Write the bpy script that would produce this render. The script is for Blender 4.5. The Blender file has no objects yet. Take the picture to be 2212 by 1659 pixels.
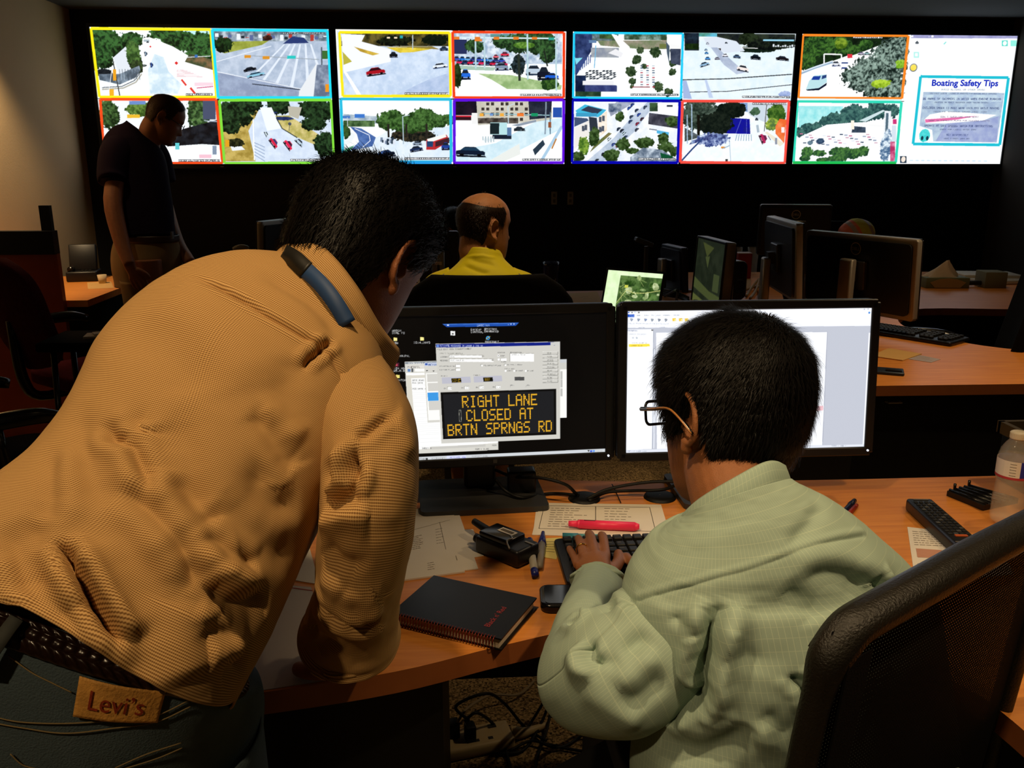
import bpy, math, random
import numpy as np
from mathutils import Vector, Matrix, Quaternion, noise as mnoise
D = bpy.data
S = bpy.context.scene
COL = S.collection
PI = math.pi

# ---------------------------------------------------------------- camera
FPX, PITCH, YAW, CAMZ = 1850.0, 0.253, 0.0657, 1.42
cam_d = D.cameras.new('camera')
cam = D.objects.new('camera', cam_d)
COL.objects.link(cam)
cam.location = (0, 0, CAMZ)
cam.rotation_mode = 'XYZ'
cam.rotation_euler = (PI / 2 - PITCH, 0, -YAW)
cam_d.sensor_fit = 'HORIZONTAL'
cam_d.sensor_width = 36.0
cam_d.lens = 36.0 * FPX / 2212.0
cam_d.clip_start = 0.02
S.camera = cam
S.view_settings.view_transform = 'Standard'
S.view_settings.look = 'None'
S.view_settings.gamma = 1.0
S.view_settings.use_curve_mapping = False
S.view_settings.exposure = 0.0
S.cycles.use_denoising = True
S.cycles.max_bounces = 6
S.cycles.transparent_max_bounces = 24
S.cycles.sample_clamp_indirect = 4.0
S.cycles.caustics_reflective = False
S.cycles.caustics_refractive = False

# ---------------------------------------------------------------- world: a dim windowless room
w = D.worlds.new('world'); S.world = w; w.use_nodes = True
w.node_tree.nodes['Background'].inputs[0].default_value = (0.02, 0.022, 0.03, 1)
w.node_tree.nodes['Background'].inputs[1].default_value = 0.35


# ---------------------------------------------------------------- recessed ceiling spots (x, y, watts, aim x, aim y, cone deg)
CEIL = 2.40
SPOTS = [
    (-0.25, 0.72, 46, -0.15, 1.00, 96, 1),
    (0.88, 0.32, 52, 0.66, 0.92, 54, 1),
    (1.75, 1.75, 26, 1.35, 1.75, 84, 0),
    (0.30, 2.65, 36, 0.20, 3.10, 62, 0),
    (2.15, 2.70, 60, 2.00, 2.75, 72, 0),
    (2.35, 4.20, 10, 2.40, 4.30, 80, 0),
    (-2.32, 4.55, 110, -3.05, 4.80, 96, 0),
    (-1.95, 4.30, 8, -2.0, 4.90, 50, 0),
    (-0.85, -0.35, 40, -0.55, 0.60, 80, 1),  # added fill for the bent man's lower back and jeans
]
WARM = (1.0, 0.72, 0.40)
for sx, sy, pw, ax, ay, cone, _ in SPOTS:
    ld = D.lights.new('ceiling_spot', 'SPOT')
    ld.energy = pw; ld.color = WARM; ld.spot_size = math.radians(cone); ld.spot_blend = 0.55
    ld.shadow_soft_size = 0.035
    lo = D.objects.new('ceiling_spot_light', ld); COL.objects.link(lo)
    lo.location = (sx, sy, CEIL - 0.035)
    v = Vector((ax - sx, ay - sy, 0.9 - CEIL))
    lo.rotation_euler = v.to_track_quat('-Z', 'Y').to_euler()

# ---------------------------------------------------------------- camera geometry used to measure places off the photo
_fw = np.array([math.sin(YAW) * math.cos(PITCH), math.cos(YAW) * math.cos(PITCH), -math.sin(PITCH)])
_r = np.array([math.cos(YAW), -math.sin(YAW), 0.0])
_u = np.cross(_r, _fw)
_C = np.array([0, 0, CAMZ])
def ray(x, y): return _fw + _r * (x - 1106) / FPX - _u * (y - 829.5) / FPX
def pd(x, y, d): return _C + ray(x, y) * d                 # point at depth d
def pz(x, y, z):                                            # point at height z
    d = ray(x, y); return _C + d * (z - CAMZ) / d[2]
def py_(x, y, Y):
    d = ray(x, y); return _C + d * Y / d[1]
def V3(*a): return np.array(a, float)
def nrm(v): v = np.asarray(v, float); return v / max(1e-9, np.linalg.norm(v))

# ---------------------------------------------------------------- materials
def srgb(h):
    if isinstance(h, str):
        h = tuple(int(h[i:i + 2], 16) / 255 for i in (0, 2, 4))
    return tuple((c / 12.92 if c <= 0.04045 else ((c + 0.055) / 1.055) ** 2.4) for c in h)
MATS = {}
def mat(name, col='808080', rough=0.6, metal=0.0, spec=0.5, var=0.0, vscale=20.0, bump=0.0, bscale=60.0, emit=None, es=1.0, sheen=0.0, coat=0.0, trans=0.0, ior=1.45, alpha=1.0):
    if name in MATS: return MATS[name]
    m = D.materials.new(name); m.use_nodes = True
    nt = m.node_tree; b = nt.nodes['Principled BSDF']
    c = srgb(col) if isinstance(col, str) else col
    b.inputs['Base Color'].default_value = (*c, 1)
    b.inputs['Roughness'].default_value = rough
    b.inputs['Metallic'].default_value = metal
    b.inputs['Specular IOR Level'].default_value = spec
    b.inputs['IOR'].default_value = ior
    b.inputs['Transmission Weight'].default_value = trans
    b.inputs['Alpha'].default_value = alpha
    b.inputs['Coat Weight'].default_value = coat
    if sheen: b.inputs['Sheen Weight'].default_value = sheen
    if emit:
        b.inputs['Emission Color'].default_value = (*srgb(emit), 1); b.inputs['Emission Strength'].default_value = es
    tc = nt.nodes.new('ShaderNodeTexCoord')
    n = nt.nodes.new('ShaderNodeTexNoise'); n.inputs['Scale'].default_value = vscale; n.inputs['Detail'].default_value = 4
    nt.links.new(tc.outputs['Object'], n.inputs['Vector'])
    mx = nt.nodes.new('ShaderNodeMix'); mx.data_type = 'RGBA'; mx.blend_type = 'MULTIPLY'
    mr = nt.nodes.new('ShaderNodeMapRange'); mr.inputs[1].default_value = 0.3; mr.inputs[2].default_value = 0.7
    mr.inputs[3].default_value = 1 - max(var, 0.03); mr.inputs[4].default_value = 1.0
    nt.links.new(n.outputs['Fac'], mr.inputs[0])
    mx.inputs[0].default_value = 1.0
    mx.inputs[6].default_value = (*c, 1)
    nt.links.new(mr.outputs[0], mx.inputs[7])
    nt.links.new(mx.outputs[2], b.inputs['Base Color'])
    if bump:
        n2 = nt.nodes.new('ShaderNodeTexNoise'); n2.inputs['Scale'].default_value = bscale; n2.inputs['Detail'].default_value = 5
        nt.links.new(tc.outputs['Object'], n2.inputs['Vector'])
        bp = nt.nodes.new('ShaderNodeBump'); bp.inputs['Strength'].default_value = bump; bp.inputs['Distance'].default_value = 0.004
        nt.links.new(n2.outputs['Fac'], bp.inputs['Height']); nt.links.new(bp.outputs['Normal'], b.inputs['Normal'])
    MATS[name] = m
    return m
def nodes(m): return m.node_tree.nodes, m.node_tree.links, m.node_tree.nodes['Principled BSDF']

def wood_mat(name, c1, c2, rough=0.42):
    m = mat(name, c1, rough=rough, spec=0.35)
    N, L, b = nodes(m)
    tc = N.new('ShaderNodeTexCoord'); mp = N.new('ShaderNodeMapping'); mp.inputs['Scale'].default_value = (3, 45, 45)
    n = N.new('ShaderNodeTexNoise'); n.inputs['Scale'].default_value = 1.6; n.inputs['Detail'].default_value = 8; n.inputs['Roughness'].default_value = 0.62
    L.new(tc.outputs['Object'], mp.inputs[0]); L.new(mp.outputs[0], n.inputs['Vector'])
    cr = N.new('ShaderNodeValToRGB'); cr.color_ramp.elements[0].position = 0.35; cr.color_ramp.elements[1].position = 0.65
    cr.color_ramp.elements[0].color = (*srgb(c2), 1); cr.color_ramp.elements[1].color = (*srgb(c1), 1)
    L.new(n.outputs['Fac'], cr.inputs[0]); L.new(cr.outputs[0], b.inputs['Base Color'])
    return m
def carpet_mat():
    m = mat('carpet', '6a5536', rough=1.0, spec=0.05)
    N, L, b = nodes(m)
    tc = N.new('ShaderNodeTexCoord')
    v = N.new('ShaderNodeTexVoronoi'); v.inputs['Scale'].default_value = 210
    n = N.new('ShaderNodeTexNoise'); n.inputs['Scale'].default_value = 130; n.inputs['Detail'].default_value = 3
    L.new(tc.outputs['Object'], v.inputs['Vector']); L.new(tc.outputs['Object'], n.inputs['Vector'])
    ad = N.new('ShaderNodeMath'); ad.operation = 'MULTIPLY_ADD'; ad.inputs[1].default_value = 0.5
    sp = N.new('ShaderNodeSeparateColor'); L.new(v.outputs['Color'], sp.inputs[0]); L.new(sp.outputs[0], ad.inputs[0]); L.new(n.outputs['Fac'], ad.inputs[2])
    cr = N.new('ShaderNodeValToRGB')
    cr.color_ramp.elements[0].position = 0.45; cr.color_ramp.elements[1].position = 1.0
    cr.color_ramp.elements[0].color = (*srgb('2c2114'), 1); cr.color_ramp.elements[1].color = (*srgb('b09468'), 1)
    L.new(ad.outputs[0], cr.inputs[0]); L.new(cr.outputs[0], b.inputs['Base Color'])
    bp = N.new('ShaderNodeBump'); bp.inputs['Strength'].default_value = 0.8; bp.inputs['Distance'].default_value = 0.003
    L.new(ad.outputs[0], bp.inputs['Height']); L.new(bp.outputs['Normal'], b.inputs['Normal'])
    return m

# ---------------------------------------------------------------- mesh helpers
def tag(o, label=None, cat=None, group=None, kind=None):
    if label: o['label'] = label
    if cat: o['category'] = cat
    if group: o['group'] = group
    if kind: o['kind'] = kind
    return o
def thing(name, label, cat, loc=(0, 0, 0), rz=0.0, group=None):
    o = D.objects.new(name, None); COL.objects.link(o)
    o.empty_display_size = 0.05
    o.location = [float(c) for c in loc]; o.rotation_euler = (0, 0, rz)
    tag(o, label, cat, group)
    o['_m'] = 1
    return o
def mw(o):
    m = Matrix.LocRotScale(o.location, o.rotation_euler, o.scale)
    return mw(o.parent) @ m if o.parent else m
class MB:
    """gathers pieces of ONE part"""
    def __init__(self): self.v = []; self.f = []; self.mi = []; self.n = 0; self.uv = None
    def add(self, V, F, mi=0):
        V = np.asarray(V, float).reshape(-1, 3)
        self.v.append(V)
        for f in F: self.f.append([i + self.n for i in f]); self.mi.append(mi)
        self.n += len(V); return self
    def box(self, c, s, rz=0.0, mi=0, bev=0.0, R=None):
        hx, hy, hz = s[0] / 2, s[1] / 2, s[2] / 2
        if bev > 0:
            b = min(bev, hx * .9, hy * .9, hz * .9); pts = []
            for sx in (-1, 1):
                for sy in (-1, 1):
                    for sz in (-1, 1):
                        pts += [(sx * (hx - b), sy * (hy - b), sz * hz), (sx * (hx - b), sy * hy, sz * (hz - b)), (sx * hx, sy * (hy - b), sz * (hz - b))]
            V, F = hull(pts)
        else:
            V = [(x * hx, y * hy, z * hz) for x in (-1, 1) for y in (-1, 1) for z in (-1, 1)]
            F = [(0, 1, 3, 2), (4, 6, 7, 5), (0, 4, 5, 1), (2, 3, 7, 6), (0, 2, 6, 4), (1, 5, 7, 3)]
        V = np.array(V, float)
        if R is not None: V = V @ np.asarray(R).T
        elif rz: V = V @ rotz(rz).T
        return self.add(V + np.asarray(c, float), F, mi)
    def cyl(self, p0, p1, r0, r1=None, n=20, mi=0, cap=True):
        r1 = r0 if r1 is None else r1
        p0 = np.asarray(p0, float); p1 = np.asarray(p1, float)
        t = nrm(p1 - p0); a, b = frame(t)
        V = []
        for p, r in ((p0, r0), (p1, r1)):
            for k in range(n):
                an = 2 * PI * k / n; V.append(p + r * (a * math.cos(an) + b * math.sin(an)))
        F = [(k, (k + 1) % n, n + (k + 1) % n, n + k) for k in range(n)]
        if cap: F += [tuple(range(n - 1, -1, -1)), tuple(range(n, 2 * n))]
        return self.add(V, F, mi)
    def tube(self, pts, r, n=8, mi=0, sub=0, cap=True):
        P = np.array(pts, float); R = np.array(r if hasattr(r, '__len__') else [r] * len(P), float)
        if sub: P = crom(P, sub); R = crom(R[:, None], sub)[:, 0]
        V, F = tube_vf(P, R, n, cap)
        return self.add(V, F, mi)
    def prism(self, poly, z0, z1, mi=0, T=None):
        n = len(poly)
        V = [(p[0], p[1], z0) for p in poly] + [(p[0], p[1], z1) for p in poly]
        F = [tuple(range(n - 1, -1, -1)), tuple(range(n, 2 * n))] + [(k, (k + 1) % n, n + (k + 1) % n, n + k) for k in range(n)]
        V = np.array(V, float)
        if T is not None: V = V @ np.asarray(T[0]).T + np.asarray(T[1])
        return self.add(V, F, mi)
    def lathe(self, prof, c=(0, 0, 0), n=32, mi=0):
        V = []; F = []
        for r, z in prof:
            for k in range(n):
                a = 2 * PI * k / n; V.append((c[0] + r * math.cos(a), c[1] + r * math.sin(a), c[2] + z))
        m = len(prof)
        for i in range(m - 1):
            for k in range(n):
                F.append((i * n + k, i * n + (k + 1) % n, (i + 1) * n + (k + 1) % n, (i + 1) * n + k))
        return self.add(V, F, mi)
    def build(self, name, mats, parent=None, smooth=False, world=False, label=None, T=None):
        V = np.concatenate(self.v)
        if T is not None: V = V @ np.asarray(T[0]).T + np.asarray(T[1])
        return mkobj(name, V, self.f, mats, parent, smooth, world, label, self.mi)
def hull(pts):
    import bmesh
    bm = bmesh.new()
    for p in pts: bm.verts.new(p)
    bmesh.ops.convex_hull(bm, input=bm.verts)
    bmesh.ops.dissolve_limit(bm, angle_limit=0.01, verts=bm.verts, edges=bm.edges)
    bm.verts.index_update()
    V = [tuple(v.co) for v in bm.verts]; F = [[v.index for v in f.verts] for f in bm.faces]
    bm.free(); return V, F
def rotz(a): c, s = math.cos(a), math.sin(a); return np.array([[c, -s, 0], [s, c, 0], [0, 0, 1.]])
def rotx(a): c, s = math.cos(a), math.sin(a); return np.array([[1., 0, 0], [0, c, -s], [0, s, c]])
def roty(a): c, s = math.cos(a), math.sin(a); return np.array([[c, 0, s], [0, 1., 0], [-s, 0, c]])
def frame(t):
    h = V3(0, 0, 1) if abs(t[2]) < 0.9 else V3(1, 0, 0)
    a = nrm(np.cross(t, h)); return a, np.cross(t, a)
def crom(P, k):
    """Catmull-Rom resample, k steps per span"""
    P = np.asarray(P, float); n = len(P)
    Q = np.vstack([2 * P[0] - P[1], P, 2 * P[-1] - P[-2]])
    out = []
    for i in range(n - 1):
        p0, p1, p2, p3 = Q[i], Q[i + 1], Q[i + 2], Q[i + 3]
        for j in range(k):
            t = j / k
            out.append(0.5 * ((2 * p1) + (-p0 + p2) * t + (2 * p0 - 5 * p1 + 4 * p2 - p3) * t * t + (-p0 + 3 * p1 - 3 * p2 + p3) * t ** 3))
    out.append(P[-1]); return np.array(out)
def tube_vf(P, R, n=8, cap=True):
    m = len(P); T = np.gradient(P, axis=0); T /= np.maximum(1e-9, np.linalg.norm(T, axis=1))[:, None]
    a, _ = frame(T[0]); V = []
    for i in range(m):
        a = a - T[i] * a.dot(T[i]); a = nrm(a); b = np.cross(T[i], a)
        for k in range(n):
            an = 2 * PI * k / n; V.append(P[i] + R[i] * (a * math.cos(an) + b * math.sin(an)))
    F = [(i * n + k, i * n + (k + 1) % n, (i + 1) * n + (k + 1) % n, (i + 1) * n + k) for i in range(m - 1) for k in range(n)]
    if cap: F += [tuple(range(n - 1, -1, -1)), tuple((m - 1) * n + k for k in range(n))]
    return V, F
def mkobj(name, V, F, mats, parent=None, smooth=False, world=False, label=None, mi=None):
    me = D.meshes.new(name)
    V = np.asarray(V, float)
    if world and parent is not None:
        M = np.array(mw(parent).inverted()); V = V @ M[:3, :3].T + M[:3, 3]
    if isinstance(F, np.ndarray):
        k = F.shape[1]
        me.vertices.add(len(V)); me.vertices.foreach_set('co', V.ravel().astype(np.float32))
        me.loops.add(F.size); me.loops.foreach_set('vertex_index', F.ravel().astype(np.int32))
        me.polygons.add(len(F)); me.polygons.foreach_set('loop_start', np.arange(0, F.size, k, dtype=np.int32))
        me.update(calc_edges=True)
    else:
        me.from_pydata([tuple(v) for v in V], [], [tuple(f) for f in F]); me.update()
    if not isinstance(mats, (list, tuple)): mats = [mats]
    for m in mats: me.materials.append(m)
    if mi is not None and len(mats) > 1:
        me.polygons.foreach_set('material_index', np.array(mi, dtype=np.int32))
    if smooth: me.polygons.foreach_set('use_smooth', np.ones(len(me.polygons), dtype=bool))
    o = D.objects.new(name, me); COL.objects.link(o)
    if parent is not None: o.parent = parent
    if label: o['label'] = label
    return o
def bevel(o, w=0.003, seg=2, ang=40):
    m = o.modifiers.new('bevel', 'BEVEL'); m.width = w; m.segments = seg; m.limit_method = 'ANGLE'; m.angle_limit = math.radians(ang)
    for p in o.data.polygons: p.use_smooth = True
    return o
def rrect(w, h, r, n=6, cx=0, cy=0):
    out = []
    for sx, sy, a0 in ((1, 1, 0), (-1, 1, PI / 2), (-1, -1, PI), (1, -1, 1.5 * PI)):
        for k in range(n + 1):
            a = a0 + PI / 2 * k / n; out.append((cx + sx * (w / 2 - r) + r * math.cos(a), cy + sy * (h / 2 - r) + r * math.sin(a)))
    return out
def copy_tree(o, parent=None):
    c = o.copy(); COL.objects.link(c)
    if parent is not None: c.parent = parent
    for ch in [x for x in D.objects if x.parent == o]: copy_tree(ch, c)
    return c
def grid_faces(nv, nu, wrap=True):
    i, j = np.meshgrid(np.arange(nv - 1), np.arange(nu if wrap else nu - 1), indexing='ij')
    j2 = (j + 1) % nu
    return np.stack([i * nu + j, i * nu + j2, (i + 1) * nu + j2, (i + 1) * nu + j], -1).reshape(-1, 4)

# ---------------------------------------------------------------- text from the built-in font, as a flat mesh
def text_obj(s, size, M, m, parent, name='lettering', align='LEFT', width=None, extrude=0.0, world=True, bold=0.0):
    cu = D.curves.new(name, 'FONT'); cu.body = s; cu.size = size; cu.align_x = align; cu.extrude = extrude; cu.resolution_u = 3; cu.offset = bold
    t = D.objects.new('tmp', cu); COL.objects.link(t)
    dg = bpy.context.evaluated_depsgraph_get(); dg.update()
    me = D.meshes.new_from_object(t.evaluated_get(dg))
    D.objects.remove(t, do_unlink=True); D.curves.remove(cu)
    V = np.array([v.co for v in me.vertices]).reshape(-1, 3)
    if width and len(V):
        w0 = V[:, 0].max() - V[:, 0].min(); V[:, 0] *= width / w0
    F = [list(p.vertices) for p in me.polygons]; D.meshes.remove(me)
    R, c = M
    V = V @ np.asarray(R).T + np.asarray(c)
    return mkobj(name, V, F, m, parent, world=world)
# ---------------------------------------------------------------- pictures shown on the screens, drawn pixel by pixel
def homog(src, dst):
    A = []
    for (x, y), (u, v) in zip(src, dst):
        A.append([x, y, 1, 0, 0, 0, -u * x, -u * y, -u]); A.append([0, 0, 0, x, y, 1, -v * x, -v * y, -v])
    _, _, vt = np.linalg.svd(np.array(A, float)); return vt[-1].reshape(3, 3)
RNG = np.random.RandomState(7)
def _up(a, h, w):
    y = np.linspace(0, a.shape[0] - 1.001, h); x = np.linspace(0, a.shape[1] - 1.001, w)
    yi = y.astype(int); xi = x.astype(int); fy = (y - yi)[:, None]; fx = (x - xi)[None]
    a00 = a[yi][:, xi]; a01 = a[yi][:, xi + 1]; a10 = a[yi + 1][:, xi]; a11 = a[yi + 1][:, xi + 1]
    return (a00 * (1 - fx) + a01 * fx) * (1 - fy) + (a10 * (1 - fx) + a11 * fx) * fy
def noise2(h, w, cell, octv=3):
    o = np.zeros((h, w)); amp = 1; tot = 0
    for k in range(octv):
        c = max(1.5, cell / 2 ** k)
        o += amp * _up(RNG.rand(int(h / c) + 3, int(w / c) + 3), h, w); tot += amp; amp *= 0.6
    return o / tot
FONT = {'A':'0E11111F111111','B':'1E11111E11111E','C':'0E11101010110E','D':'1E11111111111E','E':'1F10101E10101F','F':'1F10101E101010','G':'0E11101711110F','H':'1111111F111111','I':'0E04040404040E','J':'0702020202120C','K':'11121418141211','L':'1010101010101F','M':'111B1515111111','N':'11191915131311','O':'0E11111111110E','P':'1E11111E101010','Q':'0E11111115120D','R':'1E11111E141211','S':'0F10100E01011E','T':'1F040404040404','U':'1111111111110E','V':'11111111110A04','W':'11111115151B11','X':'11110A040A1111','Y':'11110A04040404','Z':'1F01020408101F',' ':'00000000000000','0':'0E11131519110E','1':'040C040404040E','2':'0E11010204081F','3':'1F02040201110E','4':'02060A121F0202','5':'1F101E0101110E','6':'0608101E11110E','7':'1F010204080808','8':'0E11110E11110E','9':'0E11110F01020C',':':'000C0C000C0C00','.':'00000000000C0C',',':'0000000C0C0408','-':'0000001F000000','_':'0000000000001F','/':'00010204081000','@':'0E11010D15150E','&':'0C12140815120D'}
class Cv:
    def __init__(s, W, H, bg='000000', ss=2):
        s.ss = ss; s.W = W * ss; s.H = H * ss; s.a = np.zeros((s.H, s.W, 3)); s.a[:] = s.c(bg); s.M = np.eye(3)
        s.n1 = noise2(s.H, s.W, 9 * ss / 2, 3); s.n2 = noise2(s.H, s.W, 26 * ss / 2, 4); s.clip = (0, 0, s.W, s.H)
    def c(s, h): return np.array([int(h[i:i + 2], 16) / 255 for i in (0, 2, 4)])
    def frame(s, src):   # four corners TL TR BR BL in picture coordinates -> whole canvas
        s.M = homog(src, [(0, 0), (s.W, 0), (s.W, s.H), (0, s.H)])
    def t(s, P):
        P = np.asarray(P, float).reshape(-1, 2); q = np.c_[P, np.ones(len(P))] @ s.M.T; return q[:, :2] / q[:, 2:]
    def mask(s, P):
        x0, y0 = np.floor(P.min(0)).astype(int); x1, y1 = np.ceil(P.max(0)).astype(int) + 1
        x0 = max(x0, s.clip[0]); y0 = max(y0, s.clip[1]); x1 = min(x1, s.clip[2]); y1 = min(y1, s.clip[3])
        if x1 <= x0 or y1 <= y0: return None
        X, Y = np.meshgrid(np.arange(x0, x1) + .5, np.arange(y0, y1) + .5)
        ins = np.zeros(X.shape, bool); n = len(P)
        for i in range(n):
            (xa, ya), (xb, yb) = P[i], P[(i + 1) % n]
            if ya == yb: continue
            ins ^= ((ya > Y) != (yb > Y)) & (X < (xb - xa) * (Y - ya) / (yb - ya) + xa)
        return slice(y0, y1), slice(x0, x1), ins
    def poly(s, P, c, c2=None, fine=False):
        r = s.mask(s.t(P))
        if r is None: return
        a, b, m = r
        if c2:
            n = (s.n1 if fine else s.n2)[a, b][m]; k = np.clip((n - .32) / .36, 0, 1)[:, None]
            s.a[a, b][m] = s.c(c) * (1 - k) + s.c(c2) * k
        else: s.a[a, b][m] = s.c(c)
    def rect(s, x0, y0, x1, y1, c, c2=None): s.poly([(x0, y0), (x1, y0), (x1, y1), (x0, y1)], c, c2)
    def line(s, P, w, c):
        P = np.asarray(P, float)
        for i in range(len(P) - 1):
            d = P[i + 1] - P[i]; n = np.array([-d[1], d[0]]) / max(1e-6, np.hypot(*d)) * w / 2
            s.poly([P[i] + n, P[i + 1] + n, P[i + 1] - n, P[i] - n], c)
    def blob(s, cx, cy, rx, ry, c, c2, rag=.7, sq=2.0):
        q = s.t([(cx - rx, cy), (cx + rx, cy), (cx, cy - ry), (cx, cy + ry)])
        X0, X1 = q[0][0], q[1][0]; Y0, Y1 = q[2][1], q[3][1]; mx, my = (X0 + X1) / 2, (Y0 + Y1) / 2; ax, ay = (X1 - X0) / 2, (Y1 - Y0) / 2
        x0 = int(max(s.clip[0], mx - 1.3 * ax)); x1 = int(min(s.clip[2], mx + 1.3 * ax + 1)); y0 = int(max(s.clip[1], my - 1.3 * ay)); y1 = int(min(s.clip[3], my + 1.3 * ay + 1))
        if x1 <= x0 or y1 <= y0: return
        X, Y = np.meshgrid(np.arange(x0, x1), np.arange(y0, y1)); n = s.n1[y0:y1, x0:x1]; n2 = s.n2[y0:y1, x0:x1]
        r = np.abs((X - mx) / ax) ** sq + np.abs((Y - my) / ay) ** sq
        m = r + (n - .5) * rag * 1.6 + (n2 - .5) * rag * 1.2 < 1
        k = np.clip((n * .65 + n2 * .35 - .36) / .26 - .25 * (Y - my) / ay, 0, 1)[m][:, None]
        s.a[y0:y1, x0:x1][m] = s.c(c) * (1 - k) + s.c(c2) * k
    def text(s, x, y, st, px, c, py=None):
        py = py or px
        for ch in st:
            g = bytes.fromhex(FONT.get(ch.upper(), FONT[' ']))
            for r in range(7):
                for k in range(5):
                    if g[r] >> (4 - k) & 1: s.rect(x + k * px, y + r * py, x + (k + 1.05) * px, y + (r + 1.05) * py, c)
            x += 6 * px
    def stamp(s, x, y, n, h, c='ffffff'):  # the unreadable time stamp band of a camera picture
        st = np.random.RandomState(int(x)).rand(200)
        s.rect(x - 4, y - 3, x + n + 4, y + h + 3, '30343c'); i = 0; p = x
        while p < x + n:
            wdt = 5 + 9 * st[i]; s.rect(p, y + h * .25 * st[i + 1], p + wdt, y + h - h * .3 * st[i + 2], c); p += wdt + 3 + 5 * st[i + 3]; i = (i + 4) % 190
    def car(s, cx, cy, L, H, col, dark='101828', ang=0.0, glass='1c2430'):
        def R(P): c_, s_ = math.cos(ang), math.sin(ang); return [(cx + (x * c_ - y * s_) * L / 2, cy + (x * s_ + y * c_) * L / 2) for x, y in P]
        h = H / L
        s.poly(R([(-1.02, .9 * h), (1.0, .9 * h), (1.1, 1.25 * h), (-.9, 1.35 * h)]), dark)
        s.poly(R([(-1, .8 * h), (-1, -.05 * h), (-.7, -.25 * h), (.85, -.2 * h), (1, .1 * h), (.98, .8 * h)]), col)
        s.poly(R([(-.72, -.2 * h), (-.45, -.95 * h), (.35, -1.0 * h), (.66, -.2 * h)]), glass)
        s.poly(R([(-.42, -.85 * h), (.32, -.9 * h), (.36, -1.05 * h), (-.4, -1.05 * h)]), col)
        for wx in (-.6, .6): s.poly(R([(wx - .15, .55 * h), (wx + .15, .55 * h), (wx + .13, 1.1 * h), (wx - .13, 1.1 * h)]), '0a0a0c')
    def border(s, P, w, c):
        s.clip = (0, 0, s.W, s.H); s.line(list(P) + [P[0]], w, c); s.line([P[0], P[1]], w, c)
    def to_pixels(s):
        k = s.ss; a = s.a.reshape(s.H // k, k, s.W // k, k, 3).mean((1, 3)); return a
def screen_mat():
    if 'lit_screen' in MATS: return MATS['lit_screen']
    m = D.materials.new('lit_screen'); m.use_nodes = True; N = m.node_tree.nodes; L = m.node_tree.links; b = N['Principled BSDF']
    at = N.new('ShaderNodeAttribute'); at.attribute_name = 'screen_colour'
    b.inputs['Base Color'].default_value = (0.004, 0.004, 0.005, 1); b.inputs['Roughness'].default_value = 0.35
    b.inputs['Specular IOR Level'].default_value = 0.2
    L.new(at.outputs['Color'], b.inputs['Emission Color']); b.inputs['Emission Strength'].default_value = 1.12
    m.cycles.emission_sampling = 'NONE'
    MATS['lit_screen'] = m; return m
def screen_mesh(name, img, w, h, parent, T, label=None, u0=0, u1=1, v0=0, v1=1):
    """img rows top-down; a grid in the plane of the panel (x right, z up), coloured per point. T = (R, c) world"""
    H, W, _ = img.shape; a0, a1 = int(u0 * W), int(u1 * W); b0, b1 = int(v0 * H), int(v1 * H)
    a1e = min(a1 + 1, W) if a1 < W else W; b1e = min(b1 + 1, H) if b1 < H else H
    sub = img[b0:b1e, a0:a1e]; ny, nx, _ = sub.shape
    X, Z = np.meshgrid((np.arange(a0, a1e) / (W - 1) - .5) * w, (.5 - np.arange(b0, b1e) / (H - 1)) * h)
    V = np.stack([X.ravel(), np.zeros(X.size), Z.ravel()], 1) @ np.asarray(T[0]).T + np.asarray(T[1])
    F = grid_faces(ny, nx, False)[:, ::-1]
    o = mkobj(name, V, F, screen_mat(), parent, world=True, label=label)
    at = o.data.color_attributes.new('screen_colour', 'FLOAT_COLOR', 'POINT')
    lin = np.where(sub <= .04045, sub / 12.92, ((sub + .055) / 1.055) ** 2.4).reshape(-1, 3)
    at.data.foreach_set('color', np.c_[lin, np.ones(len(lin))].astype(np.float32).ravel())
    return o

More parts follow.
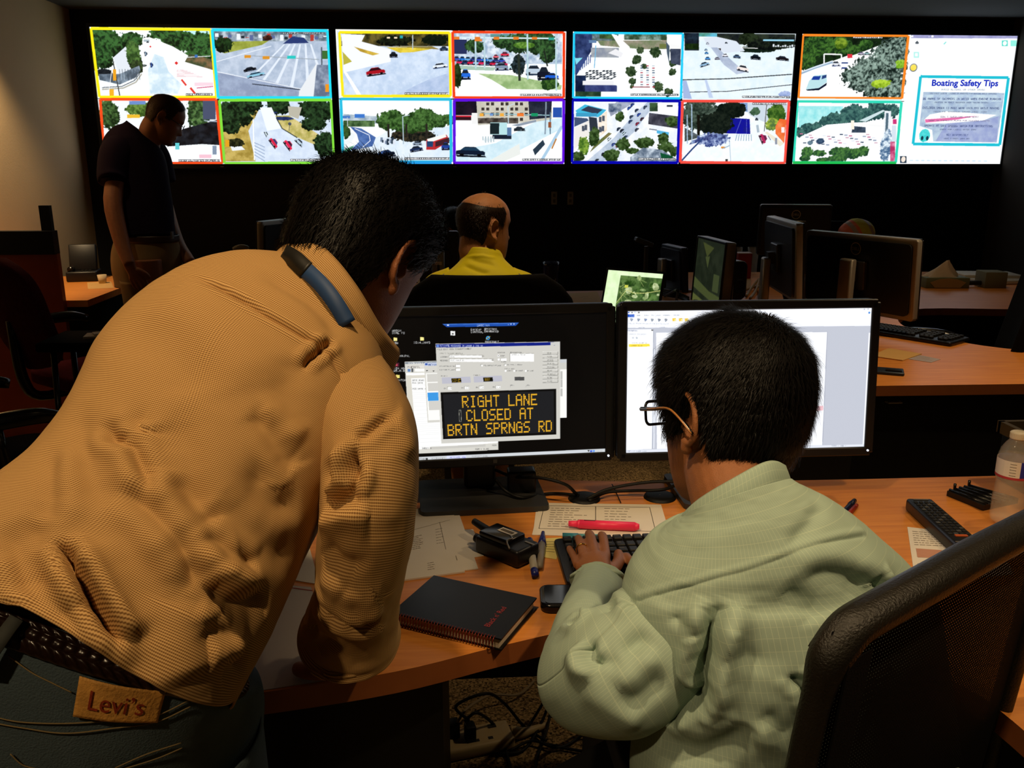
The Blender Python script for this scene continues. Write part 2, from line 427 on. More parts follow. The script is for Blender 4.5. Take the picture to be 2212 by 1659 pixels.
# four wall displays -------------------------------------------------------------------------------------------------
def tree_row(c, pts, c1='0c1a0c', c2='3c6a34'):
    for x, y, rx, ry in pts: c.blob(x, y, rx, ry, c1, c2)
def pic1():
    c = Cv(560, 316); c.frame([(50, 70), (2092, 98), (2150, 1250), (165, 1240)]); h, v = c.W // 2 + 3, int(c.H * .512)
    c.clip = (0, 0, h, v)
    c.rect(0, 0, 1200, 720, 'f2f8fc'); c.poly([(700, 80), (1080, 90), (1090, 160), (760, 150)], 'bfeef4')
    tree_row(c, [(150, 170, 170, 110), (260, 240, 150, 90), (400, 180, 120, 60), (120, 340, 140, 90), (700, 140, 160, 60), (860, 200, 200, 90), (1000, 240, 150, 130), (950, 330, 130, 60), (720, 180, 90, 40)])
    c.blob(170, 460, 70, 40, '101418', '20262c'); c.poly([(250, 330), (400, 200), (410, 440), (290, 470)], 'dfe6ee'); c.blob(420, 300, 60, 120, '24401c', '567c3c'); c.blob(450, 410, 60, 60, '101a10', '3a5028')
    c.poly([(560, 160), (760, 240), (1080, 430), (1100, 660), (560, 660), (500, 500), (500, 170)], 'fbfcfd'); c.poly([(600, 300), (680, 330), (720, 450), (830, 560), (800, 640), (560, 640), (540, 450)], 'c3dcec', 'e8f4f8')
    c.poly([(860, 370), (1100, 440), (1090, 350), (900, 300)], '8a6a4a', '3a4a30')
    c.poly([(130, 520), (300, 560), (440, 500), (480, 440), (470, 400), (300, 470), (120, 470)], '4a5866', '8c9cac'); c.line([(150, 600), (330, 590), (440, 540), (490, 470)], 12, 'b4b0a4'); c.line([(150, 585), (320, 575), (430, 525), (480, 455)], 6, '303840')
    for x in range(300, 470, 24): c.line([(x, 430), (x + 6, 520)], 4, '4a5660')
    c.line([(245, 350), (300, 655)], 9, '3a3a3c'); c.rect(245, 430, 272, 525, 'e8a020'); c.rect(212, 600, 250, 655, 'f0b028'); c.line([(240, 400), (205, 640)], 5, 'f4f4f4')
    c.car(578, 395, 42, 22, '1c4898', ang=1.4); c.car(530, 300, 40, 22, '7890a8', ang=1.4); c.car(520, 400, 20, 30, '506058', ang=1.5); c.rect(510, 180, 560, 200, 'a8b8c0'); c.car(545, 200, 20, 12, '303840')
    for x, y, r in ((788, 380, 16), (568, 240, 9)): c.poly([(x - r, y), (x, y - r), (x + r, y), (x, y + r)], 'd82828')
    c.line([(830, 520), (870, 570)], 16, 'e03a30'); c.line([(905, 590), (945, 640)], 18, 'e03a30'); c.line([(960, 592), (1100, 580)], 7, 'c83870'); c.rect(940, 545, 1100, 575, 'f4d4e0')
    for k in range(7): c.line([(790, 440 + k * 9), (860 + k * 25, 438 + k * 10)], 3, 'd49aa4')
    c.line([(870, 332), (1080, 322)], 6, 'e0e4e8'); c.rect(945, 310, 970, 334, '3a70b8'); c.stamp(870, 640, 220, 14)
    c.clip = (h, 0, c.W, v); c.rect(1080, 80, 2200, 720, 'c2cee0', 'a6b6cc'); c.rect(1080, 110, 2100, 200, '5a6a78', 'c0ccd8')
    for k in range(26): c.rect(1120 + k * 37, 130 + (k * 17) % 40, 1150 + k * 37, 160 + (k * 29) % 40, ['e8eef4', '283038', 'b04038', '5a6a98', '90a0b0'][k % 5])
    c.poly([(1120, 270), (1250, 200), (1580, 195), (1520, 230), (1200, 300)], '8a9438', 'a8b050'); c.blob(1190, 225, 80, 62, '0a140a', '24401e'); c.blob(1570, 170, 40, 22, '301410', '604030'); c.poly([(1700, 220), (1780, 160), (1880, 170), (1920, 215)], '2a3a70')
    for k in range(6): c.poly([(1300 + k * 150, 620), (1330 + k * 150, 620), (1720 + k * 45, 225), (1705 + k * 45, 225)], 'dfe8f4')
    c.line([(1130, 370), (1380, 300), (1600, 240)], 6, 'e8eef6'); c.poly([(1140, 460), (1500, 520), (1830, 600), (1840, 680), (1140, 680)], '8b98b4', 'a0aec8'); c.line([(1135, 455), (1830, 600), (2100, 630)], 7, 'e6ecf4')
    c.line([(1435, 560), (1560, 575), (1830, 608), (1920, 615)], 7, '20242c'); c.line([(1370, 318), (2010, 355)], 6, '9aa4ac'); c.rect(1370, 315, 1425, 340, 'd89028'); c.rect(1525, 325, 1585, 350, 'd89028'); c.rect(1735, 322, 1808, 348, '2cc4c0')
    c.line([(2030, 250), (2035, 660)], 12, '56606c'); c.poly([(1990, 400), (2100, 400), (2100, 680), (1960, 680)], '606c84', '98a4b8'); c.rect(2035, 280, 2085, 350, '3c6a30'); c.rect(2062, 565, 2092, 630, 'e89420'); c.poly([(1840, 620), (1990, 380), (1960, 680), (1830, 680)], 'e4e8ec')
    c.car(1415, 432, 110, 30, '0e1016', ang=-.2); c.car(1465, 478, 155, 34, '8ac4dc', '40506c', ang=-.2, glass='203448'); c.stamp(1700, 128, 350, 9, 'e0e4e8')
    c.clip = (0, v, h, c.H); c.rect(0, 680, 1250, 1260, 'eef4f8'); c.blob(200, 810, 90, 130, '142410', '4a6c38'); c.blob(470, 770, 120, 60, '2c4818', '6c9040'); c.rect(360, 815, 470, 845, 'e8b830'); c.rect(380, 700, 520, 730, '6a8cc8'); c.blob(970, 800, 90, 190, '1a3018', '5c8048', .9)
    c.rect(1010, 700, 1120, 860, '48506a'); c.poly([(840, 940), (1150, 860), (1150, 1080), (1000, 1070), (700, 1090), (720, 1040)], '08080c', '20242c'); c.line([(1020, 870), (1140, 880)], 9, '9ca8b8'); c.poly([(620, 1100), (950, 1080), (1150, 1110), (1170, 1230), (620, 1230)], 'f4f6fa'); c.rect(975, 1160, 1080, 1190, 'f0c0d0')
    c.car(628, 1040, 60, 20, '2060e0'); c.rect(770, 1060, 805, 1115, '60c8d0'); c.rect(1090, 1085, 1125, 1160, '8090a8'); c.stamp(800, 1205, 350, 14)
    c.clip = (h, v, c.W, c.H); c.rect(1150, 690, 2200, 1250, 'dce8f6', 'ccdaee'); c.poly([(1160, 850), (1500, 760), (1400, 960), (1460, 1220), (1200, 1220)], '9c8438', 'c8b060'); c.poly([(1630, 830), (1750, 830), (2110, 1060), (2110, 1140), (1780, 1000), (1680, 930)], 'a8a050', 'd8c888')
    tree_row(c, [(1250, 800, 110, 100), (1330, 790, 120, 130), (1250, 900, 90, 90), (1410, 740, 100, 60), (1660, 740, 100, 80), (1990, 780, 160, 110), (1960, 900, 110, 60), (2060, 1080, 100, 110)], '0a140a', '2c4828')
    c.poly([(1740, 750), (1860, 760), (1830, 860), (1750, 830)], 'b8b4a4'); c.blob(1700, 855, 100, 14, '1c2858', '283868'); c.blob(1590, 803, 60, 9, '1c2858', '283868'); c.poly([(1240, 1080), (1300, 1050), (1370, 1120), (1260, 1130)], 'e8ecf0'); c.blob(1280, 1060, 80, 36, '14180c', '3c3c20'); c.rect(1200, 1035, 1235, 1095, 'e0a020')
    c.line([(1440, 860), (1450, 1210)], 9, 'f8fcff'); c.poly([(1500, 760), (1600, 760), (1680, 940), (1560, 960)], 'eef6fc'); c.line([(1640, 850), (1690, 940), (1820, 1020)], 8, '303830')
    for k in range(5): c.line([(1450, 1060 + k * 26), (1540, 1100 + k * 30)], 6, '8ca0c0')
    c.car(1555, 985, 50, 22, 'c8d8dc', ang=1.1); c.car(1622, 1060, 95, 46, 'd82848', '201420', ang=.95, glass='284070'); c.car(1748, 1078, 95, 48, 'e02850', '201420', ang=.95, glass='382038'); c.car(1840, 1055, 85, 36, 'b8ccdc', '182030', ang=.75); c.blob(1755, 900, 14, 14, '303848', '505868', 0); c.line([(1755, 900), (1750, 960)], 4, '404850'); c.stamp(1765, 1205, 330, 14)
    b = 24
    c.border([(62, 84), (1082, 98), (1130, 672), (126, 664)], b, 'f8e818'); c.border([(1095, 100), (2082, 112), (2112, 680), (1142, 674)], b, '22d8f0'); c.border([(132, 684), (1124, 690), (1176, 1236), (160, 1230)], b, 'f04c1c'); c.border([(1152, 696), (2112, 698), (2140, 1238), (1192, 1236)], b, '7ed83c')
    return c
def pic2():
    c = Cv(560, 316); c.frame([(65, 108), (2130, 125), (2113, 1320), (128, 1322)]); h, v = int(c.W * .503), int(c.H * .508)
    c.clip = (0, 0, h, v); c.rect(60, 100, 1120, 730, 'd4e2f4', 'bccfe8'); c.rect(120, 140, 1090, 260, '2c2a14', '6a5c2c'); c.poly([(120, 150), (330, 160), (300, 220), (560, 290), (560, 400), (140, 500)], 'f0f4fa'); c.blob(600, 210, 160, 50, '0a0c08', '1c2414'); c.blob(960, 200, 130, 50, '08120a', '141c10')
    c.poly([(520, 270), (780, 275), (930, 285), (760, 315), (640, 320)], 'c8b028', 'e8d048'); c.poly([(230, 265), (460, 330), (400, 345), (290, 310)], 'b09030', 'd8b848'); c.poly([(130, 310), (215, 400), (140, 430)], 'b8b040'); c.poly([(480, 262), (930, 262), (1000, 290), (760, 275)], '8c7c3c')
    c.poly([(140, 490), (170, 500), (300, 700), (260, 700)], 'ffffff'); c.poly([(900, 560), (1080, 500), (1080, 700), (600, 700)], 'a8bcdc', 'bccce8'); c.line([(756, 160), (756, 290)], 9, 'b8c4c8')
    for x in (525, 590): c.rect(x, 178, x + 28, 192, 'f8e0c0')
    c.rect(642, 165, 668, 190, '2ca0a8'); c.car(425, 485, 170, 62, 'a81420', '181018', -.13, '300c14'); c.car(585, 335, 72, 44, '101418', '202840'); c.car(1000, 432, 130, 40, 'e4ecf4', '203058', -.12); c.car(1035, 280, 75, 34, '2a3a54', '101828'); c.stamp(690, 680, 380, 14)
    c.clip = (h, 0, c.W, v); c.rect(1100, 120, 2140, 730, 'fbfdfe'); c.rect(1120, 145, 2090, 420, 'e6eef6', '8ca4c0'); c.rect(1120, 200, 1240, 330, '283058'); c.rect(1450, 150, 1900, 190, '5c9090')
    tree_row(c, [(1310, 260, 90, 60), (1560, 220, 90, 60), (1700, 230, 150, 90), (1880, 220, 160, 110), (1960, 330, 80, 80)], '142414', '3c6434'); c.blob(1750, 250, 90, 30, '3c6420', '74a040', .5)
    cc = ['3048b0', 'd02858', '2070d0', '1c2c58', '60a0d8', 'c81c40', '283878', '90b0e0']
    for k in range(18): c.car(1150 + k * 25, 370 + (k * 31) % 60, 60, 38, cc[k % 8], '101430')
    c.car(1550, 440, 120, 60, '8090a8', '203058'); c.car(1580, 330, 75, 36, 'd83048'); c.car(1500, 350, 50, 30, 'e06070'); c.car(1650, 440, 70, 50, 'c0e0e8'); c.poly([(1340, 505), (1640, 520), (2090, 610), (2080, 650), (1600, 645), (1460, 560)], '8cac70', 'b4cc98'); c.blob(1985, 590, 80, 60, '1c3818', '48702c')
    c.poly([(1130, 430), (1500, 450), (1480, 480), (1130, 470)], 'a4c0b0'); c.blob(1700, 430, 60, 90, '101818', '304048'); c.line([(1700, 330), (1712, 570)], 22, '283028'); c.line([(1930, 300), (1960, 440)], 14, '202820'); c.car(1840, 470, 150, 80, 'b8c8d8', '203048'); c.car(1930, 500, 120, 100, '141828'); c.car(2000, 525, 120, 50, '1c5cd0')
    c.car(1228, 510, 90, 80, '2468d8', '0c1838'); c.blob(1150, 520, 40, 110, '14240c', '2c4420'); c.line([(1115, 180), (2040, 190)], 12, 'd4eaf0')
    for x in (1315, 1395, 1780, 2035): c.line([(x, 150), (x + 5, 660 if x > 1900 else 560 if x > 1700 else 460)], 14, 'b4d0d8')
    for x in (1125, 1310, 1480, 1655, 1820): c.rect(x, 175, x + 48, 200, 'e07828')
    c.rect(1310, 195, 1375, 215, 'e88030'); c.rect(1970, 180, 2020, 205, '30a090'); c.stamp(1720, 690, 360, 14)
    c.clip = (0, v, h, c.H); c.rect(90, 730, 1120, 1320, 'f6fafc'); c.poly([(140, 870), (560, 900), (560, 960), (140, 950)], 'c8d4dc', '8ca0b0'); c.rect(240, 870, 330, 905, '3c74c8'); c.rect(135, 885, 200, 910, '4878c0'); c.rect(140, 930, 420, 985, '2c4828', '6c8c58')
    c.poly([(420, 1090), (560, 1010), (1090, 980), (1090, 1300), (140, 1300), (160, 1180)], 'd4e4f2', 'e4eef8'); c.blob(760, 1060, 200, 60, '0c1010', '403828', .5); tree_row(c, [(560, 930, 130, 90), (580, 870, 70, 40), (720, 960, 160, 80), (850, 900, 130, 80), (960, 930, 130, 60), (1060, 920, 70, 50), (840, 980, 120, 50)], '1c3414', '4c7438')
    for x in (540, 700, 880): c.line([(x, 960), (x + 4, 1080)], 18, '282420')
    c.poly([(200, 985), (300, 1000), (430, 1080), (400, 1160), (200, 1200), (280, 1120), (260, 1050)], '3c5c9c', '5878b4'); c.line([(240, 1000), (370, 1060), (380, 1110), (310, 1170)], 6, 'f0f4fc'); c.poly([(135, 1020), (190, 1010), (250, 1060), (210, 1130), (150, 1160)], 'e8eef0'); c.blob(160, 1030, 40, 60, '1c3018', '3c5c2c'); c.poly([(150, 1190), (240, 1150), (200, 1200), (150, 1230)], '5cb088')
    c.line([(668, 890), (676, 1140)], 9, 'a8bcc8'); c.line([(668, 892), (730, 880)], 6, 'b4c4d0'); c.line([(175, 900), (178, 985)], 5, 'c4d0d8')
    for k in range(9): c.rect(470 + k * 14, 1080 + (k * 23) % 40, 492 + k * 14, 1120 + (k * 37) % 30, ['7888a0', '283848', 'd8e0ec'][k % 3])
    c.poly([(880, 1100), (1060, 1055), (1090, 1110), (960, 1190), (880, 1190)], 'b82c30'); c.poly([(885, 1095), (1050, 1050), (1060, 1075), (900, 1130)], 'f0f0ec'); c.rect(885, 1115, 940, 1165, '20406c'); c.poly([(960, 1120), (1085, 1080), (1085, 1130), (960, 1165)], '402028'); c.car(1055, 1155, 80, 60, '203c90', '0c1030')
    c.car(520, 1225, 160, 60, '101828', '0c1430', -.2, '1c2c4c'); c.poly([(445, 1225), (500, 1200), (480, 1260), (445, 1255)], '5078c8'); c.car(790, 1180, 115, 42, '1c2c50', '0c1430', -.15); c.car(800, 1130, 80, 30, '8090a4'); c.stamp(690, 1262, 400, 14)
    c.clip = (h, v, c.W, c.H); c.rect(1110, 740, 2130, 1320, 'fafcfd'); c.rect(1130, 750, 1340, 880, '14101c', '241828'); c.poly([(1325, 750), (2000, 750), (2000, 930), (1340, 970)], 'c0bcac', 'd0ccc0')
    for r in range(4):
        for k in range(10):
            if (k + r) % 3: c.rect(1370 + k * 43, 765 + r * 46, 1398 + k * 43, 792 + r * 46, '3c3430')
    c.rect(1340, 905, 1700, 955, '342c28', '6c645c'); c.poly([(1790, 750), (2000, 750), (1990, 900), (1800, 920)], '1c2030', '2c3040'); c.line([(1130, 890), (1280, 892)], 14, 'd81c30'); c.rect(1140, 895, 1280, 925, '30141c'); c.rect(1285, 860, 1335, 960, 'ececec'); c.rect(2010, 810, 2090, 900, '2850a8')
    c.poly([(1500, 1130), (1850, 940), (2090, 900), (2090, 1000), (1720, 1190), (1500, 1300), (1140, 1300), (1140, 1200)], 'c4e0ec', 'd8ecf4'); c.poly([(1640, 970), (1860, 920), (1860, 940), (1700, 980)], '8c98a8'); c.line([(1350, 865), (1980, 880)], 9, '90b8c0')
    for x, q in ((1355, 'e8a840'), (1535, 'e8a840'), (1690, 'e87830'), (1815, '189060')): c.rect(x, 862, x + (60 if x > 1600 else 36), 890, q)
    c.rect(1447, 862, 1475, 885, '6890c8'); c.line([(1608, 800), (1612, 960)], 9, 'c0d4dc'); c.line([(1608, 800), (1665, 775)], 7, 'c0d4dc'); c.line([(1948, 760), (1940, 1050)], 12, '8090a0'); c.line([(1985, 850), (1985, 1050)], 9, '4c6880'); c.rect(1968, 940, 1995, 990, '905030')
    c.rect(1448, 945, 1600, 1055, 'b4dce0'); c.rect(1448, 950, 1530, 1050, '182428'); c.rect(1470, 1055, 1640, 1095, '182030'); c.rect(1600, 990, 1640, 1065, '5878a0'); c.car(1710, 1000, 100, 34, '283038', '101420')
    for k in range(9): c.rect(1380 + k * 12, 1070 + (k * 17) % 34, 1390 + k * 12, 1105 + (k * 11) % 24, ['a8bcc4', 'e0e8ec'][k % 2])
    c.car(1275, 1205, 260, 78, '101c30', '080c18', .04, '1c3850'); c.poly([(1440, 1290), (1710, 1135), (1720, 1230), (1560, 1300)], 'e4e8e4'); c.poly([(1830, 1190), (1920, 1100), (1940, 1140), (1850, 1240)], '283848'); c.line([(2090, 980), (1900, 1300)], 26, 'a8c8e0'); c.line([(2040, 1090), (2000, 1180)], 12, 'b87838'); c.stamp(1740, 1272, 340, 13)
    c.clip = (0, 0, c.W, c.H); c.border([(70, 114), (1100, 124), (1106, 722), (116, 720)], 18, 'f4f4ec'); c.border([(100, 136), (1085, 140), (1096, 708), (134, 710)], 24, 'f8e41c'); c.border([(1112, 132), (2108, 134), (2106, 722), (1126, 722)], 24, 'ec4018'); c.border([(116, 736), (1096, 738), (1102, 1300), (140, 1300)], 26, '28b8dc'); c.line([(140, 1306), (1106, 1306)], 26, '2498e0'); c.border([(1128, 744), (2106, 742), (2104, 1306), (1130, 1308)], 26, '5c10d8')
    return c
def pic3():
    c = Cv(560, 316); c.frame([(70, 130), (2158, 135), (2055, 1355), (42, 1370)]); h, v = int(c.W * .497), int(c.H * .508)
    c.clip = (0, 0, h, v); c.rect(60, 130, 1110, 750, 'f6fafa'); c.poly([(90, 150), (250, 150), (250, 300), (90, 560)], '1c2850', '3c4c7c'); c.rect(90, 540, 190, 740, '0c1430', '1c2c50'); c.poly([(250, 150), (500, 150), (480, 220), (250, 220)], '788ca0', '3c5040'); c.rect(320, 150, 480, 195, '24341c', '4c6c3c'); c.rect(550, 150, 950, 205, '304830', '90a8a0'); c.poly([(300, 215), (950, 205), (950, 290), (700, 290), (330, 260)], '9a9080', '6c7c58')
    c.rect(240, 280, 500, 370, 'a8acb0', '8890a0'); c.poly([(400, 330), (470, 290), (540, 330), (520, 370)], 'e8e8ec'); c.poly([(260, 375), (510, 375), (500, 480), (190, 480)], 'f8f8f8'); c.line([(285, 260), (270, 470)], 8, '68b0d8'); c.rect(220, 210, 290, 235, '6080a8'); c.poly([(430, 150), (520, 290), (600, 300), (560, 420), (500, 730), (600, 730), (640, 420), (600, 270), (480, 160)], 'ffffff')
    for r in range(5):
        for k in range(9):
            if (r * 3 + k) % 4: c.poly([(190 + k * 32 + r * 3, 490 + r * 18), (214 + k * 32 + r * 3, 490 + r * 18), (206 + k * 32, 504 + r * 18), (182 + k * 32, 504 + r * 18)], '1c2430')
    for k in range(8): c.line([(110 + k * 18, 430 - k * 12), (104 + k * 18, 520 - k * 14)], 8, '34488c')
    c.poly([(90, 380), (160, 375), (100, 440)], '80d8e8'); c.rect(160, 590, 450, 630, 'e8e8ec'); c.rect(180, 630, 480, 690, '2c3468', '404c80'); c.rect(90, 690, 330, 735, '1c3424', '3c5438')
    for x, y, r in ((700, 300, 35), (665, 390, 45), (840, 320, 50), (735, 450, 26), (610, 500, 50), (620, 590, 34), (1000, 420, 32), (1000, 500, 34), (870, 640, 50), (960, 690, 40), (990, 300, 16), (620, 640, 20)): c.blob(x, y, r, r, '1c3018', '485c3c', .9)
    for k in range(30): c.rect(700 + (k % 3) * 55, 440 + (k // 3) * 22, 724 + (k % 3) * 55, 450 + (k // 3) * 22, ['6c7888', 'b04050', 'c0ccd4', '405878'][k % 4])
    c.poly([(980, 285), (1080, 285), (1075, 440), (985, 420)], '30384c', '485064'); c.poly([(960, 230), (1080, 260), (1080, 285), (975, 285)], 'f0f0f0'); c.poly([(940, 215), (975, 260), (970, 420), (950, 330)], '485868'); c.rect(620, 640, 790, 648, '903840'); c.rect(880, 240, 945, 280, '6c7440'); c.stamp(610, 708, 440, 13)
    c.clip = (h, 0, c.W, v); c.rect(1090, 130, 2160, 760, 'dcecf4', 'e8f2f8'); c.rect(1115, 135, 1250, 300, '10141c', '203040'); c.rect(1250, 135, 1420, 170, '60b8d8', '4c9080'); c.rect(1120, 235, 1250, 290, '10200c', '2c4818'); c.rect(1420, 140, 2150, 240, '14181c', '2c3428'); c.blob(1720, 190, 100, 60, '10180c', '283420', .4); c.blob(1780, 285, 200, 28, '101c14', '20301c', .5); c.blob(1940, 230, 220, 60, '080c0c', '20281c', .4); c.poly([(1290, 180), (1420, 170), (1600, 210), (1680, 300), (1500, 320), (1330, 260)], 'd8e0ec')
    c.rect(1850, 190, 2140, 206, '90c8e0'); c.rect(1395, 278, 1455, 318, '281c18'); c.line([(1700, 240), (1640, 270), (1800, 275)], 6, 'f0f0f0'); c.poly([(1360, 270), (1420, 270), (1680, 500), (1600, 520), (1480, 430)], 'a4b0c8', 'bcc8dc')
    for x, y, L, H, q, a in ((1315, 290, 30, 16, '80a0c0', 0), (1320, 320, 36, 20, '3c88d0', 0), (1330, 370, 50, 26, '4890d8', 0), (1298, 425, 90, 34, '88b0d0', -.3), (1420, 370, 50, 22, '9898a8', 0), (1495, 340, 55, 26, 'f0f0f8', 0), (1605, 350, 70, 30, '405878', .1), (1660, 460, 110, 50, 'f0e4e0', .2), (1780, 355, 95, 42, '080c14', .1), (2030, 365, 120, 36, '181014', .1), (1330, 230, 30, 16, 'c0c8d8', 0), (1505, 225, 26, 14, '283038', 0)): c.car(x, y, L, H, q, '282c3c', a)
    for k in range(9): c.rect(1940 + k * 22, 235 + (k * 13) % 20, 1956 + k * 22, 260, 'd8e0e8')
    c.line([(1090, 574), (1500, 562), (2120, 515)], 9, '24282c'); c.line([(1085, 690), (1500, 680), (2120, 612)], 7, '30343c'); c.poly([(1095, 580), (1130, 580), (1180, 750), (1100, 750)], 'a0b4dc'); c.poly([(1300, 570), (1320, 570), (1380, 740), (1340, 740)], 'bccce8'); c.blob(2050, 700, 60, 30, '8ca0d0', 'a8b8e0'); c.stamp(1655, 722, 440, 13)
    c.clip = (0, v, h, c.H); c.rect(50, 770, 1080, 1360, 'f4f6fa', 'e0e8f4'); c.poly([(90, 870), (180, 810), (380, 860), (310, 930), (110, 900)], '40b4d8'); c.poly([(140, 865), (210, 825), (345, 858), (290, 900)], '30384c'); c.rect(95, 890, 290, 925, '3c98c0'); c.poly([(300, 930), (385, 870), (385, 1050), (310, 1120)], 'ecd8c0', 'f4f0e8'); c.poly([(80, 1030), (215, 960), (215, 1100), (80, 1230)], 'e8e4e0'); c.poly([(80, 930), (200, 940), (215, 960), (80, 1020)], '405070'); c.poly([(215, 925), (290, 935), (310, 1120), (230, 1120)], '2c3440')
    for x, y in ((310, 925), (340, 915), (310, 1020), (335, 1010), (150, 1010), (175, 1000)): c.rect(x, y, x + 24, y + 50, '4c5464')
    c.poly([(780, 770), (620, 920), (440, 1130), (170, 1360), (330, 1360), (520, 1180), (640, 1060), (760, 900), (860, 770)], 'c4d0e0', 'acbcd0'); c.poly([(480, 780), (660, 780), (420, 920), (400, 860)], '8c94a8', 'a8b0c4'); c.poly([(870, 790), (1055, 790), (1050, 915), (800, 880)], 'f8f8f8'); c.poly([(780, 885), (1050, 915), (1045, 1030), (770, 990)], '30303c', '545460'); c.rect(945, 810, 1000, 828, '303848'); c.rect(785, 790, 860, 870, '1c3020', '3c5838'); c.rect(400, 800, 520, 880, '40506c', 'b0bcc8')
    c.poly([(270, 1180), (400, 1070), (430, 1080), (220, 1260)], '7c7448', '5c6c38')
    for x, y, q in ((660, 860, '20304c'), (610, 920, '30405c'), (600, 965, '203868'), (680, 900, '2848b0'), (665, 985, 'a02840'), (660, 1040, '303848'), (520, 1050, '181c28'), (490, 1035, '203044'), (555, 1110, '283c60'), (540, 1075, 'c0d4dc'), (480, 1190, '90303c'), (400, 1130, 'e0ecec'), (345, 1270, '182028'), (285, 1330, '20242c'), (440, 1180, '3850a0'), (710, 940, '40202c'), (740, 830, '384860'), (590, 840, '2850b0'), (620, 810, '203c90')): c.car(x, y, 46, 20, q, '283044', -.75)
    c.poly([(850, 1045), (965, 1065), (960, 1095), (850, 1075)], '50b0dc'); c.line([(780, 1035), (850, 1045)], 8, '404858')
    for x, y, rx, ry, g in ((165, 1200, 50, 90, 1), (265, 1110, 50, 90, 0), (530, 1180, 60, 60, 0), (430, 1280, 80, 60, 0), (730, 1160, 90, 50, 0), (910, 1130, 50, 60, 0), (940, 1200, 80, 50, 0), (1010, 1240, 40, 50, 0), (500, 920, 40, 50, 0), (620, 1240, 60, 30, 0), (110, 1300, 60, 50, 0), (990, 960, 60, 50, 0)): c.blob(x, y, rx, ry, '1c3010' if not g else '3c6420', '4c6838' if not g else '88a840', .8)
    c.poly([(600, 1300), (720, 1210), (900, 1230), (1040, 1320), (1040, 1345), (600, 1345)], '5c6c80', 'c8d4e0'); c.poly([(880, 1255), (1000, 1290), (990, 1320), (890, 1305)], '105030'); c.stamp(680, 1308, 340, 14)
    c.clip = (h, v, c.W, c.H); c.rect(1070, 770, 2100, 1350, 'e8f2f8', 'f4f8fc'); c.poly([(1640, 785), (2080, 785), (2060, 1000), (1850, 960), (1720, 900)], 'c8d4e0'); c.poly([(1580, 785), (1700, 785), (1700, 870), (1600, 850)], '7898c8'); c.poly([(1550, 925), (1720, 935), (1725, 1075), (1380, 1070)], '10109c', '181c80'); c.line([(1640, 940), (1590, 1070)], 5, '6068c0'); c.line([(1690, 940), (1690, 1070)], 4, '6068c0')
    c.poly([(1560, 895), (1720, 900), (1720, 925), (1550, 925)], 'f4f4f4'); c.blob(1250, 900, 180, 150, '202c24', '4c5c50', .6); c.blob(1550, 850, 140, 80, '08100c', '182018', .5); c.blob(1400, 980, 160, 110, '0c1410', '1c241c', .5); c.line([(1240, 900), (1240, 1110)], 26, '14120c'); c.poly([(1110, 1020), (1240, 1090), (1250, 1110), (1110, 1150)], '606870', '30382c')
    c.blob(1370, 1130, 150, 60, '30407c', 'b8c8e8', .9); c.poly([(1350, 1080), (1520, 1080), (1500, 1120), (1300, 1140), (1150, 1180), (1180, 1140)], '30386c', '7c90c0', True); c.line([(1280, 1120), (1180, 1220), (1080, 1330)], 14, '2c4478'); c.line([(1530, 1150), (1540, 1340)], 7, 'b0c4d4')
    c.blob(1770, 865, 50, 40, '304c38', '4c6c50'); c.blob(1970, 880, 90, 90, '284c18', '54782c', .8); c.blob(1930, 980, 70, 60, '50703c', 'a4b840', .8); c.poly([(2000, 930), (2065, 940), (2040, 1160), (1960, 1070), (1960, 1000)], 'e86830', 'f08850'); c.rect(2015, 1010, 2045, 1060, 'f4e8e8'); c.line([(1880, 800), (1855, 1050)], 7, '504c48'); c.poly([(1860, 1060), (1880, 1050), (2040, 1160), (2000, 1190)], 'e8e0cc')
    for k in range(7): c.line([(1600 + k * 22, 1080), (1585 + k * 25, 1140)], 8, '9cb4c4')
    c.car(1850, 1115, 90, 56, 'b02858', '501c34', 1.2, '602848'); c.line([(1790, 990), (1800, 1060)], 24, 'a8b8c4'); c.car(1785, 935, 30, 22, '283040'); c.rect(1450, 1195, 1490, 1212, 'e09030'); c.line([(1460, 1215), (1530, 1185)], 7, '88a8c0')
    for x in (1135, 1178): c.line([(x, 800 if x > 1150 else 900), (x, 1170)], 10, 'a4bcd4')
    c.line([(1890, 1090), (1915, 1130)], 6, '504858'); c.rect(1955, 1110, 1975, 1170, '8890a0'); c.rect(1490, 1310, 1512, 1335, '303030'); c.stamp(1750, 785, 310, 13)
    c.clip = (0, 0, c.W, c.H); c.border([(82, 142), (1100, 142), (1078, 746), (70, 748)], 22, '20c8f0'); c.border([(64, 770), (1068, 772), (1044, 1348), (54, 1352)], 28, '0808a8'); c.border([(1092, 772), (2090, 766), (2046, 1344), (1068, 1344)], 26, 'f04c40')
    return c
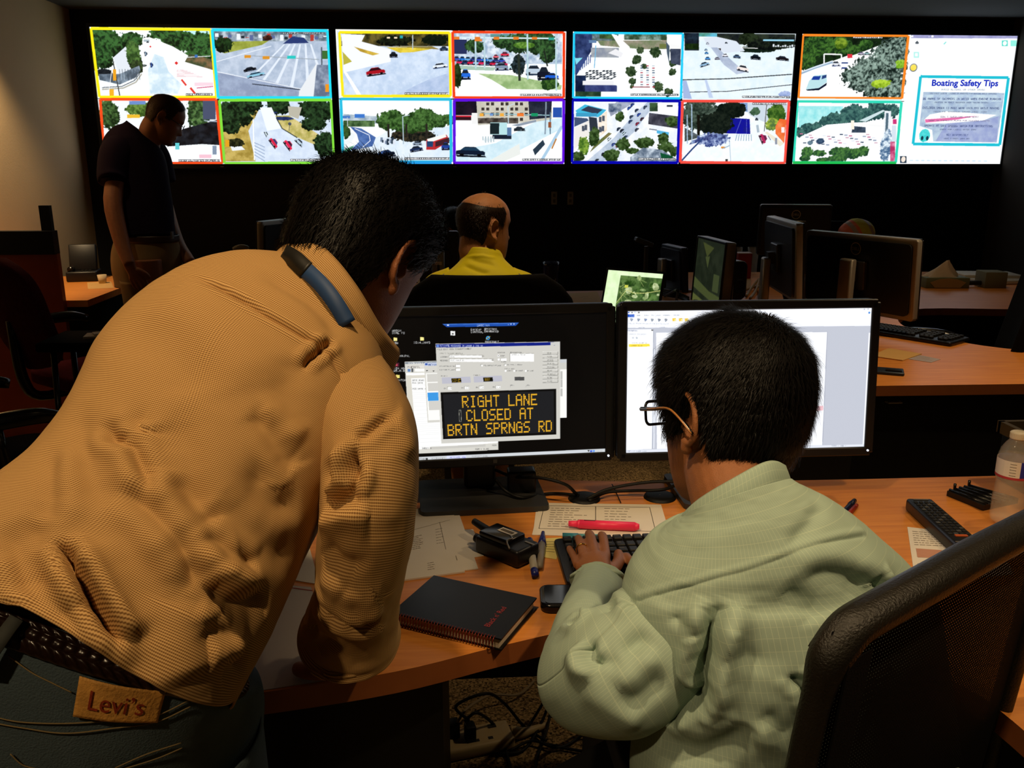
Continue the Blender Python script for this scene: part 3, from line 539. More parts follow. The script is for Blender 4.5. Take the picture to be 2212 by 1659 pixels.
def pic4():
    c = Cv(560, 316); c.frame([(178, 130), (2150, 143), (1990, 1308), (75, 1325)]); h, v = int(c.W * .503), int(c.H * .508)
    c.clip = (0, 0, h, v); c.rect(120, 120, 1180, 740, 'fcfdfd'); c.poly([(190, 140), (1150, 150), (1130, 300), (700, 290), (400, 400), (170, 460)], '0c140c', '182c14')
    tree_row(c, [(290, 250, 110, 110), (230, 380, 80, 80), (400, 240, 110, 90), (520, 240, 120, 90), (650, 280, 80, 50), (760, 230, 70, 50)], '142c14', '44702c'); c.blob(535, 215, 60, 50, '3c5c14', '84a030', .6); c.poly([(160, 490), (420, 400), (720, 300), (900, 230), (760, 420), (520, 690), (150, 700)], 'fafcfc')
    c.line([(380, 440), (380, 315), (540, 318), (540, 390)], 12, 'f8f8f8'); c.line([(165, 490), (290, 440), (460, 385)], 24, '98b0c8'); c.line([(165, 480), (460, 376)], 8, 'e8f0f8')
    c.rect(595, 315, 640, 350, 'd83040'); c.car(720, 305, 60, 26, 'a8a0b8'); c.car(775, 305, 50, 26, '88b0b0'); c.car(490, 400, 80, 40, 'd8dce4', '30447c'); c.rect(540, 390, 600, 400, '1c3478'); c.rect(540, 435, 590, 448, '18307c')
    for x, y, rx, ry in ((960, 400, 190, 190), (820, 480, 190, 150), (700, 520, 160, 100), (1050, 300, 110, 170), (1000, 600, 130, 110), (740, 600, 140, 60), (900, 660, 160, 60), (1040, 660, 80, 60)): c.blob(x, y, rx, ry, '101c18', '90a89c', 1.1)
    c.blob(900, 580, 90, 40, '789c1c', 'b8d840', .8); c.blob(1080, 400, 50, 40, '68a020', 'a0c840', .9); c.poly([(210, 640), (240, 560), (290, 510), (400, 500), (405, 570), (330, 625)], 'b8dce4'); c.poly([(262, 550), (280, 518), (350, 515), (335, 550)], '1c3c98'); c.poly([(355, 545), (362, 512), (402, 503), (400, 530)], '284078'); c.poly([(210, 640), (330, 625), (405, 575), (400, 600), (330, 645), (225, 650)], '101830'); c.stamp(650, 158, 260, 11)
    c.clip = (0, v, h, c.H); c.rect(70, 740, 1120, 1330, 'f6f8fc'); c.poly([(140, 790), (560, 790), (520, 860), (140, 1000)], '8cdce0', 'b4ecec')
    for x, y, r in ((150, 1030, 60), (230, 1000, 70), (310, 980, 60), (400, 930, 70), (480, 900, 80), (580, 840, 60), (660, 830, 80), (700, 880, 100), (860, 830, 110), (980, 830, 90), (560, 920, 100), (450, 990, 90), (780, 860, 90)): c.blob(x, y, r, r * .75, '1c3c40', '48746c', .8)
    c.poly([(160, 1070), (400, 960), (620, 940), (1050, 920), (1050, 1290), (140, 1290), (110, 1140)], 'f4f6fa'); c.poly([(640, 970), (760, 980), (760, 1030), (630, 1030)], '48586c', '283444'); c.line([(640, 920), (640, 1000)], 30, 'f4ecdc'); c.line([(650, 950), (930, 970)], 16, 'f0f0f0'); c.poly([(700, 920), (920, 820), (940, 830), (760, 930)], 'c8dce0')
    for k in range(40): c.rect(150 + (k * 53) % 700, 1040 + (k * 29) % 100, 180 + (k * 53) % 700, 1050 + (k * 29) % 100, ['c87898', '8c98b0', '405068', 'd0a8b8', 'e0e4ec'][k % 5])
    c.blob(340, 1110, 40, 26, '283c58', '48607c'); c.blob(245, 1125, 26, 20, '50687c', '708898')
    for x, y, rx, ry in ((220, 1210, 60, 50), (330, 1220, 70, 30), (540, 1210, 120, 50), (640, 1220, 80, 50), (500, 1270, 90, 40), (730, 1200, 70, 50), (200, 1270, 50, 30), (380, 1280, 80, 20)): c.blob(x, y, rx, ry, '1c3c28', '4c7c3c', .8)
    c.poly([(800, 1160), (1000, 1160), (940, 1290), (760, 1290)], 'ffffff'); c.line([(965, 830), (945, 1290)], 60, 'e4eaf0'); c.line([(960, 850), (950, 1060)], 24, '506878'); c.blob(945, 1150, 50, 150, '48688c', 'e0ecf4', .6); c.rect(985, 1110, 1030, 1290, 'b03060', 'e090b0'); c.rect(1010, 905, 1045, 950, 'c83878'); c.rect(1000, 960, 1040, 1110, 'd0dce8')
    c.clip = (h, 0, c.W, c.H); c.rect(1030, 120, 2200, 1340, 'fafcff'); c.rect(1160, 130, 2200, 168, '9090c0', 'a8a8d0'); c.rect(1170, 142, 1200, 160, 'f0f0ff'); c.rect(1365, 142, 1385, 160, 'f0f0ff'); c.rect(1340, 150, 1345, 158, 'f0f0ff')
    c.poly([(1215, 210), (1235, 190), (1252, 210), (1245, 220), (1222, 220)], '505860'); c.line([(1478, 222), (1500, 200)], 10, '88e0d8'); c.rect(2005, 185, 2060, 238, '60d8c8'); c.blob(2032, 210, 18, 20, 'f4ffff', 'ffffff', 0); c.rect(2085, 185, 2140, 238, '90ecdc'); c.rect(1203, 292, 1252, 345, 'b0ece4'); c.rect(1215, 304, 1240, 333, 'f8ffff')
    c.blob(1200, 434, 36, 38, '707478', '8c9094', 0); c.blob(1200, 434, 27, 29, 'f0d850', 'f8e060', 0)
    B = [(1265, 515), (2066, 522), (1988, 1132), (1195, 1130)]
    c.poly(B, 'f8fcfc'); c.poly([(1290, 655), (2030, 660), (1960, 1110), (1380, 1105), (1370, 1000), (1255, 965)], 'b8ccdc', '9cb0cc'); c.poly([(1300, 680), (2025, 680), (2010, 740), (1290, 735)], 'a8bcd8', 'c4d8e4'); c.poly([(1300, 905), (1350, 860), (1500, 830), (1960, 860), (1840, 910), (1500, 940), (1310, 940)], 'fcfcfc'); c.poly([(1305, 905), (1780, 870), (1600, 905), (1310, 935)], 'e070a8'); c.poly([(1500, 940), (1840, 912), (1980, 870), (1960, 1110), (1400, 1105)], '94a0cc', 'a8b4d4')
    c.blob(1300, 1050, 50, 60, '38c8c8', '58d8d8', .2); c.blob(1278, 1075, 12, 20, '183848', '183848', 0); c.blob(1325, 1075, 12, 20, '183848', '183848', 0)
    fw = lambda x, y, st, w, hh, q: c.text(x, y, st, w / (6 * len(st)), q, hh / 7)
    fw(1455, 625, 'AVOID ALCOHOL OR OTHER DRUGS', 400, 15, '788098'); fw(1350, 662, 'YOU COULD LOSE DL LICENSE IF ARRESTED FOR BOATING WHILE IMPAIRED', 610, 11, '4c5878')
    fw(1288, 707, 'BE AWARE OF SWIMMERS IN WATER WHEN ENGINE RUNNING', 712, 19, '2c3868'); fw(1395, 743, 'PROVIDE AN ADULT OBSERVER WHEN TOWING SKIERS', 490, 12, '4c5878'); fw(1284, 790, 'CHILDREN UNDER 13 MUST WEAR USCG PFD WHILE MOVING', 700, 19, '2c3868'); fw(1385, 828, 'ADULTS SHOULD WEAR ONE TOO', 485, 11, '6c7488')
    fw(1448, 873, 'DON T OVERLOAD YOUR BOAT', 350, 15, '6c5878'); fw(1340, 909, 'KEEP IN CAPACITY PLATE FOR PERSONS LIMITS', 555, 11, '604c70'); fw(1298, 954, 'OPERATE AT SAFE SPEEDS, WATCH FOR OBSTRUCTIONS', 626, 18, '2c3868'); fw(1440, 990, 'CHECK FOR LIGHTS AFTER DARK', 335, 11, '4c5878'); fw(1502, 1036, 'ACT RESPONSIBLY', 200, 17, '3c4878'); fw(1480, 1072, 'HAVE A GREAT SAFE DAY', 235, 11, '4c5878')
    c.border(B, 26, '20bcd0'); c.rect(1075, 1242, 1135, 1305, '405878', '283848'); c.blob(1105, 1270, 20, 26, 'e8d8c8', 'f0e4d8', 0)
    for k in range(14): c.rect(1165 + k * 52, 1275, 1195 + k * 52, 1285, 'c8e0f0')
    c.clip = (0, 0, c.W, c.H); c.border([(186, 142), (1154, 146), (1094, 716), (140, 716)], 24, 'f08424'); c.border([(132, 748), (1090, 748), (1036, 1302), (92, 1308)], 24, '30d4b4'); c.line([(84, 1310), (1040, 1306)], 26, '20b850'); c.line([(140, 726), (1094, 730)], 14, 'd8f0f0')
    return c
# ---------------------------------------------------------------- materials of the room
M_WALL = mat('wall_paint', 'c9b08a', rough=0.85, spec=0.2, var=0.05, vscale=3, bump=0.15, bscale=120)
M_BLACKW = mat('black_wall_panel', '0c0c0e', rough=0.7, spec=0.25, var=0.2, vscale=2)
M_RWALL = mat('dark_grey_wall', '3a3632', rough=0.9, spec=0.1)
M_CEIL = mat('ceiling_paint', '54585a', rough=0.95, spec=0.1)
M_WOOD = wood_mat('cherry_laminate', 'd48a3e', 'c07430')
M_WEDGE = mat('cherry_edge_band', '96552a', rough=0.5, var=0.1, vscale=30)
M_BLACK = mat('black_laminate', '0b0b0c', rough=0.5, spec=0.3)
M_PLAST = mat('black_plastic', '101012', rough=0.38, spec=0.45, bump=0.03, bscale=400)
M_PLASTG = mat('glossy_black_plastic', '08080a', rough=0.2, spec=0.5)
M_GREYP = mat('dark_grey_plastic', '2e2d2c', rough=0.45)
M_ALU = mat('brushed_grey_metal', '8d8880', rough=0.38, metal=0.7)
M_SILV = mat('silver_plastic', '8c8478', rough=0.4, metal=0.4)
M_PAPER = mat('paper', 'd8cfc0', rough=0.9, spec=0.1)
M_INK = mat('ink', '2a2622', rough=0.9, spec=0.1)
M_RUB = mat('black_rubber', '0a0a0a', rough=0.55, spec=0.3)
M_CARPET = carpet_mat()
M_LOGO = mat('pale_logo_paint', 'a89878', rough=0.4, metal=0.3)

def struct(name, mb, m): return tag(mb.build(name, m), kind='structure')
XL, XR, YB, YF = -2.52, 3.98, 6.27, -1.7
struct('floor', MB().box(((XL + XR) / 2, (YB + YF) / 2, -0.05), (XR - XL + .4, YB - YF + .4, 0.1)), M_CARPET)
struct('ceiling', MB().box(((XL + XR) / 2, (YB + YF) / 2, CEIL + 0.05), (XR - XL + .4, YB - YF + .4, 0.1)), M_CEIL)
struct('wall_left', MB().box((XL - .06, (YB + YF) / 2, CEIL / 2), (0.12, YB - YF, CEIL)), M_WALL)
struct('wall_right', MB().box((XR + .06, (YB + YF) / 2, CEIL / 2), (0.12, YB - YF, CEIL)), M_RWALL)
struct('wall_back', MB().box(((XL + XR) / 2, YB + .06, CEIL / 2), (XR - XL + .24, 0.12, CEIL)), M_BLACKW)
struct('wall_front', MB().box(((XL + XR) / 2, YF - .06, CEIL / 2), (XR - XL + .24, 0.12, CEIL)), M_WALL)

# recessed downlights, one over each pool of light, plus one for the added fill
M_LAMP = mat('lamp_glow', 'fff0d0', emit='ffd9a0', es=6.0)
M_TRIM = mat('lamp_trim', 'd8d4cc', rough=0.5)
spotnames = ['over the two men at the near desk', 'over the man in the pale green shirt', 'over the near desk by the water bottle', 'over the man in the yellow shirt', 'over the middle desk with the keyboard', 'over the far right desk', 'beside the beige wall', 'over the desk by the beige wall', 'added as fill behind the man in the tan shirt']
for (sx, sy, *_), nm in zip(SPOTS, spotnames):
    t = thing('downlight', 'round recessed ceiling downlight ' + nm, 'ceiling light', (sx, sy, CEIL), 0, 'recessed ceiling downlights')
    MB().lathe([(0.062, 0), (0.062, -0.008), (0.085, -0.006), (0.085, 0)], n=28).build('trim_ring', M_TRIM, t, True)
    MB().lathe([(0.0005, -0.0015), (0.061, -0.0015)], n=28).build('lamp_face', M_LAMP, t)

# ---------------------------------------------------------------- the video wall: four big displays
DW, DG, DX0, DZ0, DY = 1.55, 0.0458, -2.369, 1.4096, 6.193
DH = DW * 9 / 16
dl = ['leftmost, partly behind the standing man', 'second from the left, with yellow, red, blue and purple tiles', 'third from the left, with cyan, navy and red tiles', 'rightmost, half of it a white web page']
ql = [['road tile with yellow border', 'road tile with cyan border', 'plaza tile with red border', 'road tile with green border'], ['junction tile with yellow border', 'traffic tile with red border', 'curved road tile with blue border', 'truck tile with purple border'], ['car park tile with cyan border', 'junction tile without border', 'street tile with navy border', 'shaded road tile with red border'], ['bridge tile with orange border', 'white web page with boating poster', 'shore tile with green border', '']]
for i, fn in enumerate((pic1, pic2, pic3, pic4)):
    x0 = DX0 + i * (DW + DG); cx = x0 + DW / 2; cz = DZ0 + DH / 2
    t = thing('video_wall_display', 'lit wall display, ' + dl[i], 'display', (cx, YB, DZ0), 0, 'video wall displays')
    b = MB(); fw_, fd = 0.021, 0.004
    b.box((cx, (DY + 0.012 + YB) / 2, cz), (DW + .04, YB - DY - 0.012, DH + .044))
    b.build('housing', M_PLAST, t, world=True)
    b = MB()
    for sx in (-1, 1): b.box((cx + sx * (DW / 2 + .0105), DY + .003, cz), (.020, .02, DH + .044))
    b.box((cx, DY + .003, DZ0 - .014), (DW, .02, .03)); b.box((cx, DY + .003, DZ0 + DH + .011), (DW, .02, .022))
    b.build('bezel', M_PLASTG, t, world=True)
    MB().box((cx + .005, DY - .008, DZ0 - .017), (.022, .002, .006)).build('badge', M_SILV, t, world=True)
    im = fn().to_pixels(); T = (np.eye(3), (cx, DY, cz))
    if i < 3:
        for q, (a0, a1, b0, b1) in enumerate([(0, .5, 0, .5), (.5, 1, 0, .5), (0, .5, .5, 1), (.5, 1, .5, 1)]):
            screen_mesh('camera_feed', im, DW, DH, t, T, ql[i][q], a0, a1, b0, b1)
    else:
        screen_mesh('camera_feed', im, DW, DH, t, T, ql[3][0], 0, .5, 0, .5)
        screen_mesh('camera_feed', im, DW, DH, t, T, ql[3][2], 0, .5, .5, 1)
        screen_mesh('web_page', im, DW, DH, t, T, ql[3][1], .5, 1, 0, 1)
for k, (x, y) in enumerate(((1197, 428), (1232, 428))):
    p = py_(x, y, YB)
    t = thing('wall_plate', 'beige rectangular socket plate on the black wall, %s of two' % ('left' if k == 0 else 'right'), 'wall plate', p, 0, 'socket plates on the black wall')
    MB().box((0, -.004, 0), (.042, .008, .092), bev=.002).build('plate', mat('plate_beige', '8c8270', rough=.5), t)
    MB().box((0, -.009, .02), (.018, .003, .024)).box((0, -.009, -.02), (.018, .003, .024)).build('socket', mat('plate_dark', '4c463c', rough=.5), t)

# ---------------------------------------------------------------- desks
DZ = 0.735
def worktop(t, poly, label=None):
    o = MB().prism(poly, DZ - .034, DZ).build('worktop', [M_WOOD], t, world=True)
    o.data.materials.append(M_WEDGE)
    for p in o.data.polygons:
        if abs(p.normal.z) < .5: p.material_index = 1
    return o
near = crom([(-1.3, .96, 0), (-.6, .975, 0), (-.29, 1.02, 0), (-.095, 1.06, 0), (.058, 1.117, 0), (.2, 1.163, 0), (.36, 1.19, 0), (.5, 1.175, 0), (.61, 1.09, 0), (.672, .98, 0), (.695, .90, 0), (.72, .6, 0)], 5)[:, :2].tolist()
desk1 = thing('console_desk', 'curved cherry wood console desk nearest the camera, carrying the two lit monitors', 'desk', (.2, 1.4, 0), 0, 'curved cherry console desks')
worktop(desk1, near + [(1.5, .6), (1.72, 1.0), (1.72, 1.745), (.9, 1.745), (.5, 1.75), (.165, 1.79), (-.11, 1.757), (-1.3, 1.72)])
MB().box((-.42, 1.42, .35), (.78, .56, .70)).build('pedestal', M_BLACK, desk1, world=True)
MB().box((1.27, 1.2, .35), (.8, .98, .70)).build('pedestal', M_BLACK, desk1, world=True)
MB().box((.42, 1.705, .50), (.9, .02, .40)).build('modesty_panel', M_BLACK, desk1, world=True)

desk2 = thing('console_desk', 'cherry wood console desk in the middle with the black keyboard and the big monitor back', 'desk', (2.0, 3.0, 0), 0, 'curved cherry console desks')
far_in = crom([(2.9, 2.78, 0), (2.5, 2.85, 0), (2.17, 3.0, 0), (2.0, 3.16, 0), (1.93, 3.4, 0), (1.95, 3.6, 0), (2.05, 3.78, 0), (2.26, 3.97, 0), (2.75, 3.915, 0), (3.5, 3.86, 0)], 4)[:, :2].tolist()
worktop(desk2, [(1.28, 2.545), (2.9, 2.52)] + far_in + [(3.5, 5.35), (1.35, 5.45), (1.3, 4.70), (.52, 4.655), (.40, 4.2), (1.05, 3.98), (1.3, 3.6)])
MB().box((2.08, 2.66, .35), (1.56, .10, .70)).build('front_panel', M_BLACK, desk2, world=True)
MB().box((1.42, 3.2, .35), (.2, .9, .70)).build('side_panel', M_BLACK, desk2, world=True)
MB().box((2.3, 4.9, .35), (1.8, .5, .70)).build('pedestal', M_BLACK, desk2, world=True)
p = py_(1928, 867, 2.605)
MB().tube([p + V3(-.024, 0, 0), p + V3(-.022, -.018, 0), p + V3(.022, -.018, 0), p + V3(.024, 0, 0)], .003, 8).build('handle', M_ALU, desk2, world=True)

# left workstation by the beige wall: screen, red wood side, desk
t = thing('workstation', 'dark workstation against the beige wall with black top rail and red wood side panel', 'workstation', (-2.2, 4.7, 0))
lwp = []
pA = pz(0, 505, 1.08); pB = pz(165, 498, 1.08)
MB().box((-2.235, 4.45, 1.035), (.5, .06, .115)).build('top_rail', M_BLACK, t, world=True)
MB().box((-2.235, 4.46, .50), (.5, .035, .96)).build('side_panel', mat('red_wood', 'a03c1c', rough=.45, var=.2, vscale=8), t, world=True)
MB().box((-2.02, 4.46, 1.15), (.05, .03, .13)).build('rail_post', M_BLACK, t, world=True)
MB().box((-2.20, 5.0, .718), (.62, 1.0, .034)).build('worktop', M_WOOD, t, world=True)
MB().box((-2.20, 5.0, .35), (.58, .9, .70)).build('base_cabinet', M_BLACK, t, world=True)

# ---------------------------------------------------------------- monitors
def mon_T(c, yaw, tilt):
    """local frame of a panel: x right, y away from the viewer of the screen, z up"""
    return rotz(yaw) @ rotx(-tilt), np.asarray(c, float)
def monitor(label, c, yaw, tilt, W, H, img=None, logo=True, stand=True, bez=.018, th=.028, base=(.26, .18), group='computer monitors', name='computer_monitor', metal=M_PLAST, stand_mat=None, edge=None, pole_h=None, basez=None, legs=True):
    basez = DZ if basez is None else basez
    R, c = mon_T(c, math.radians(yaw), math.radians(tilt))
    t = thing(name, label, 'monitor', (c[0], c[1], basez), 0, group)
    sm = stand_mat or M_ALU
    o = MB().prism(rrect(W, H, .014), -.5 * th, .5 * th, T=(R @ rotx(PI / 2), c + R @ V3(0, th * .5 + .004, 0))).build('housing', edge or metal, t, world=True)
    bevel(o, .004, 2)
    # swelling back shell
    MB().prism(rrect(W * .93, H * .88, .02), 0, .012, T=(R @ rotx(-PI / 2), c + R @ V3(0, th + .003, 0))).build('back_shell', metal, t, world=True)
    MB().box(c + R @ V3(0, th + .022, 0), (.12, .02, .12), R=R, bev=.004).build('mount_plate', M_GREYP, t, world=True)
    b = MB(); 
    for s in (-1, 1):
        b.box(c + R @ V3(s * (W / 2 - bez / 2), 0, 0), (bez, .008, H - .012), R=R, bev=.002); b.box(c + R @ V3(0, 0, s * (H / 2 - bez / 2)), (W - .012, .008, bez), R=R, bev=.002)
    b.build('bezel', M_PLAST, t, world=True)
    sw, sh = W - 2 * bez, H - 2 * bez
    if img is not None: screen_mesh('screen', img, sw, sh, t, (R, c + R @ V3(0, .001, 0)))
    else: MB().box(c + R @ V3(0, .003, 0), (sw, .003, sh), R=R).build('screen', mat('dark_glass', '0a0c0c', rough=.12, spec=.5), t, world=True)
    if logo:
        q = c + R @ V3(0, th + .0165, H / 2 - .056); rr = .026
        Rb = R @ rotz(PI)
        ring = MB(); n = 36
        V = [q + Rb @ V3(r * math.cos(2 * PI * k / n), 0, r * math.sin(2 * PI * k / n)) for r in (rr, rr * .87) for k in range(n)]
        ring.add(V, [(k, (k + 1) % n, n + (k + 1) % n, n + k) for k in range(n)]).build('logo_ring', M_LOGO, t, world=True)
        text_obj('DELL', .0175, (Rb @ rotx(PI / 2), q + Rb @ V3(0, 0, -.006)), M_LOGO, t, 'logo', 'CENTER', .040)
    if stand:
        up = c + R @ V3(0, th + .05, 0); bx, by = up[0], up[1]; dy = R @ V3(0, 1, 0); dyh = nrm(V3(dy[0], dy[1], 0))
        ph = pole_h or (c[2] + .06)
        cc = V3(bx, by, 0) + dyh * .012
        Ry = rotz(math.atan2(-dyh[0], dyh[1]))
        bevel(MB().box((cc[0], cc[1], (ph + basez + .012) / 2), (.068, .034, ph - basez - .012), R=Ry, bev=.006).build('stand_column', sm, t, world=True), .003)
        MB().box(c + R @ V3(0, th + .034, 0), (.05, .05, .05), R=R).build('hinge', M_GREYP, t, world=True)
        bb = V3(bx, by, 0) - dyh * .03
        MB().prism(rrect(base[0], base[1], .012), 0, .012, T=(Ry, V3(bb[0], bb[1], basez))).build('stand_base', sm, t, world=True)
    return t, R, c

desk3 = thing('console_desk', 'cherry wood console desk at left behind the bent man, carrying the turned away monitors', 'desk', (-.5, 4.4, 0), 0, 'curved cherry console desks')
worktop(desk3, [(-1.30, 3.92), (.18, 3.92), (.22, 5.05), (-1.30, 5.05)])
MB().box((-.55, 4.02, .35), (1.40, .04, .70)).build('front_panel', M_BLACK, desk3, world=True) if 0 else None
for q_ in (-1.2, .08): MB().box((q_, 4.5, .35), (.06, .9, .70)).build('side_panel', M_BLACK, desk3, world=True)
# ---------------------------------------------------------------- pictures on the two near monitors
def pic_left():
    c = Cv(620, 352, '040404'); F = lambda x, y: (x, y)
    # corners of the lit area in the photo-crop coordinates
    c.frame([(-72, 133), (2090, 60), (2090, 1330), (-72, 1417)])
    t = c.text
    def lab(x, y, s1, s2=None): t(x, y, s1, 2.6, 'c8c8c8', 2.4); s2 and t(x, y + 20, s2, 2.6, 'c8c8c8', 2.4)
    c.poly([(680, 178), (1335, 160), (1305, 190), (720, 206)], '1c4ca8'); c.poly([(690, 180), (1325, 163), (1322, 168), (694, 185)], '4c7cd0'); t(975, 180, 'SPECTRA', 2.6, 'a0b8e8'); c.rect(722, 184, 738, 194, 'e0e8f8'); c.rect(1260, 170, 1270, 180, 'c0d0f0'); c.rect(1286, 168, 1296, 180, 'c0d0f0'); c.rect(1238, 178, 1248, 181, 'c0d0f0')
    lab(920, 218, 'BACKUP', 'CONTROL'); lab(1035, 212, 'SPECTRA', 'ENHANCED'); c.rect(750, 240, 788, 278, 'e8e8e8'); c.rect(762, 258, 776, 270, '404040')
    c.blob(1066, 298, 17, 17, '3890d8', '48a8e8', 0); c.blob(1066, 298, 8, 8, '081018', '081018', 0); c.line([(1048, 312), (1086, 284)], 4, 'd8c860'); lab(1038, 324, 'INTERNET')
    for x, y, s_ in ((508, 310, '2014_2015'), (284, 316, 'CSW'), (294, 642, 'SNAPMATCH')):
        c.rect(x - 15, y - 14, x + 15, y + 14, 'e8d878', 'f8f0a8'); c.rect(x - 15, y - 17, x - 2, y - 12, 'd8c060'); lab(x - len(s_) * 8, y + 24, s_)
    lab(258, 232, 'WATCH', 'DIAL FB'); lab(150, 350, 'UTILITY', 'V.3.1'); lab(30, 372, 'SUPPORT 1'); c.poly([(155, 420), (190, 425), (175, 445), (158, 440)], 'd8703c'); c.rect(170, 425, 190, 440, 'c8c8c0'); lab(125, 456, 'TRANSTUNE 1'); c.poly([(270, 435), (290, 412), (304, 434), (286, 446)], '5060c8'); c.rect(272, 432, 292, 446, 'd0d8e8'); lab(248, 452, 'CONTROLPNL')
    c.rect(168, 520, 188, 556, 'f0f0f0'); lab(180, 566, 'TEXT', 'DOC.TXT'); c.rect(272, 520, 310, 556, '401828'); c.rect(278, 530, 296, 550, 'b04050'); lab(262, 562, 'SSH HD', 'V3.0.8'); c.rect(-100, 420, 70, 445, 'e0e0e0') if 0 else None
    # spreadsheet window
    c.poly([(355, 512), (1140, 485), (1143, 1305), (380, 1340)], 'd2d0c8'); c.poly([(358, 515), (1140, 488), (1140, 500), (360, 532)], '808890'); t(385, 517, 'MICROSOFT EXCEL - ', 2.4, 'e8e8e8'); c.rect(375, 545, 620, 565, 'dcd8d0')
    for x in (380, 412, 446): t(x, 550, 'FIL', 2.2, '404040')
    c.rect(378, 575, 402, 600, '6080b0'); c.rect(410, 570, 425, 602, '505458'); c.rect(440, 572, 620, 598, 'f4f4f0'); c.poly([(364, 612), (640, 604), (640, 624), (366, 632)], 'f8f8f4')
    c.poly([(405, 652), (1120, 620), (1140, 1240), (436, 1300)], 'f6f6f4'); c.poly([(366, 634), (640, 622), (640, 648), (368, 658)], 'd4d0c4'); c.poly([(366, 640), (404, 640), (432, 1300), (380, 1300)], 'd4d0c4')
    for k in range(38): c.line([(406 + k * .8, 668 + k * 17.2), (640, 660 + k * 17.2)], 1.3, 'd4d6da')
    for y, s_ in ((668, 'DATE ROAD'), (692, 'MSG DATE'), (744, 'MSG DATE 1')): t(415, y, s_, 1.9, '707070')
    c.poly([(436, 1300), (1100, 1262), (1142, 1260), (1143, 1303), (440, 1335)], 'd2d0c8'); c.poly([(545, 1275), (1030, 1252), (1030, 1274), (548, 1298)], 'c4c2bc'); t(480, 1280, 'SHEET 1', 2, '505050'); t(1090, 1256, 'NUM', 2, '606060'); t(940, 1290, 'SUM 1 2.05', 2, '505050')
    # list window left of the dialog, and the one behind at right
    c.poly([(518, 520), (640, 516), (640, 1050), (535, 1055)], 'cfcdc6'); c.poly([(520, 520), (640, 516), (640, 545), (522, 549)], 'c4cce0'); c.rect(528, 524, 548, 542, '3858a8'); t(556, 528, 'ACTIVE', 2.6, '28407c'); c.line([(535, 590), (550, 588)], 8, '404040'); c.poly([(588, 588), (606, 588), (598, 600)], '303030')
    c.poly([(530, 612), (640, 608), (640, 1030), (542, 1034)], 'f4f4f0'); c.poly([(540, 620), (640, 616), (640, 686), (542, 690)], 'cccac4'); c.poly([(545, 700), (640, 696), (640, 768), (547, 772)], 'cccac4'); c.poly([(540, 786), (632, 782), (634, 856), (544, 860)], '3c94dc'); c.poly([(548, 862), (640, 858), (640, 940), (550, 942)], 'cccac4')
    c.poly([(1600, 486), (1744, 482), (1744, 1012), (1600, 1018)], 'f2f2ee'); c.poly([(1685, 486), (1744, 484), (1744, 512), (1685, 514)], 'c4c8cc'); c.poly([(1685, 514), (1744, 512), (1744, 572), (1685, 574)], 'c8c8c2'); 
    for y in (590, 665, 745): c.rect(1690, y, 1708, y + 72, 'b8b8b4')
    # dialog
    c.poly([(620, 352), (1687, 325), (1687, 1205), (648, 1245)], 'cbc9c2'); c.poly([(622, 356), (1685, 330), (1685, 357), (624, 386)], '0c1c7c'); c.poly([(1605, 334), (1685, 331), (1685, 357), (1605, 359)], 'c8c8c4'); c.rect(628, 362, 648, 382, '6890d8'); t(655, 361, 'ACTIVATE MESSAGES IN LAMAR @ 290 SB', 1.75, 'e0e8ff', 2.4)
    for k, s_ in enumerate(('FILE', 'EDIT', 'VIEW', 'SIGNS', 'OPTIONS', 'HELP')): t(635 + k * 50, 396 - k * 1.5, s_, 1.7, '585858')
    def fld(x0, y0, x1, y1, q='f8f8f6'): c.rect(x0 - 3, y0 - 3, x1, y1, '86847c'); c.rect(x0, y0, x1, y1, q)
    t(655, 432, 'ITEM TO ACTIVATE MESSAGES', 1.3, '707068'); t(658, 462, 'LIBRARY', 1.6, '585858'); t(655, 494, 'MESSAGE', 1.6, '585858'); fld(735, 452, 1030, 472); c.rect(1012, 450, 1030, 470, 'b0aea8'); fld(735, 485, 1112, 510); c.rect(1095, 480, 1112, 502, 'b0aea8'); t(745, 492, 'MISC_QUEUE_01', 1.5, '888888'); t(745, 460, 'MISC', 1.5, '888888')
    t(650, 545, 'ACTIVATION PRIORITY', 1.3, '606060'); t(650, 577, 'RUN TIME PRIORITY', 1.3, '606060'); fld(788, 535, 824, 558); fld(788, 568, 824, 590); fld(1003, 533, 1018, 549); t(1028, 537, 'USE DEFAULT MESSAGE', 1.3, '606060'); fld(1205, 530, 1220, 544); t(1228, 530, 'USE PRIORITY MESSAGE', 1.1, '606060')
    t(1148, 422, 'DURATION', 1.3, '606060'); c.blob(1153, 453, 9, 9, 'f8f8f8', 'ffffff', 0); c.blob(1153, 453, 4, 4, '303030', '303030', 0); t(1168, 450, 'INDEF', 1.4, '606060'); c.blob(1155, 487, 9, 9, 'f8f8f8', 'ffffff', 0); fld(1174, 476, 1224, 500); t(1176, 505, 'MINUTES', 1.1, '606060'); t(1255, 420, 'DESCRIPTION', 1.5, '606060'); fld(1255, 434, 1460, 505); t(1270, 440, 'LAMAR @ 290 SB', 1.4, '909090')
    t(1205, 566, 'DISPLAY MODE', 1.2, '606060')
    for x, s_ in ((1213, 'SINGLE'), (1288, 'BY PHASE'), (1388, 'BY LINE')): c.blob(x, 588, 8, 8, 'f8f8f8', 'ffffff', 0); t(x + 14, 583, s_, 1.3, '606060')
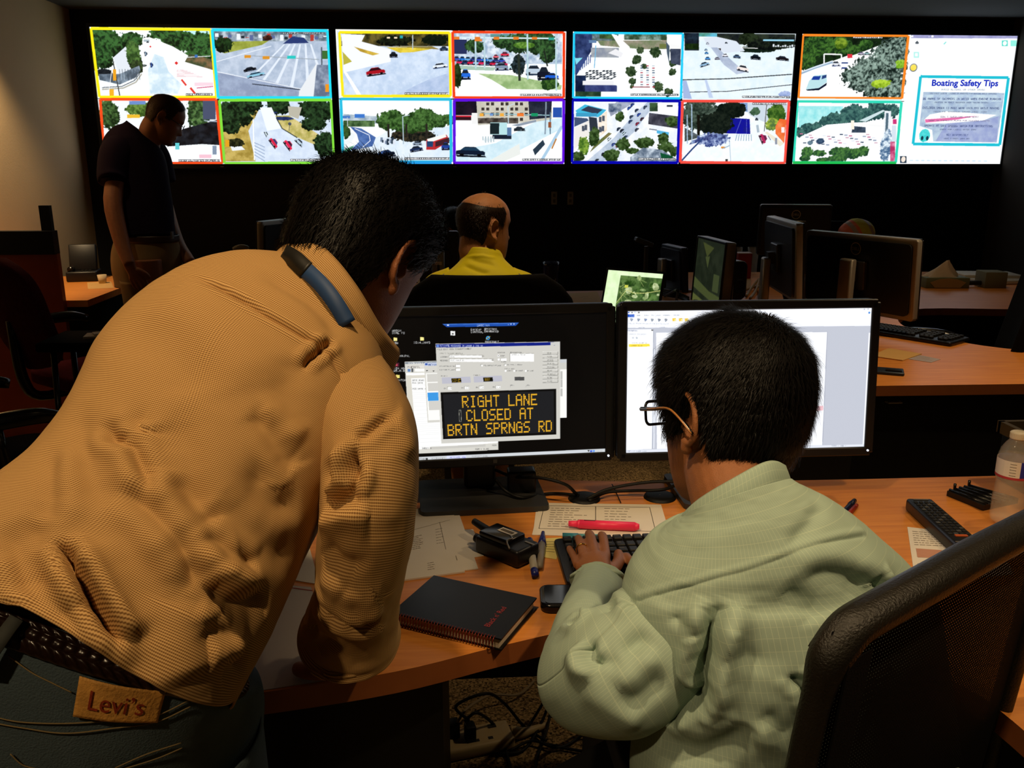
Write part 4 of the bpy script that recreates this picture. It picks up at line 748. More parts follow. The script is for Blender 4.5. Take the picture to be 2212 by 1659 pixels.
    for k in range(9): y = 415 + k * 31.5; c.line([(1535, y + 27), (1668, y + 24)], 3, '5c5c58'); c.line([(1668, y), (1668, y + 24)], 3, '787870'); c.line([(1535, y + 2), (1668, y - 1)], 2, 'f0f0ec'); t(1575, y + 8, ['SEND', 'CLEAR', 'UPDATE', 'SAVE AS', 'PREVIEW', 'PRINT', 'SCHEDULE', 'BLANK', 'CLOSE'][k], 1.5, '686864')
    c.poly([(665, 650), (910, 640), (914, 695), (668, 706)], 'b8b8c4'); c.poly([(938, 640), (1180, 630), (1184, 682), (940, 694)], 'b8b8c4'); c.poly([(747, 657), (830, 654), (832, 692), (750, 695)], '101008'); c.poly([(1020, 650), (1102, 647), (1104, 682), (1022, 685)], '101008'); c.rect(1292, 642, 1375, 675, '4c4c4c'); t(660, 632, 'PHASE 1', 1.3, '606060'); t(940, 624, 'PHASE 2', 1.3, '606060')
    for k, s_ in enumerate(('RIGHT LANE', 'CLOSED AT', 'BRTN SPRNG')): t(758, 660 + k * 12, s_, 1.15, 'd8a828', 1.3)
    for k, s_ in enumerate(('EXPECT', 'DELAYS', 'AHEAD')): t(1034, 652 + k * 9, s_, 1.3, 'd8a828', 1.0)
    for x, y in ((712, 735), (860, 730), (985, 726), (1130, 722)): fld(x, y, x + 38, y + 24); t(x - 30, y + 6, 'ON', 1.6, '606060'); t(x + 8, y + 8, '3.0', 1.6, '888888')
    for x in (1252, 1390): t(x, 712, 'LABEL', 1.2, '707070'); c.line([(x, 735), (x, 722), (x + 36, 720)], 2, '888888')
    # the road sign preview: black board with amber dots
    P = [(652, 783), (1652, 750), (1652, 1166), (664, 1206)]; c.poly(P, '0a0a0a'); c.poly([(672, 800), (1632, 768), (1634, 1146), (684, 1186)], '1c1d20')
    Hs = homog([(0, 0), (95, 0), (95, 27), (0, 27)], [(672, 800), (1636, 768), (1636, 1146), (684, 1186)])
    def sg(u, v): q = Hs @ np.array([u, v, 1.0]); return q[:2] / q[2]
    for row, (s_, u0) in enumerate((('RIGHT LANE', 15.5), ('CLOSED AT', 18.5), ('BRTN SPRNGS RD', 2.2))):
        for i, ch in enumerate(s_):
            g = bytes.fromhex(FONT[ch])
            for r in range(7):
                for k in range(5):
                    if g[r] >> (4 - k) & 1:
                        x, y = sg(u0 + i * 6.55 + k * 1.1 + .5, 1.4 + row * 8.8 + r * 1.06 + .5)
                        c.poly([(x + 6.0 * math.cos(a), y + 7.6 * math.sin(a)) for a in np.arange(0, 2 * PI, PI / 4)], 'f0b428')
    c.border([sg(12.6, 10.2), sg(14.2, 10.2), sg(14.2, 17.4), sg(12.6, 17.4)], 2.4, 'b8b8a8')
    c.poly([(380, 1370), (2088, 1300), (2088, 1330), (384, 1402)], 'ccd0d4'); c.poly([(-150, 1392), (380, 1370), (384, 1402), (-150, 1420)], 'ccd0d4'); t(448, 1376, 'START', 2.4, '808080'); t(560, 1374, 'MICROSOFT', 2.2, '909090'); c.poly([(690, 1360), (860, 1352), (860, 1382), (690, 1390)], 'd8dcf4'); t(720, 1366, 'ACTIVATE MSG', 1.9, '7070b8'); t(910, 1358, 'MICROSOFT EXCEL', 1.6, '888888'); c.rect(510, 1376, 528, 1394, '404040')
    c.poly([(1930, 1312), (1950, 1312), (1940, 1330)], '202020'); c.blob(1962, 1322, 11, 9, '2848c0', '3860d8', 0); c.blob(1986, 1320, 11, 9, '5890e8', '68a8f0', 0); t(2005, 1314, '12:26', 2.0, 'b0b0b0')
    return c.to_pixels()
def pic_right():
    c = Cv(600, 340, 'e8ecf6'); c.frame([(115, 142), (2085, 92), (1998, 1176), (95, 1248)]); t = c.text
    c.poly([(115, 142), (2085, 92), (2075, 235), (113, 275)], 'f4f6fd'); c.poly([(112, 275), (2074, 235), (1998, 1176), (95, 1248)], 'c0c4d0')
    c.poly([(115, 168), (171, 167), (171, 190), (115, 191)], '1c50c0'); t(133, 174, 'FILE', 1.6, 'b0c8f0')
    c.rect(120, 148, 132, 158, '3860c0'); c.poly([(145, 158), (152, 146), (160, 158)], '505860'); c.rect(200, 147, 214, 158, '787878'); c.line([(170, 150), (182, 150)], 3, '6080c0')
    for x, s_ in ((192, 'HOME'), (250, 'INSERT'), (310, 'PAGE LAYOUT'), (402, 'REFERENCES'), (486, 'MAILINGS')): t(x, 172 - (x - 190) * .02, s_, 1.1, '9098a0')
    for k, x in enumerate((148, 204, 260, 314, 370, 424)):
        c.rect(x - 10, 200, x + 8, 204, '707884'); c.line([(x - 8, 204), (x - 2, 222), (x + 12, 204)], 4, '5c6c84'); c.rect(x - 4, 206, x + 12, 212, ['8090b0', '70809c', '6080c0', '808890', '606870', '707880'][k]); t(x - 24, 236, 'SPELLING', 1.0, 'a4acb8')
    for x in (490, 542, 590): c.poly([(x - 14, 196), (x + 14, 192), (x + 18, 216), (x - 12, 218)], 'f0cc50'); c.rect(x + 4, 200, x + 18, 218, 'f8e8a0')
    t(205, 268, 'PROOFING', 1.0, '9098a8'); t(372, 264, 'COMMENTS', 1.0, '9098a8'); c.line([(340, 150), (346, 270)], 2, 'd8dce8')
    c.poly([(112, 288), (322, 282), (305, 1215), (96, 1225)], 'f6f8fd'); t(118, 292, 'NAVIGATION', 1.3, '505c80'); c.rect(308, 285, 320, 296, '505050'); t(125, 318, 'SEARCH DOCUMENT', 1.6, 'c0c4cc'); c.rect(152, 345, 166, 360, 'd0d4dc'); c.rect(182, 345, 196, 360, 'c0c8d0'); t(140, 388, 'COORDINATION MEETING', 1.1, 'b0a8a0'); c.poly([(125, 402), (290, 398), (296, 418), (126, 424)], 'f8e048'); t(145, 408, 'LAMAR BLVD', 1.5, 'b89830')
    c.line([(332, 440), (320, 1210)], 8, 'e4e8f2'); c.line([(324, 280), (308, 1215)], 3, '9098a8')
    c.poly([(345, 310), (1722, 285), (1665, 1168), (345, 1215)], 'f6f8fd'); c.line([(1722, 287), (1666, 1166)], 4, '9ca0b0'); c.line([(1480, 290), (1722, 286)], 3, 'a0a4b4'); c.poly([(1590, 868), (1680, 864), (1676, 900), (1590, 906)], 'f0c0c8'); t(1600, 880, 'LE', 2.4, '505868')
    c.line([(2062, 290), (1992, 1166)], 10, 'f8faff'); c.poly([(95, 1225), (1998, 1158), (1998, 1178), (95, 1248)], 'e0e4ee'); t(110, 1230, 'PAGE 1 OF 4 WORDS 1,204', 1.1, '8890a0'); t(1740, 1166, 'VIEW - 100 -', 1.6, '8890a0'); c.blob(2063, 131, 8, 8, '4888d8', '4888d8', 0); c.rect(2020, 100, 2030, 110, 'b0b4c0'); c.rect(2050, 98, 2060, 108, 'b0b4c0')
    return c.to_pixels()
def pic_map():
    c = Cv(150, 92, 'd8f0c0'); c.frame([(0, 0), (150, 0), (150, 92), (0, 92)]); c.rect(0, 0, 150, 92, 'd4ecb8', 'e4f8cc'); c.rect(37, 10, 150, 90, '2c4420', '5c7c40'); r = np.random.RandomState(3)
    for k in range(38):
        x, y = r.rand(2) * (110, 78) + (40, 11); c.blob(x, y, 3 + 8 * r.rand(), 2 + 6 * r.rand(), *[('1c3814', '34541c'), ('607c44', 'a8bc80'), ('8c9c68', 'c8d4a4'), ('243c18', '486830')][r.randint(4)], .9)
    for k in range(22):
        x, y = r.rand(2) * (110, 78) + (38, 10); a = r.rand() * PI; L = 8 + 30 * r.rand(); c.line([(max(37, x), y), (min(150, max(37, x + L * math.cos(a))), min(90, y + L * math.sin(a)))], .7, 'a8b870')
    c.line([(38, 70), (60, 40), (80, 46), (110, 44), (150, 36)], 1.2, 'd0d080'); c.rect(0, 88, 150, 92, '304028'); c.rect(53, 30, 62, 36, 'c8c850')
    return c.to_pixels()
def pic_reflection():  # greenish reflection on a dark screen, painted as its glowing picture
    c = Cv(100, 90, '10160c'); c.frame([(0, 0), (100, 0), (100, 90), (0, 90)]); c.rect(0, 0, 100, 90, '20261a', '161c12'); c.poly([(0, 52), (60, 64), (100, 66), (100, 80), (0, 66)], '3c4424'); c.poly([(0, 74), (50, 80), (50, 90), (0, 90)], '4a5028'); c.poly([(20, 4), (62, 8), (40, 22)], '3a4020'); c.rect(70, 40, 90, 62, '363e24'); c.poly([(34, 22), (50, 20), (46, 36)], '3a4224')
    return c.to_pixels()

mL = monitor('wide black monitor with an amber RIGHT LANE CLOSED road sign message on its black desktop', (.05, 1.642, .989), 3.9, 4.7, .535, .322, pic_left(), stand_mat=M_GREYP)
mR = monitor('wide black monitor with a white document window, behind the dark haired man in glasses', (.587, 1.641, .994), 0.8, 5.8, .535, .322, pic_right(), stand_mat=M_GREYP)
for t_, R, c in (mL, mR):
    MB().cyl(c + R @ V3(.255, -.002, -.150), c + R @ V3(.255, -.006, -.150), .0022, n=12).build('power_light', mat('standby_light', 'e8f0ff', emit='c8d8f0', es=1.2), t_, world=True)
t_, R, c = mL
MB().box(c + R @ V3(.022, -.0052, -.151), (.008, .001, .008), R=R).build('badge', M_GREYP, t_, world=True)
# far monitors, placed from where their near top edges are seen
def place(px, py, d): return pd(px, py, d)
def far_mon(label, L, dL, Rr, dR, H=.325, tilt=0, **k):
    a = pd(*L, dL); b = pd(*Rr, dR); v = b - a; W = math.hypot(v[0], v[1]); yaw = math.degrees(math.atan2(v[1], v[0]))
    return a, b, W, yaw
def back_mon(label, L, dL, Rr, dR, H=.32, **k):
    """a monitor whose BACK is seen: left and right top corners"""
    a, b, W, yaw = far_mon(label, L, dL, Rr, dR); c = (a + b) / 2 - V3(0, 0, H / 2)
    return monitor(label, c, yaw + 180, k.pop('tilt', 4), W, H, **k)
edge = M_SILV
back_mon('big monitor with pale rim turned away, large round logo and grey column stand', (1757, 495), 3.80, (2000, 516), 3.32, H=.325, edge=edge, pole_h=1.035, stand_mat=M_SILV)
back_mon('monitor turned away, farthest back against the black wall, left of the striped ball', (1641, 439), 5.1, (1796, 442), 5.05, H=.30, group='computer monitors')
back_mon('narrow edge-on monitor with bluish back, left of the big monitor back', (1676, 462), 3.95, (1744, 486), 3.42, H=.32, logo=False, edge=edge, pole_h=1.02, stand_mat=M_SILV)
back_mon('monitor seen from behind at far left, beside the bent man’s head'.replace('’', "'"), (549, 486), 4.15, (655, 459), 4.55, H=.31, edge=edge)
back_mon('dark monitor seen from behind, left of the man in yellow', (905, 497), 4.55, (992, 498), 4.55, H=.31)
a = pd(1504, 503, 4.35); b = pd(1566, 520, 3.95); v = b - a
monitor('monitor facing left with a dim greenish reflection painted on its screen', (a + b) / 2 - V3(0, 0, .19), math.degrees(math.atan2(v[1], v[0])), 3, math.hypot(v[0], v[1]), .36, pic_reflection(), edge=edge, bez=.012, th=.045, logo=False)
back_mon('small dark blue monitor back left of the greenish screen', (1443, 522), 4.85, (1488, 538), 4.6, H=.26, logo=False, metal=mat('navy_plastic', '20283c', rough=.4))
# a folded arm / scanner head beside it
p = pz(1395, 600, .735)
t = thing('document_camera', 'thin grey document camera standing behind the open laptop', 'document camera', py_(1393, 620, 4.6) * V3(1, 1, 0) + V3(0, 0, DZ))
q = py_(1393, 520, 4.6)
b = MB().box((0, 0, .01), (.10, .10, .02), bev=.004).build('base', M_GREYP, t)
MB().tube([(0, 0, .02), (0, 0, q[2] - DZ - .03)], .012, 10).build('stem', M_GREYP, t)
MB().box((-.02, -.02, q[2] - DZ - .005), (.10, .06, .025), R=roty(.35), bev=.005).build('camera_head', M_GREYP, t)

# laptop
cL = V3(.839, 4.022, .866); R, _ = mon_T(cL, math.radians(-45.3 + 22), math.radians(16.8))
a = pd(1314, 563, 3.95); b = pd(1434, 573, 3.80); v = b - a; W = math.hypot(v[0], v[1]); yaw = math.atan2(v[1], v[0])
Hh = .205; R, _ = mon_T(a, yaw, .30); c = (a + b) / 2 - R @ V3(0, 0, Hh / 2); c[2] = DZ + .012 + Hh / 2 * math.cos(.3)
t = thing('laptop', 'open laptop showing a green aerial map beside a white panel', 'laptop', (c[0], c[1], DZ))
MB().box(c + R @ V3(0, .006, 0), (W + .02, .008, Hh + .016), R=R, bev=.003).build('lid', M_PLAST, t, world=True)
screen_mesh('screen', pic_map(), W - .004, Hh - .012, t, (R, c + R @ V3(0, .0012, .003)))
Rb = rotz(yaw); hb = c - R @ V3(0, 0, Hh / 2 + .008); hb[2] = DZ + .009
MB().box(hb + Rb @ V3(0, -.10, 0), (W + .02, .21, .018), R=Rb, bev=.003).build('base', M_PLAST, t, world=True)
b = MB()
for r_ in range(5):
    for k in range(12): b.box(hb + Rb @ V3((k - 5.5) * .0185, -.05 - r_ * .0185, .011), (.016, .016, .004), R=Rb)
b.build('keys', M_RUB, t, world=True)
# ---------------------------------------------------------------- organic helpers
def smooth01(x): x = np.clip(x, 0, 1); return x * x * (3 - 2 * x)
def normals_grid(P):
    """P (nv,nu,3) -> unit normals"""
    du = np.gradient(P, axis=1); dv = np.gradient(P, axis=0); n = np.cross(du, dv)
    return n / np.maximum(1e-9, np.linalg.norm(n, axis=2))[..., None]
def ringset(rings, nv):
    """rings: list of (c, a, bf, bb, e): centre, side vector, front and back vectors, squareness -> resampled"""
    A = np.array([np.r_[r[0], r[1], r[2], r[3], [r[4]]] for r in rings], float)
    k = max(1, int(math.ceil((nv - 1) / (len(rings) - 1)))); return crom(A, k)
def sweep(A, nu, a0=-PI / 2):
    th = a0 + np.linspace(0, 2 * PI, nu + 1); out = []
    for r in A:
        c, a, bf, bb, e = r[:3], r[3:6], r[6:9], r[9:12], r[12]
        cs, sn = np.cos(th), np.sin(th); p = 2.0 / e
        x = np.sign(cs) * np.abs(cs) ** p; y = np.sign(sn) * np.abs(sn) ** p
        out.append(c + x[:, None] * a + np.where(y[:, None] > 0, y[:, None] * bb, -y[:, None] * bf))
    return np.array(out)
def rings_LR(specs, up_hint=None):
    """specs: (L, R, tf, tb, e): world points of the two silhouette sides and front/back thickness; back looks at the camera"""
    C = [(np.asarray(s[0]) + np.asarray(s[1])) / 2 for s in specs]; out = []
    for i, s in enumerate(specs):
        ax = nrm(C[min(i + 1, len(C) - 1)] - C[max(i - 1, 0)]); a = (np.asarray(s[1]) - np.asarray(s[0])) / 2
        b = nrm(np.cross(ax, a)); 
        if b.dot(_C - C[i]) < 0: b = -b
        out.append((C[i], a, -b * s[2], b * s[3], s[4]))
    return out
def rings_tube(pts, flat=1.0, hint=None):
    """pts: (p, r) list -> rings of a limb"""
    P = [np.asarray(p[0], float) for p in pts]; out = []; a = None
    for i, p in enumerate(P):
        t = nrm(P[min(i + 1, len(P) - 1)] - P[max(i - 1, 0)])
        if a is None: a = nrm(np.cross(t, hint if hint is not None else V3(0, 1, 0)))
        a = nrm(a - t * a.dot(t)); b = np.cross(t, a); r = pts[i][1]
        out.append((p, a * r, -b * r * flat, b * r * flat, 2.0))
    return out
class Cloth:
    """grid patches with folds, joined into one garment mesh"""
    def __init__(s): s.parts = []
    def add(s, P, usc, vsc=None, close0=False, close1=False):
        s.parts.append([np.array(P), usc, close0, close1]); return len(s.parts) - 1
    def project(s, P):
        q = P - _C; d = q @ _fw; return np.stack([1106 + FPX * (q @ _r) / d, 829.5 - FPX * (q @ _u) / d], -1), d
    def nout(s, P):
        N = normals_grid(P); o = P - P.mean(1, keepdims=True)
        return N * (1.0 if (o * N).sum() > 0 else -1.0)
    def folds(s, k, L, flip=1.0):
        """L: list of (points read off the photo, amplitude m, width m[, kind]) pressed into patch k as ridges (+) and creases (-)"""
        P = s.parts[k][0]; N = s.nout(P); px, d = s.project(P)
        facing = ((_C - P) * N).sum(-1) > 0
        disp = np.zeros(P.shape[:2]); F = P.reshape(-1, 3); pf = px.reshape(-1, 2); df = d.reshape(-1); fc = facing.reshape(-1)
        for it in L:
            pts, amp, wd = it[0], it[1], it[2]; W3 = []
            for (x, y) in crom(np.array([(p[0], p[1], 0) for p in pts], float), 4)[:, :2]:
                e = np.hypot(pf[:, 0] - x, pf[:, 1] - y) + np.where(fc, 0, 1e4); j = int(np.argmin(e)); W3.append(F[j])
            W3 = np.array(W3); best = np.full(len(F), 1e9); tt = np.zeros(len(F)); n = len(W3) - 1
            for i in range(n):
                A, B = W3[i], W3[i + 1]; AB = B - A; L2 = max(1e-9, AB @ AB); t = np.clip((F - A) @ AB / L2, 0, 1)
                dd = np.linalg.norm(F - A - t[:, None] * AB, axis=1); m = dd < best; best[m] = dd[m]; tt[m] = (i + t[m]) / n
            kind = it[3] if len(it) > 3 else 'r'
            env = smooth01(np.minimum(tt, 1 - tt) * 4 + .12) if kind != 'e' else 1.0
            x = best / wd
            prof = np.exp(-x * x) if kind != 's' else np.exp(-x * x * 2.2) * 1.4 - .5 * np.exp(-((x - 1.4) ** 2) * 1.8)
            disp += (amp * env * prof).reshape(disp.shape)
        s.parts[k][0] = P + N * disp[..., None]
    def rough(s, k, amp, cell, seed=0, flip=1.0, stretch=(1, 1)):
        P = s.parts[k][0]; N = s.nout(P); h, w = P.shape[:2]
        n = noise2(int(h * stretch[0]) + 2, int(w * stretch[1]) + 2, cell, 3); n = _up(n, h, w); n = n - n.mean()
        t = np.arange(w) / (w - 1); wgt = np.minimum(1, np.minimum(t, 1 - t) * 12); n = n * wgt[None]
        s.parts[k][0] = P + N * (amp * 2 * n)[..., None]
    def build(s, name, m, parent, label=None, solid=0.0, smooth_it=0):
        V = []; F = []; UV = []; off = 0
        for P, usc, c0, c1 in s.parts:
            h, w, _ = P.shape; V.append(P.reshape(-1, 3)); F.append(grid_faces(h, w, False) + off)
            seg = np.linalg.norm(np.diff(P, axis=0), axis=2).mean(1); v = np.r_[0, np.cumsum(seg)]; u = np.linspace(0, usc, w)
            UV.append(np.stack(np.meshgrid(u, v), -1).reshape(-1, 2)); off += h * w
        V = np.concatenate(V); F = np.concatenate(F); UV = np.concatenate(UV)
        o = mkobj(name, V, F, m, parent, True, True, label)
        uv = o.data.uv_layers.new(name='weave'); uv.data.foreach_set('uv', UV[F.ravel()].astype(np.float32).ravel())
        if solid:
            md = o.modifiers.new('thickness', 'SOLIDIFY'); md.thickness = solid; md.offset = -1
        return o
def remeshed(o, vox, smooth=4):
    md = o.modifiers.new('skin', 'REMESH'); md.mode = 'VOXEL'; md.voxel_size = vox; md.use_smooth_shade = True
    if smooth:
        sm = o.modifiers.new('soften', 'SMOOTH'); sm.factor = .5; sm.iterations = smooth
    return o
# ---------------------------------------------------------------- head
HZ = np.array([-.128, -.124, -.115, -.10, -.085, -.06, -.03, 0, .03, .06, .085, .103, .114, .118])
HF = np.array([.045, .068, .083, .088, .088, .090, .0905, .089, .093, .088, .073, .050, .026, .004])
HB = np.array([.020, .012, .002, -.010, -.025, -.058, -.083, -.094, -.099, -.097, -.083, -.058, -.030, -.004])   # y of the back
HW = np.array([.012, .026, .040, .051, .058, .066, .071, .074, .077, .075, .064, .047, .026, .004])
def head_grid(nu=96, nv=110, hair=None, fat=1.0, feat=1.0):
    t = np.linspace(0, 1, nv); z = np.interp(t, np.linspace(0, 1, 400), np.interp(np.linspace(-PI / 2, PI / 2, 400), np.linspace(-PI / 2, PI / 2, 400), -.005 + .123 * np.sin(np.linspace(-PI / 2, PI / 2, 400))))
    f = np.interp(z, HZ, HF); b = np.interp(z, HZ, HB); w = np.interp(z, HZ, HW) * fat
    k = np.array([.25, .5, .25])
    for _ in range(3):
        f[1:-1] = np.convolve(f, k, 'valid'); b[1:-1] = np.convolve(b, k, 'valid'); w[1:-1] = np.convolve(w, k, 'valid')
    th = np.linspace(0, 2 * PI, nu + 1)[:-1]           # 0 = front (+y), pi/2 = left (-x)
    cy = b * .45 + f * .55 - .01; P = np.zeros((nv, nu, 3))
    for i in range(nv):
        s, c = np.sin(th), np.cos(th); e = 2 / 2.25
        x = -np.sign(s) * np.abs(s) ** e * w[i]; y = np.where(c > 0, np.abs(c) ** e * (f[i] - cy[i]), -np.abs(c) ** e * (cy[i] - b[i])) + cy[i]
        P[i] = np.stack([x, y, np.full(nu, z[i])], -1)
    x, y, zz = P[..., 0], P[..., 1], P[..., 2]; fr = smooth01((np.cos(th) - .2) / .5)[None]
    g = lambda cx, sx, cz, sz: np.exp(-((x - cx) / sx) ** 2 - ((zz - cz) / sz) ** 2) * fr * feat
    dy = -.010 * (g(.032, .016, .002, .013) + g(-.032, .016, .002, .013)) + .005 * (g(.028, .022, .024, .009) + g(-.028, .022, .024, .009))
    dy += .024 * np.exp(-(x / .0105) ** 2) * np.clip((.012 - zz) / .047, 0, 1) * smooth01((zz + .052) / .010) * fr * feat + .007 * (g(.012, .007, -.038, .008) + g(-.012, .007, -.038, .008))
    dy += .006 * g(0, .022, -.066, .006) - .004 * g(0, .024, -.073, .003) + .006 * g(0, .020, -.080, .006) - .005 * g(0, .03, -.092, .006) + .006 * g(0, .02, -.112, .012)
    dy += .004 * (g(.03, .008, .004, .006) + g(-.03, .008, .004, .006))
    P[..., 1] += dy
    return P, th, z
def ear_piece(mb, side, R, c, sc=1.0):
    """helix rim, inner fold, lobe and bowl of one ear; side +1 right (+x)"""
    def W(p): return R @ (np.asarray(p, float)) + c
    o = V3(side * .072, -.012, -.008)
    def pt(a, r, out): return o + V3(side * (out), -.004 - r * math.cos(a) * .62, r * math.sin(a)) * sc
    rim = []; rr = []
    for k, a in enumerate(np.linspace(-2.2, 2.55, 18)):
        r = .031 * (1 + .12 * math.sin(a)); rim.append(W(pt(a, r, .013 + .009 * max(0, math.cos(a * .6))))); rr.append(.0042 * sc)
    rr[0] = .006 * sc; rr[1] = .0055 * sc; rr[-1] = .003 * sc
    mb.tube(rim, rr, 8, sub=3)
    anti = [W(pt(a, .019, .010)) for a in np.linspace(-1.7, 1.6, 10)]; mb.tube(anti, .0038 * sc, 8, sub=2)
    mb.tube([W(o + V3(side * .013, .006, -.024) * sc), W(o + V3(side * .015, .003, -.034) * sc), W(o + V3(side * .009, .010, -.037) * sc)], [.006 * sc, .008 * sc, .005 * sc], 8, sub=3)   # lobe
    mb.tube([W(o + V3(side * .006, .014, -.010) * sc), W(o + V3(side * .010, .014, -.002) * sc), W(o + V3(side * .006, .012, .006) * sc)], [.004 * sc, .0055 * sc, .003 * sc], 8, sub=2)   # tragus
    # sheet that carries the rim
    V = [W(o + V3(side * .002, .004, 0))]; n = 22
    for k in range(n):
        a = 2 * PI * k / n; V.append(W(pt(a, .030 * (1 + .1 * math.sin(a)), .013)))
    V += [W(p_ - V3(0, 0, 0)) for p_ in [o + V3(-side * .006, .004, 0)]]
    for k in range(n):
        a = 2 * PI * k / n; V.append(W(pt(a, .030 * (1 + .1 * math.sin(a)), .009)))
    F = [(0, 1 + k, 1 + (k + 1) % n) for k in range(n)] + [(n + 1, n + 2 + (k + 1) % n, n + 2 + k) for k in range(n)] + [(1 + k, n + 2 + k, n + 2 + (k + 1) % n, 1 + (k + 1) % n) for k in range(n)]
    mb.add(V, F)
def add_head(mb, R, c, fat=1.0, ears=(1, -1), neck_to=None, neck_r=.056, earscale=1.0):
    P, th, z = head_grid(fat=fat); nv, nu, _ = P.shape
    V = P.reshape(-1, 3) @ np.asarray(R).T + c; F = grid_faces(nv, nu).tolist() + [list(range(nu - 1, -1, -1)), list(range((nv - 1) * nu, nv * nu))]
    mb.add(V, F)
    for s_ in ears: ear_piece(mb, s_, R, c, earscale)
    for s_ in (-1, 1):   # eyeballs behind the lids
        mb.tube([R @ V3(s_ * .031, .066, .003) + c, R @ V3(s_ * .031, .078, .003) + c], [.012, .009], 10)
    if neck_to is not None:
        p0 = R @ V3(0, -.028, -.02) + c; p1 = R @ V3(0, -.035, -.085) + c; p2 = np.asarray(neck_to, float)
        mb.tube([p0, p1, p1 * .5 + p2 * .5, p2], [neck_r * 1.02, neck_r, neck_r * 1.0, neck_r * 1.12], 24, sub=4)
    return P
HL_T = [0, .45, .75, 1.05, 1.2, 1.32, 1.5, 1.75, 1.95, 2.3, 2.8, PI]
HL_Z = [.078, .074, .062, .050, .010, -.024, -.004, .030, -.030, -.068, -.078, -.080]
def hair_cap(R, c, thick, hl=None, top=1.0, lift=None, fat=1.0):
    """closed shell: outside the skin where hair grows, just inside it elsewhere"""
    P, th, z = head_grid(fat=fat, feat=0.0); N = normals_grid(P)
    if (N[60, 0] @ V3(0, 1, 0)) < 0: N = -N
    HLz = np.array(hl if hl is not None else HL_Z); tt = np.minimum(th, 2 * PI - th); zh = np.interp(tt, HL_T, HLz)
    Z = P[..., 2]; m = smooth01((Z - zh[None]) / .016)
    T = thick * (1 + (top - 1) * smooth01(Z / .10)) ; d = -.006 + m * (T + .006)
    if lift is not None: d = d + m * lift(P)
    return P + N * d[..., None], m, N
def hair_mesh(parent, R, c, m_hair, thick=.010, hl=None, top=1.0, strands=9000, length=.022, flow=None, seed=1, width=.0005, fat=1.0, lift=None, label=None, stray=.25, density=None):
    Q, m, N = hair_cap(R, c, thick, hl, top, lift, fat); nv, nu, _ = Q.shape; r = np.random.RandomState(seed)
    Vs = [Q.reshape(-1, 3)]; Fs = grid_faces(nv, nu).tolist() + [list(range(nu - 1, -1, -1)), list(range((nv - 1) * nu, nv * nu))]
    w = (m > .6) * np.linalg.norm(np.gradient(Q, axis=0), axis=2) * np.linalg.norm(np.gradient(Q, axis=1), axis=2)
    if density is not None: w = w * density(Q)
    w = w.ravel() / w.sum(); idx = r.choice(len(w), strands, p=w); root = Vs[0][idx] + r.normal(0, .0012, (strands, 3)); n = N.reshape(-1, 3)[idx]
    fl = flow(root) if flow is not None else np.tile(V3(0, -.3, -1), (strands, 1))
    fl = fl - n * (fl * n).sum(1)[:, None]; fl /= np.maximum(1e-6, np.linalg.norm(fl, axis=1))[:, None]
    fl += r.normal(0, stray, (strands, 3)); L = length * (.5 + r.rand(strands) * .8)
    side = np.cross(fl, n); side /= np.maximum(1e-6, np.linalg.norm(side, axis=1))[:, None]; side = side * width
    pts = [root - n * .003, root + fl * (L * .4)[:, None] + n * (L * .10)[:, None], root + fl * (L * .75)[:, None] + n * (L * .12)[:, None], root + fl * L[:, None] + n * (L * .06)[:, None]]
    off = len(Vs[0]); ws = [1.2, 1.0, .8, .1]; SV = np.stack([np.stack([p - side * q, p + side * q], 1) for p, q in zip(pts, ws)], 1).reshape(-1, 3)
    base = off + np.arange(strands)[:, None] * 8; f = []
    for k in range(3): f.append(np.stack([base[:, 0] + 2 * k, base[:, 0] + 2 * k + 1, base[:, 0] + 2 * k + 3, base[:, 0] + 2 * k + 2], 1))
    V = np.concatenate([Vs[0], SV]) @ np.asarray(R).T + c
    quad = np.concatenate([np.array(grid_faces(nv, nu))] + f)
    return mkobj('hair', V, quad.astype(np.int64), m_hair, parent, True, True, label)
# ---------------------------------------------------------------- hand from explicit joints
def add_hand(mb, wrist, knuckles, fingers, thumb, r=.0085, palm_t=.013, wr=.026):
    """knuckles: 4 points; fingers: 4 lists of joints after the knuckle; thumb: list of joints from the wrist side"""
    wrist = np.asarray(wrist, float); K = [np.asarray(k, float) for k in knuckles]
    for i, k in enumerate(K):
        mid = wrist * .5 + k * .5 + (K[1] * .25 + K[2] * .25 - wrist * .5) * .12
        mb.tube([wrist + (k - K[1]) * .42, mid, k], [palm_t * 1.25, palm_t * 1.15, r * 1.28], 12, sub=4)
        fr = r * (1.0, 1.06, 1.0, .86)[i]; J = [k] + [np.asarray(j, float) for j in fingers[i]]
        rad = [fr * 1.22, fr * 1.12, fr * 1.0, fr * .86][:len(J)]; J2 = J + [J[-1] + nrm(J[-1] - J[-2]) * fr * .7]; rad = rad + [fr * .45]
        mb.tube(J2, rad, 12, sub=4)
    for i in range(3):
        mb.tube([wrist + (K[i] * .5 + K[i + 1] * .5 - K[1]) * .42, wrist * .4 + (K[i] + K[i + 1]) * .3, (K[i] + K[i + 1]) / 2 * .92 + wrist * .08], [palm_t * 1.2, palm_t * 1.15, palm_t * .8], 12, sub=3)
    J = [np.asarray(j, float) for j in thumb]; rad = [r * 1.7, r * 1.45, r * 1.2, r * 1.0][:len(J)]
    mb.tube(J + [J[-1] + nrm(J[-1] - J[-2]) * r * .8], rad + [r * .5], 12, sub=4)
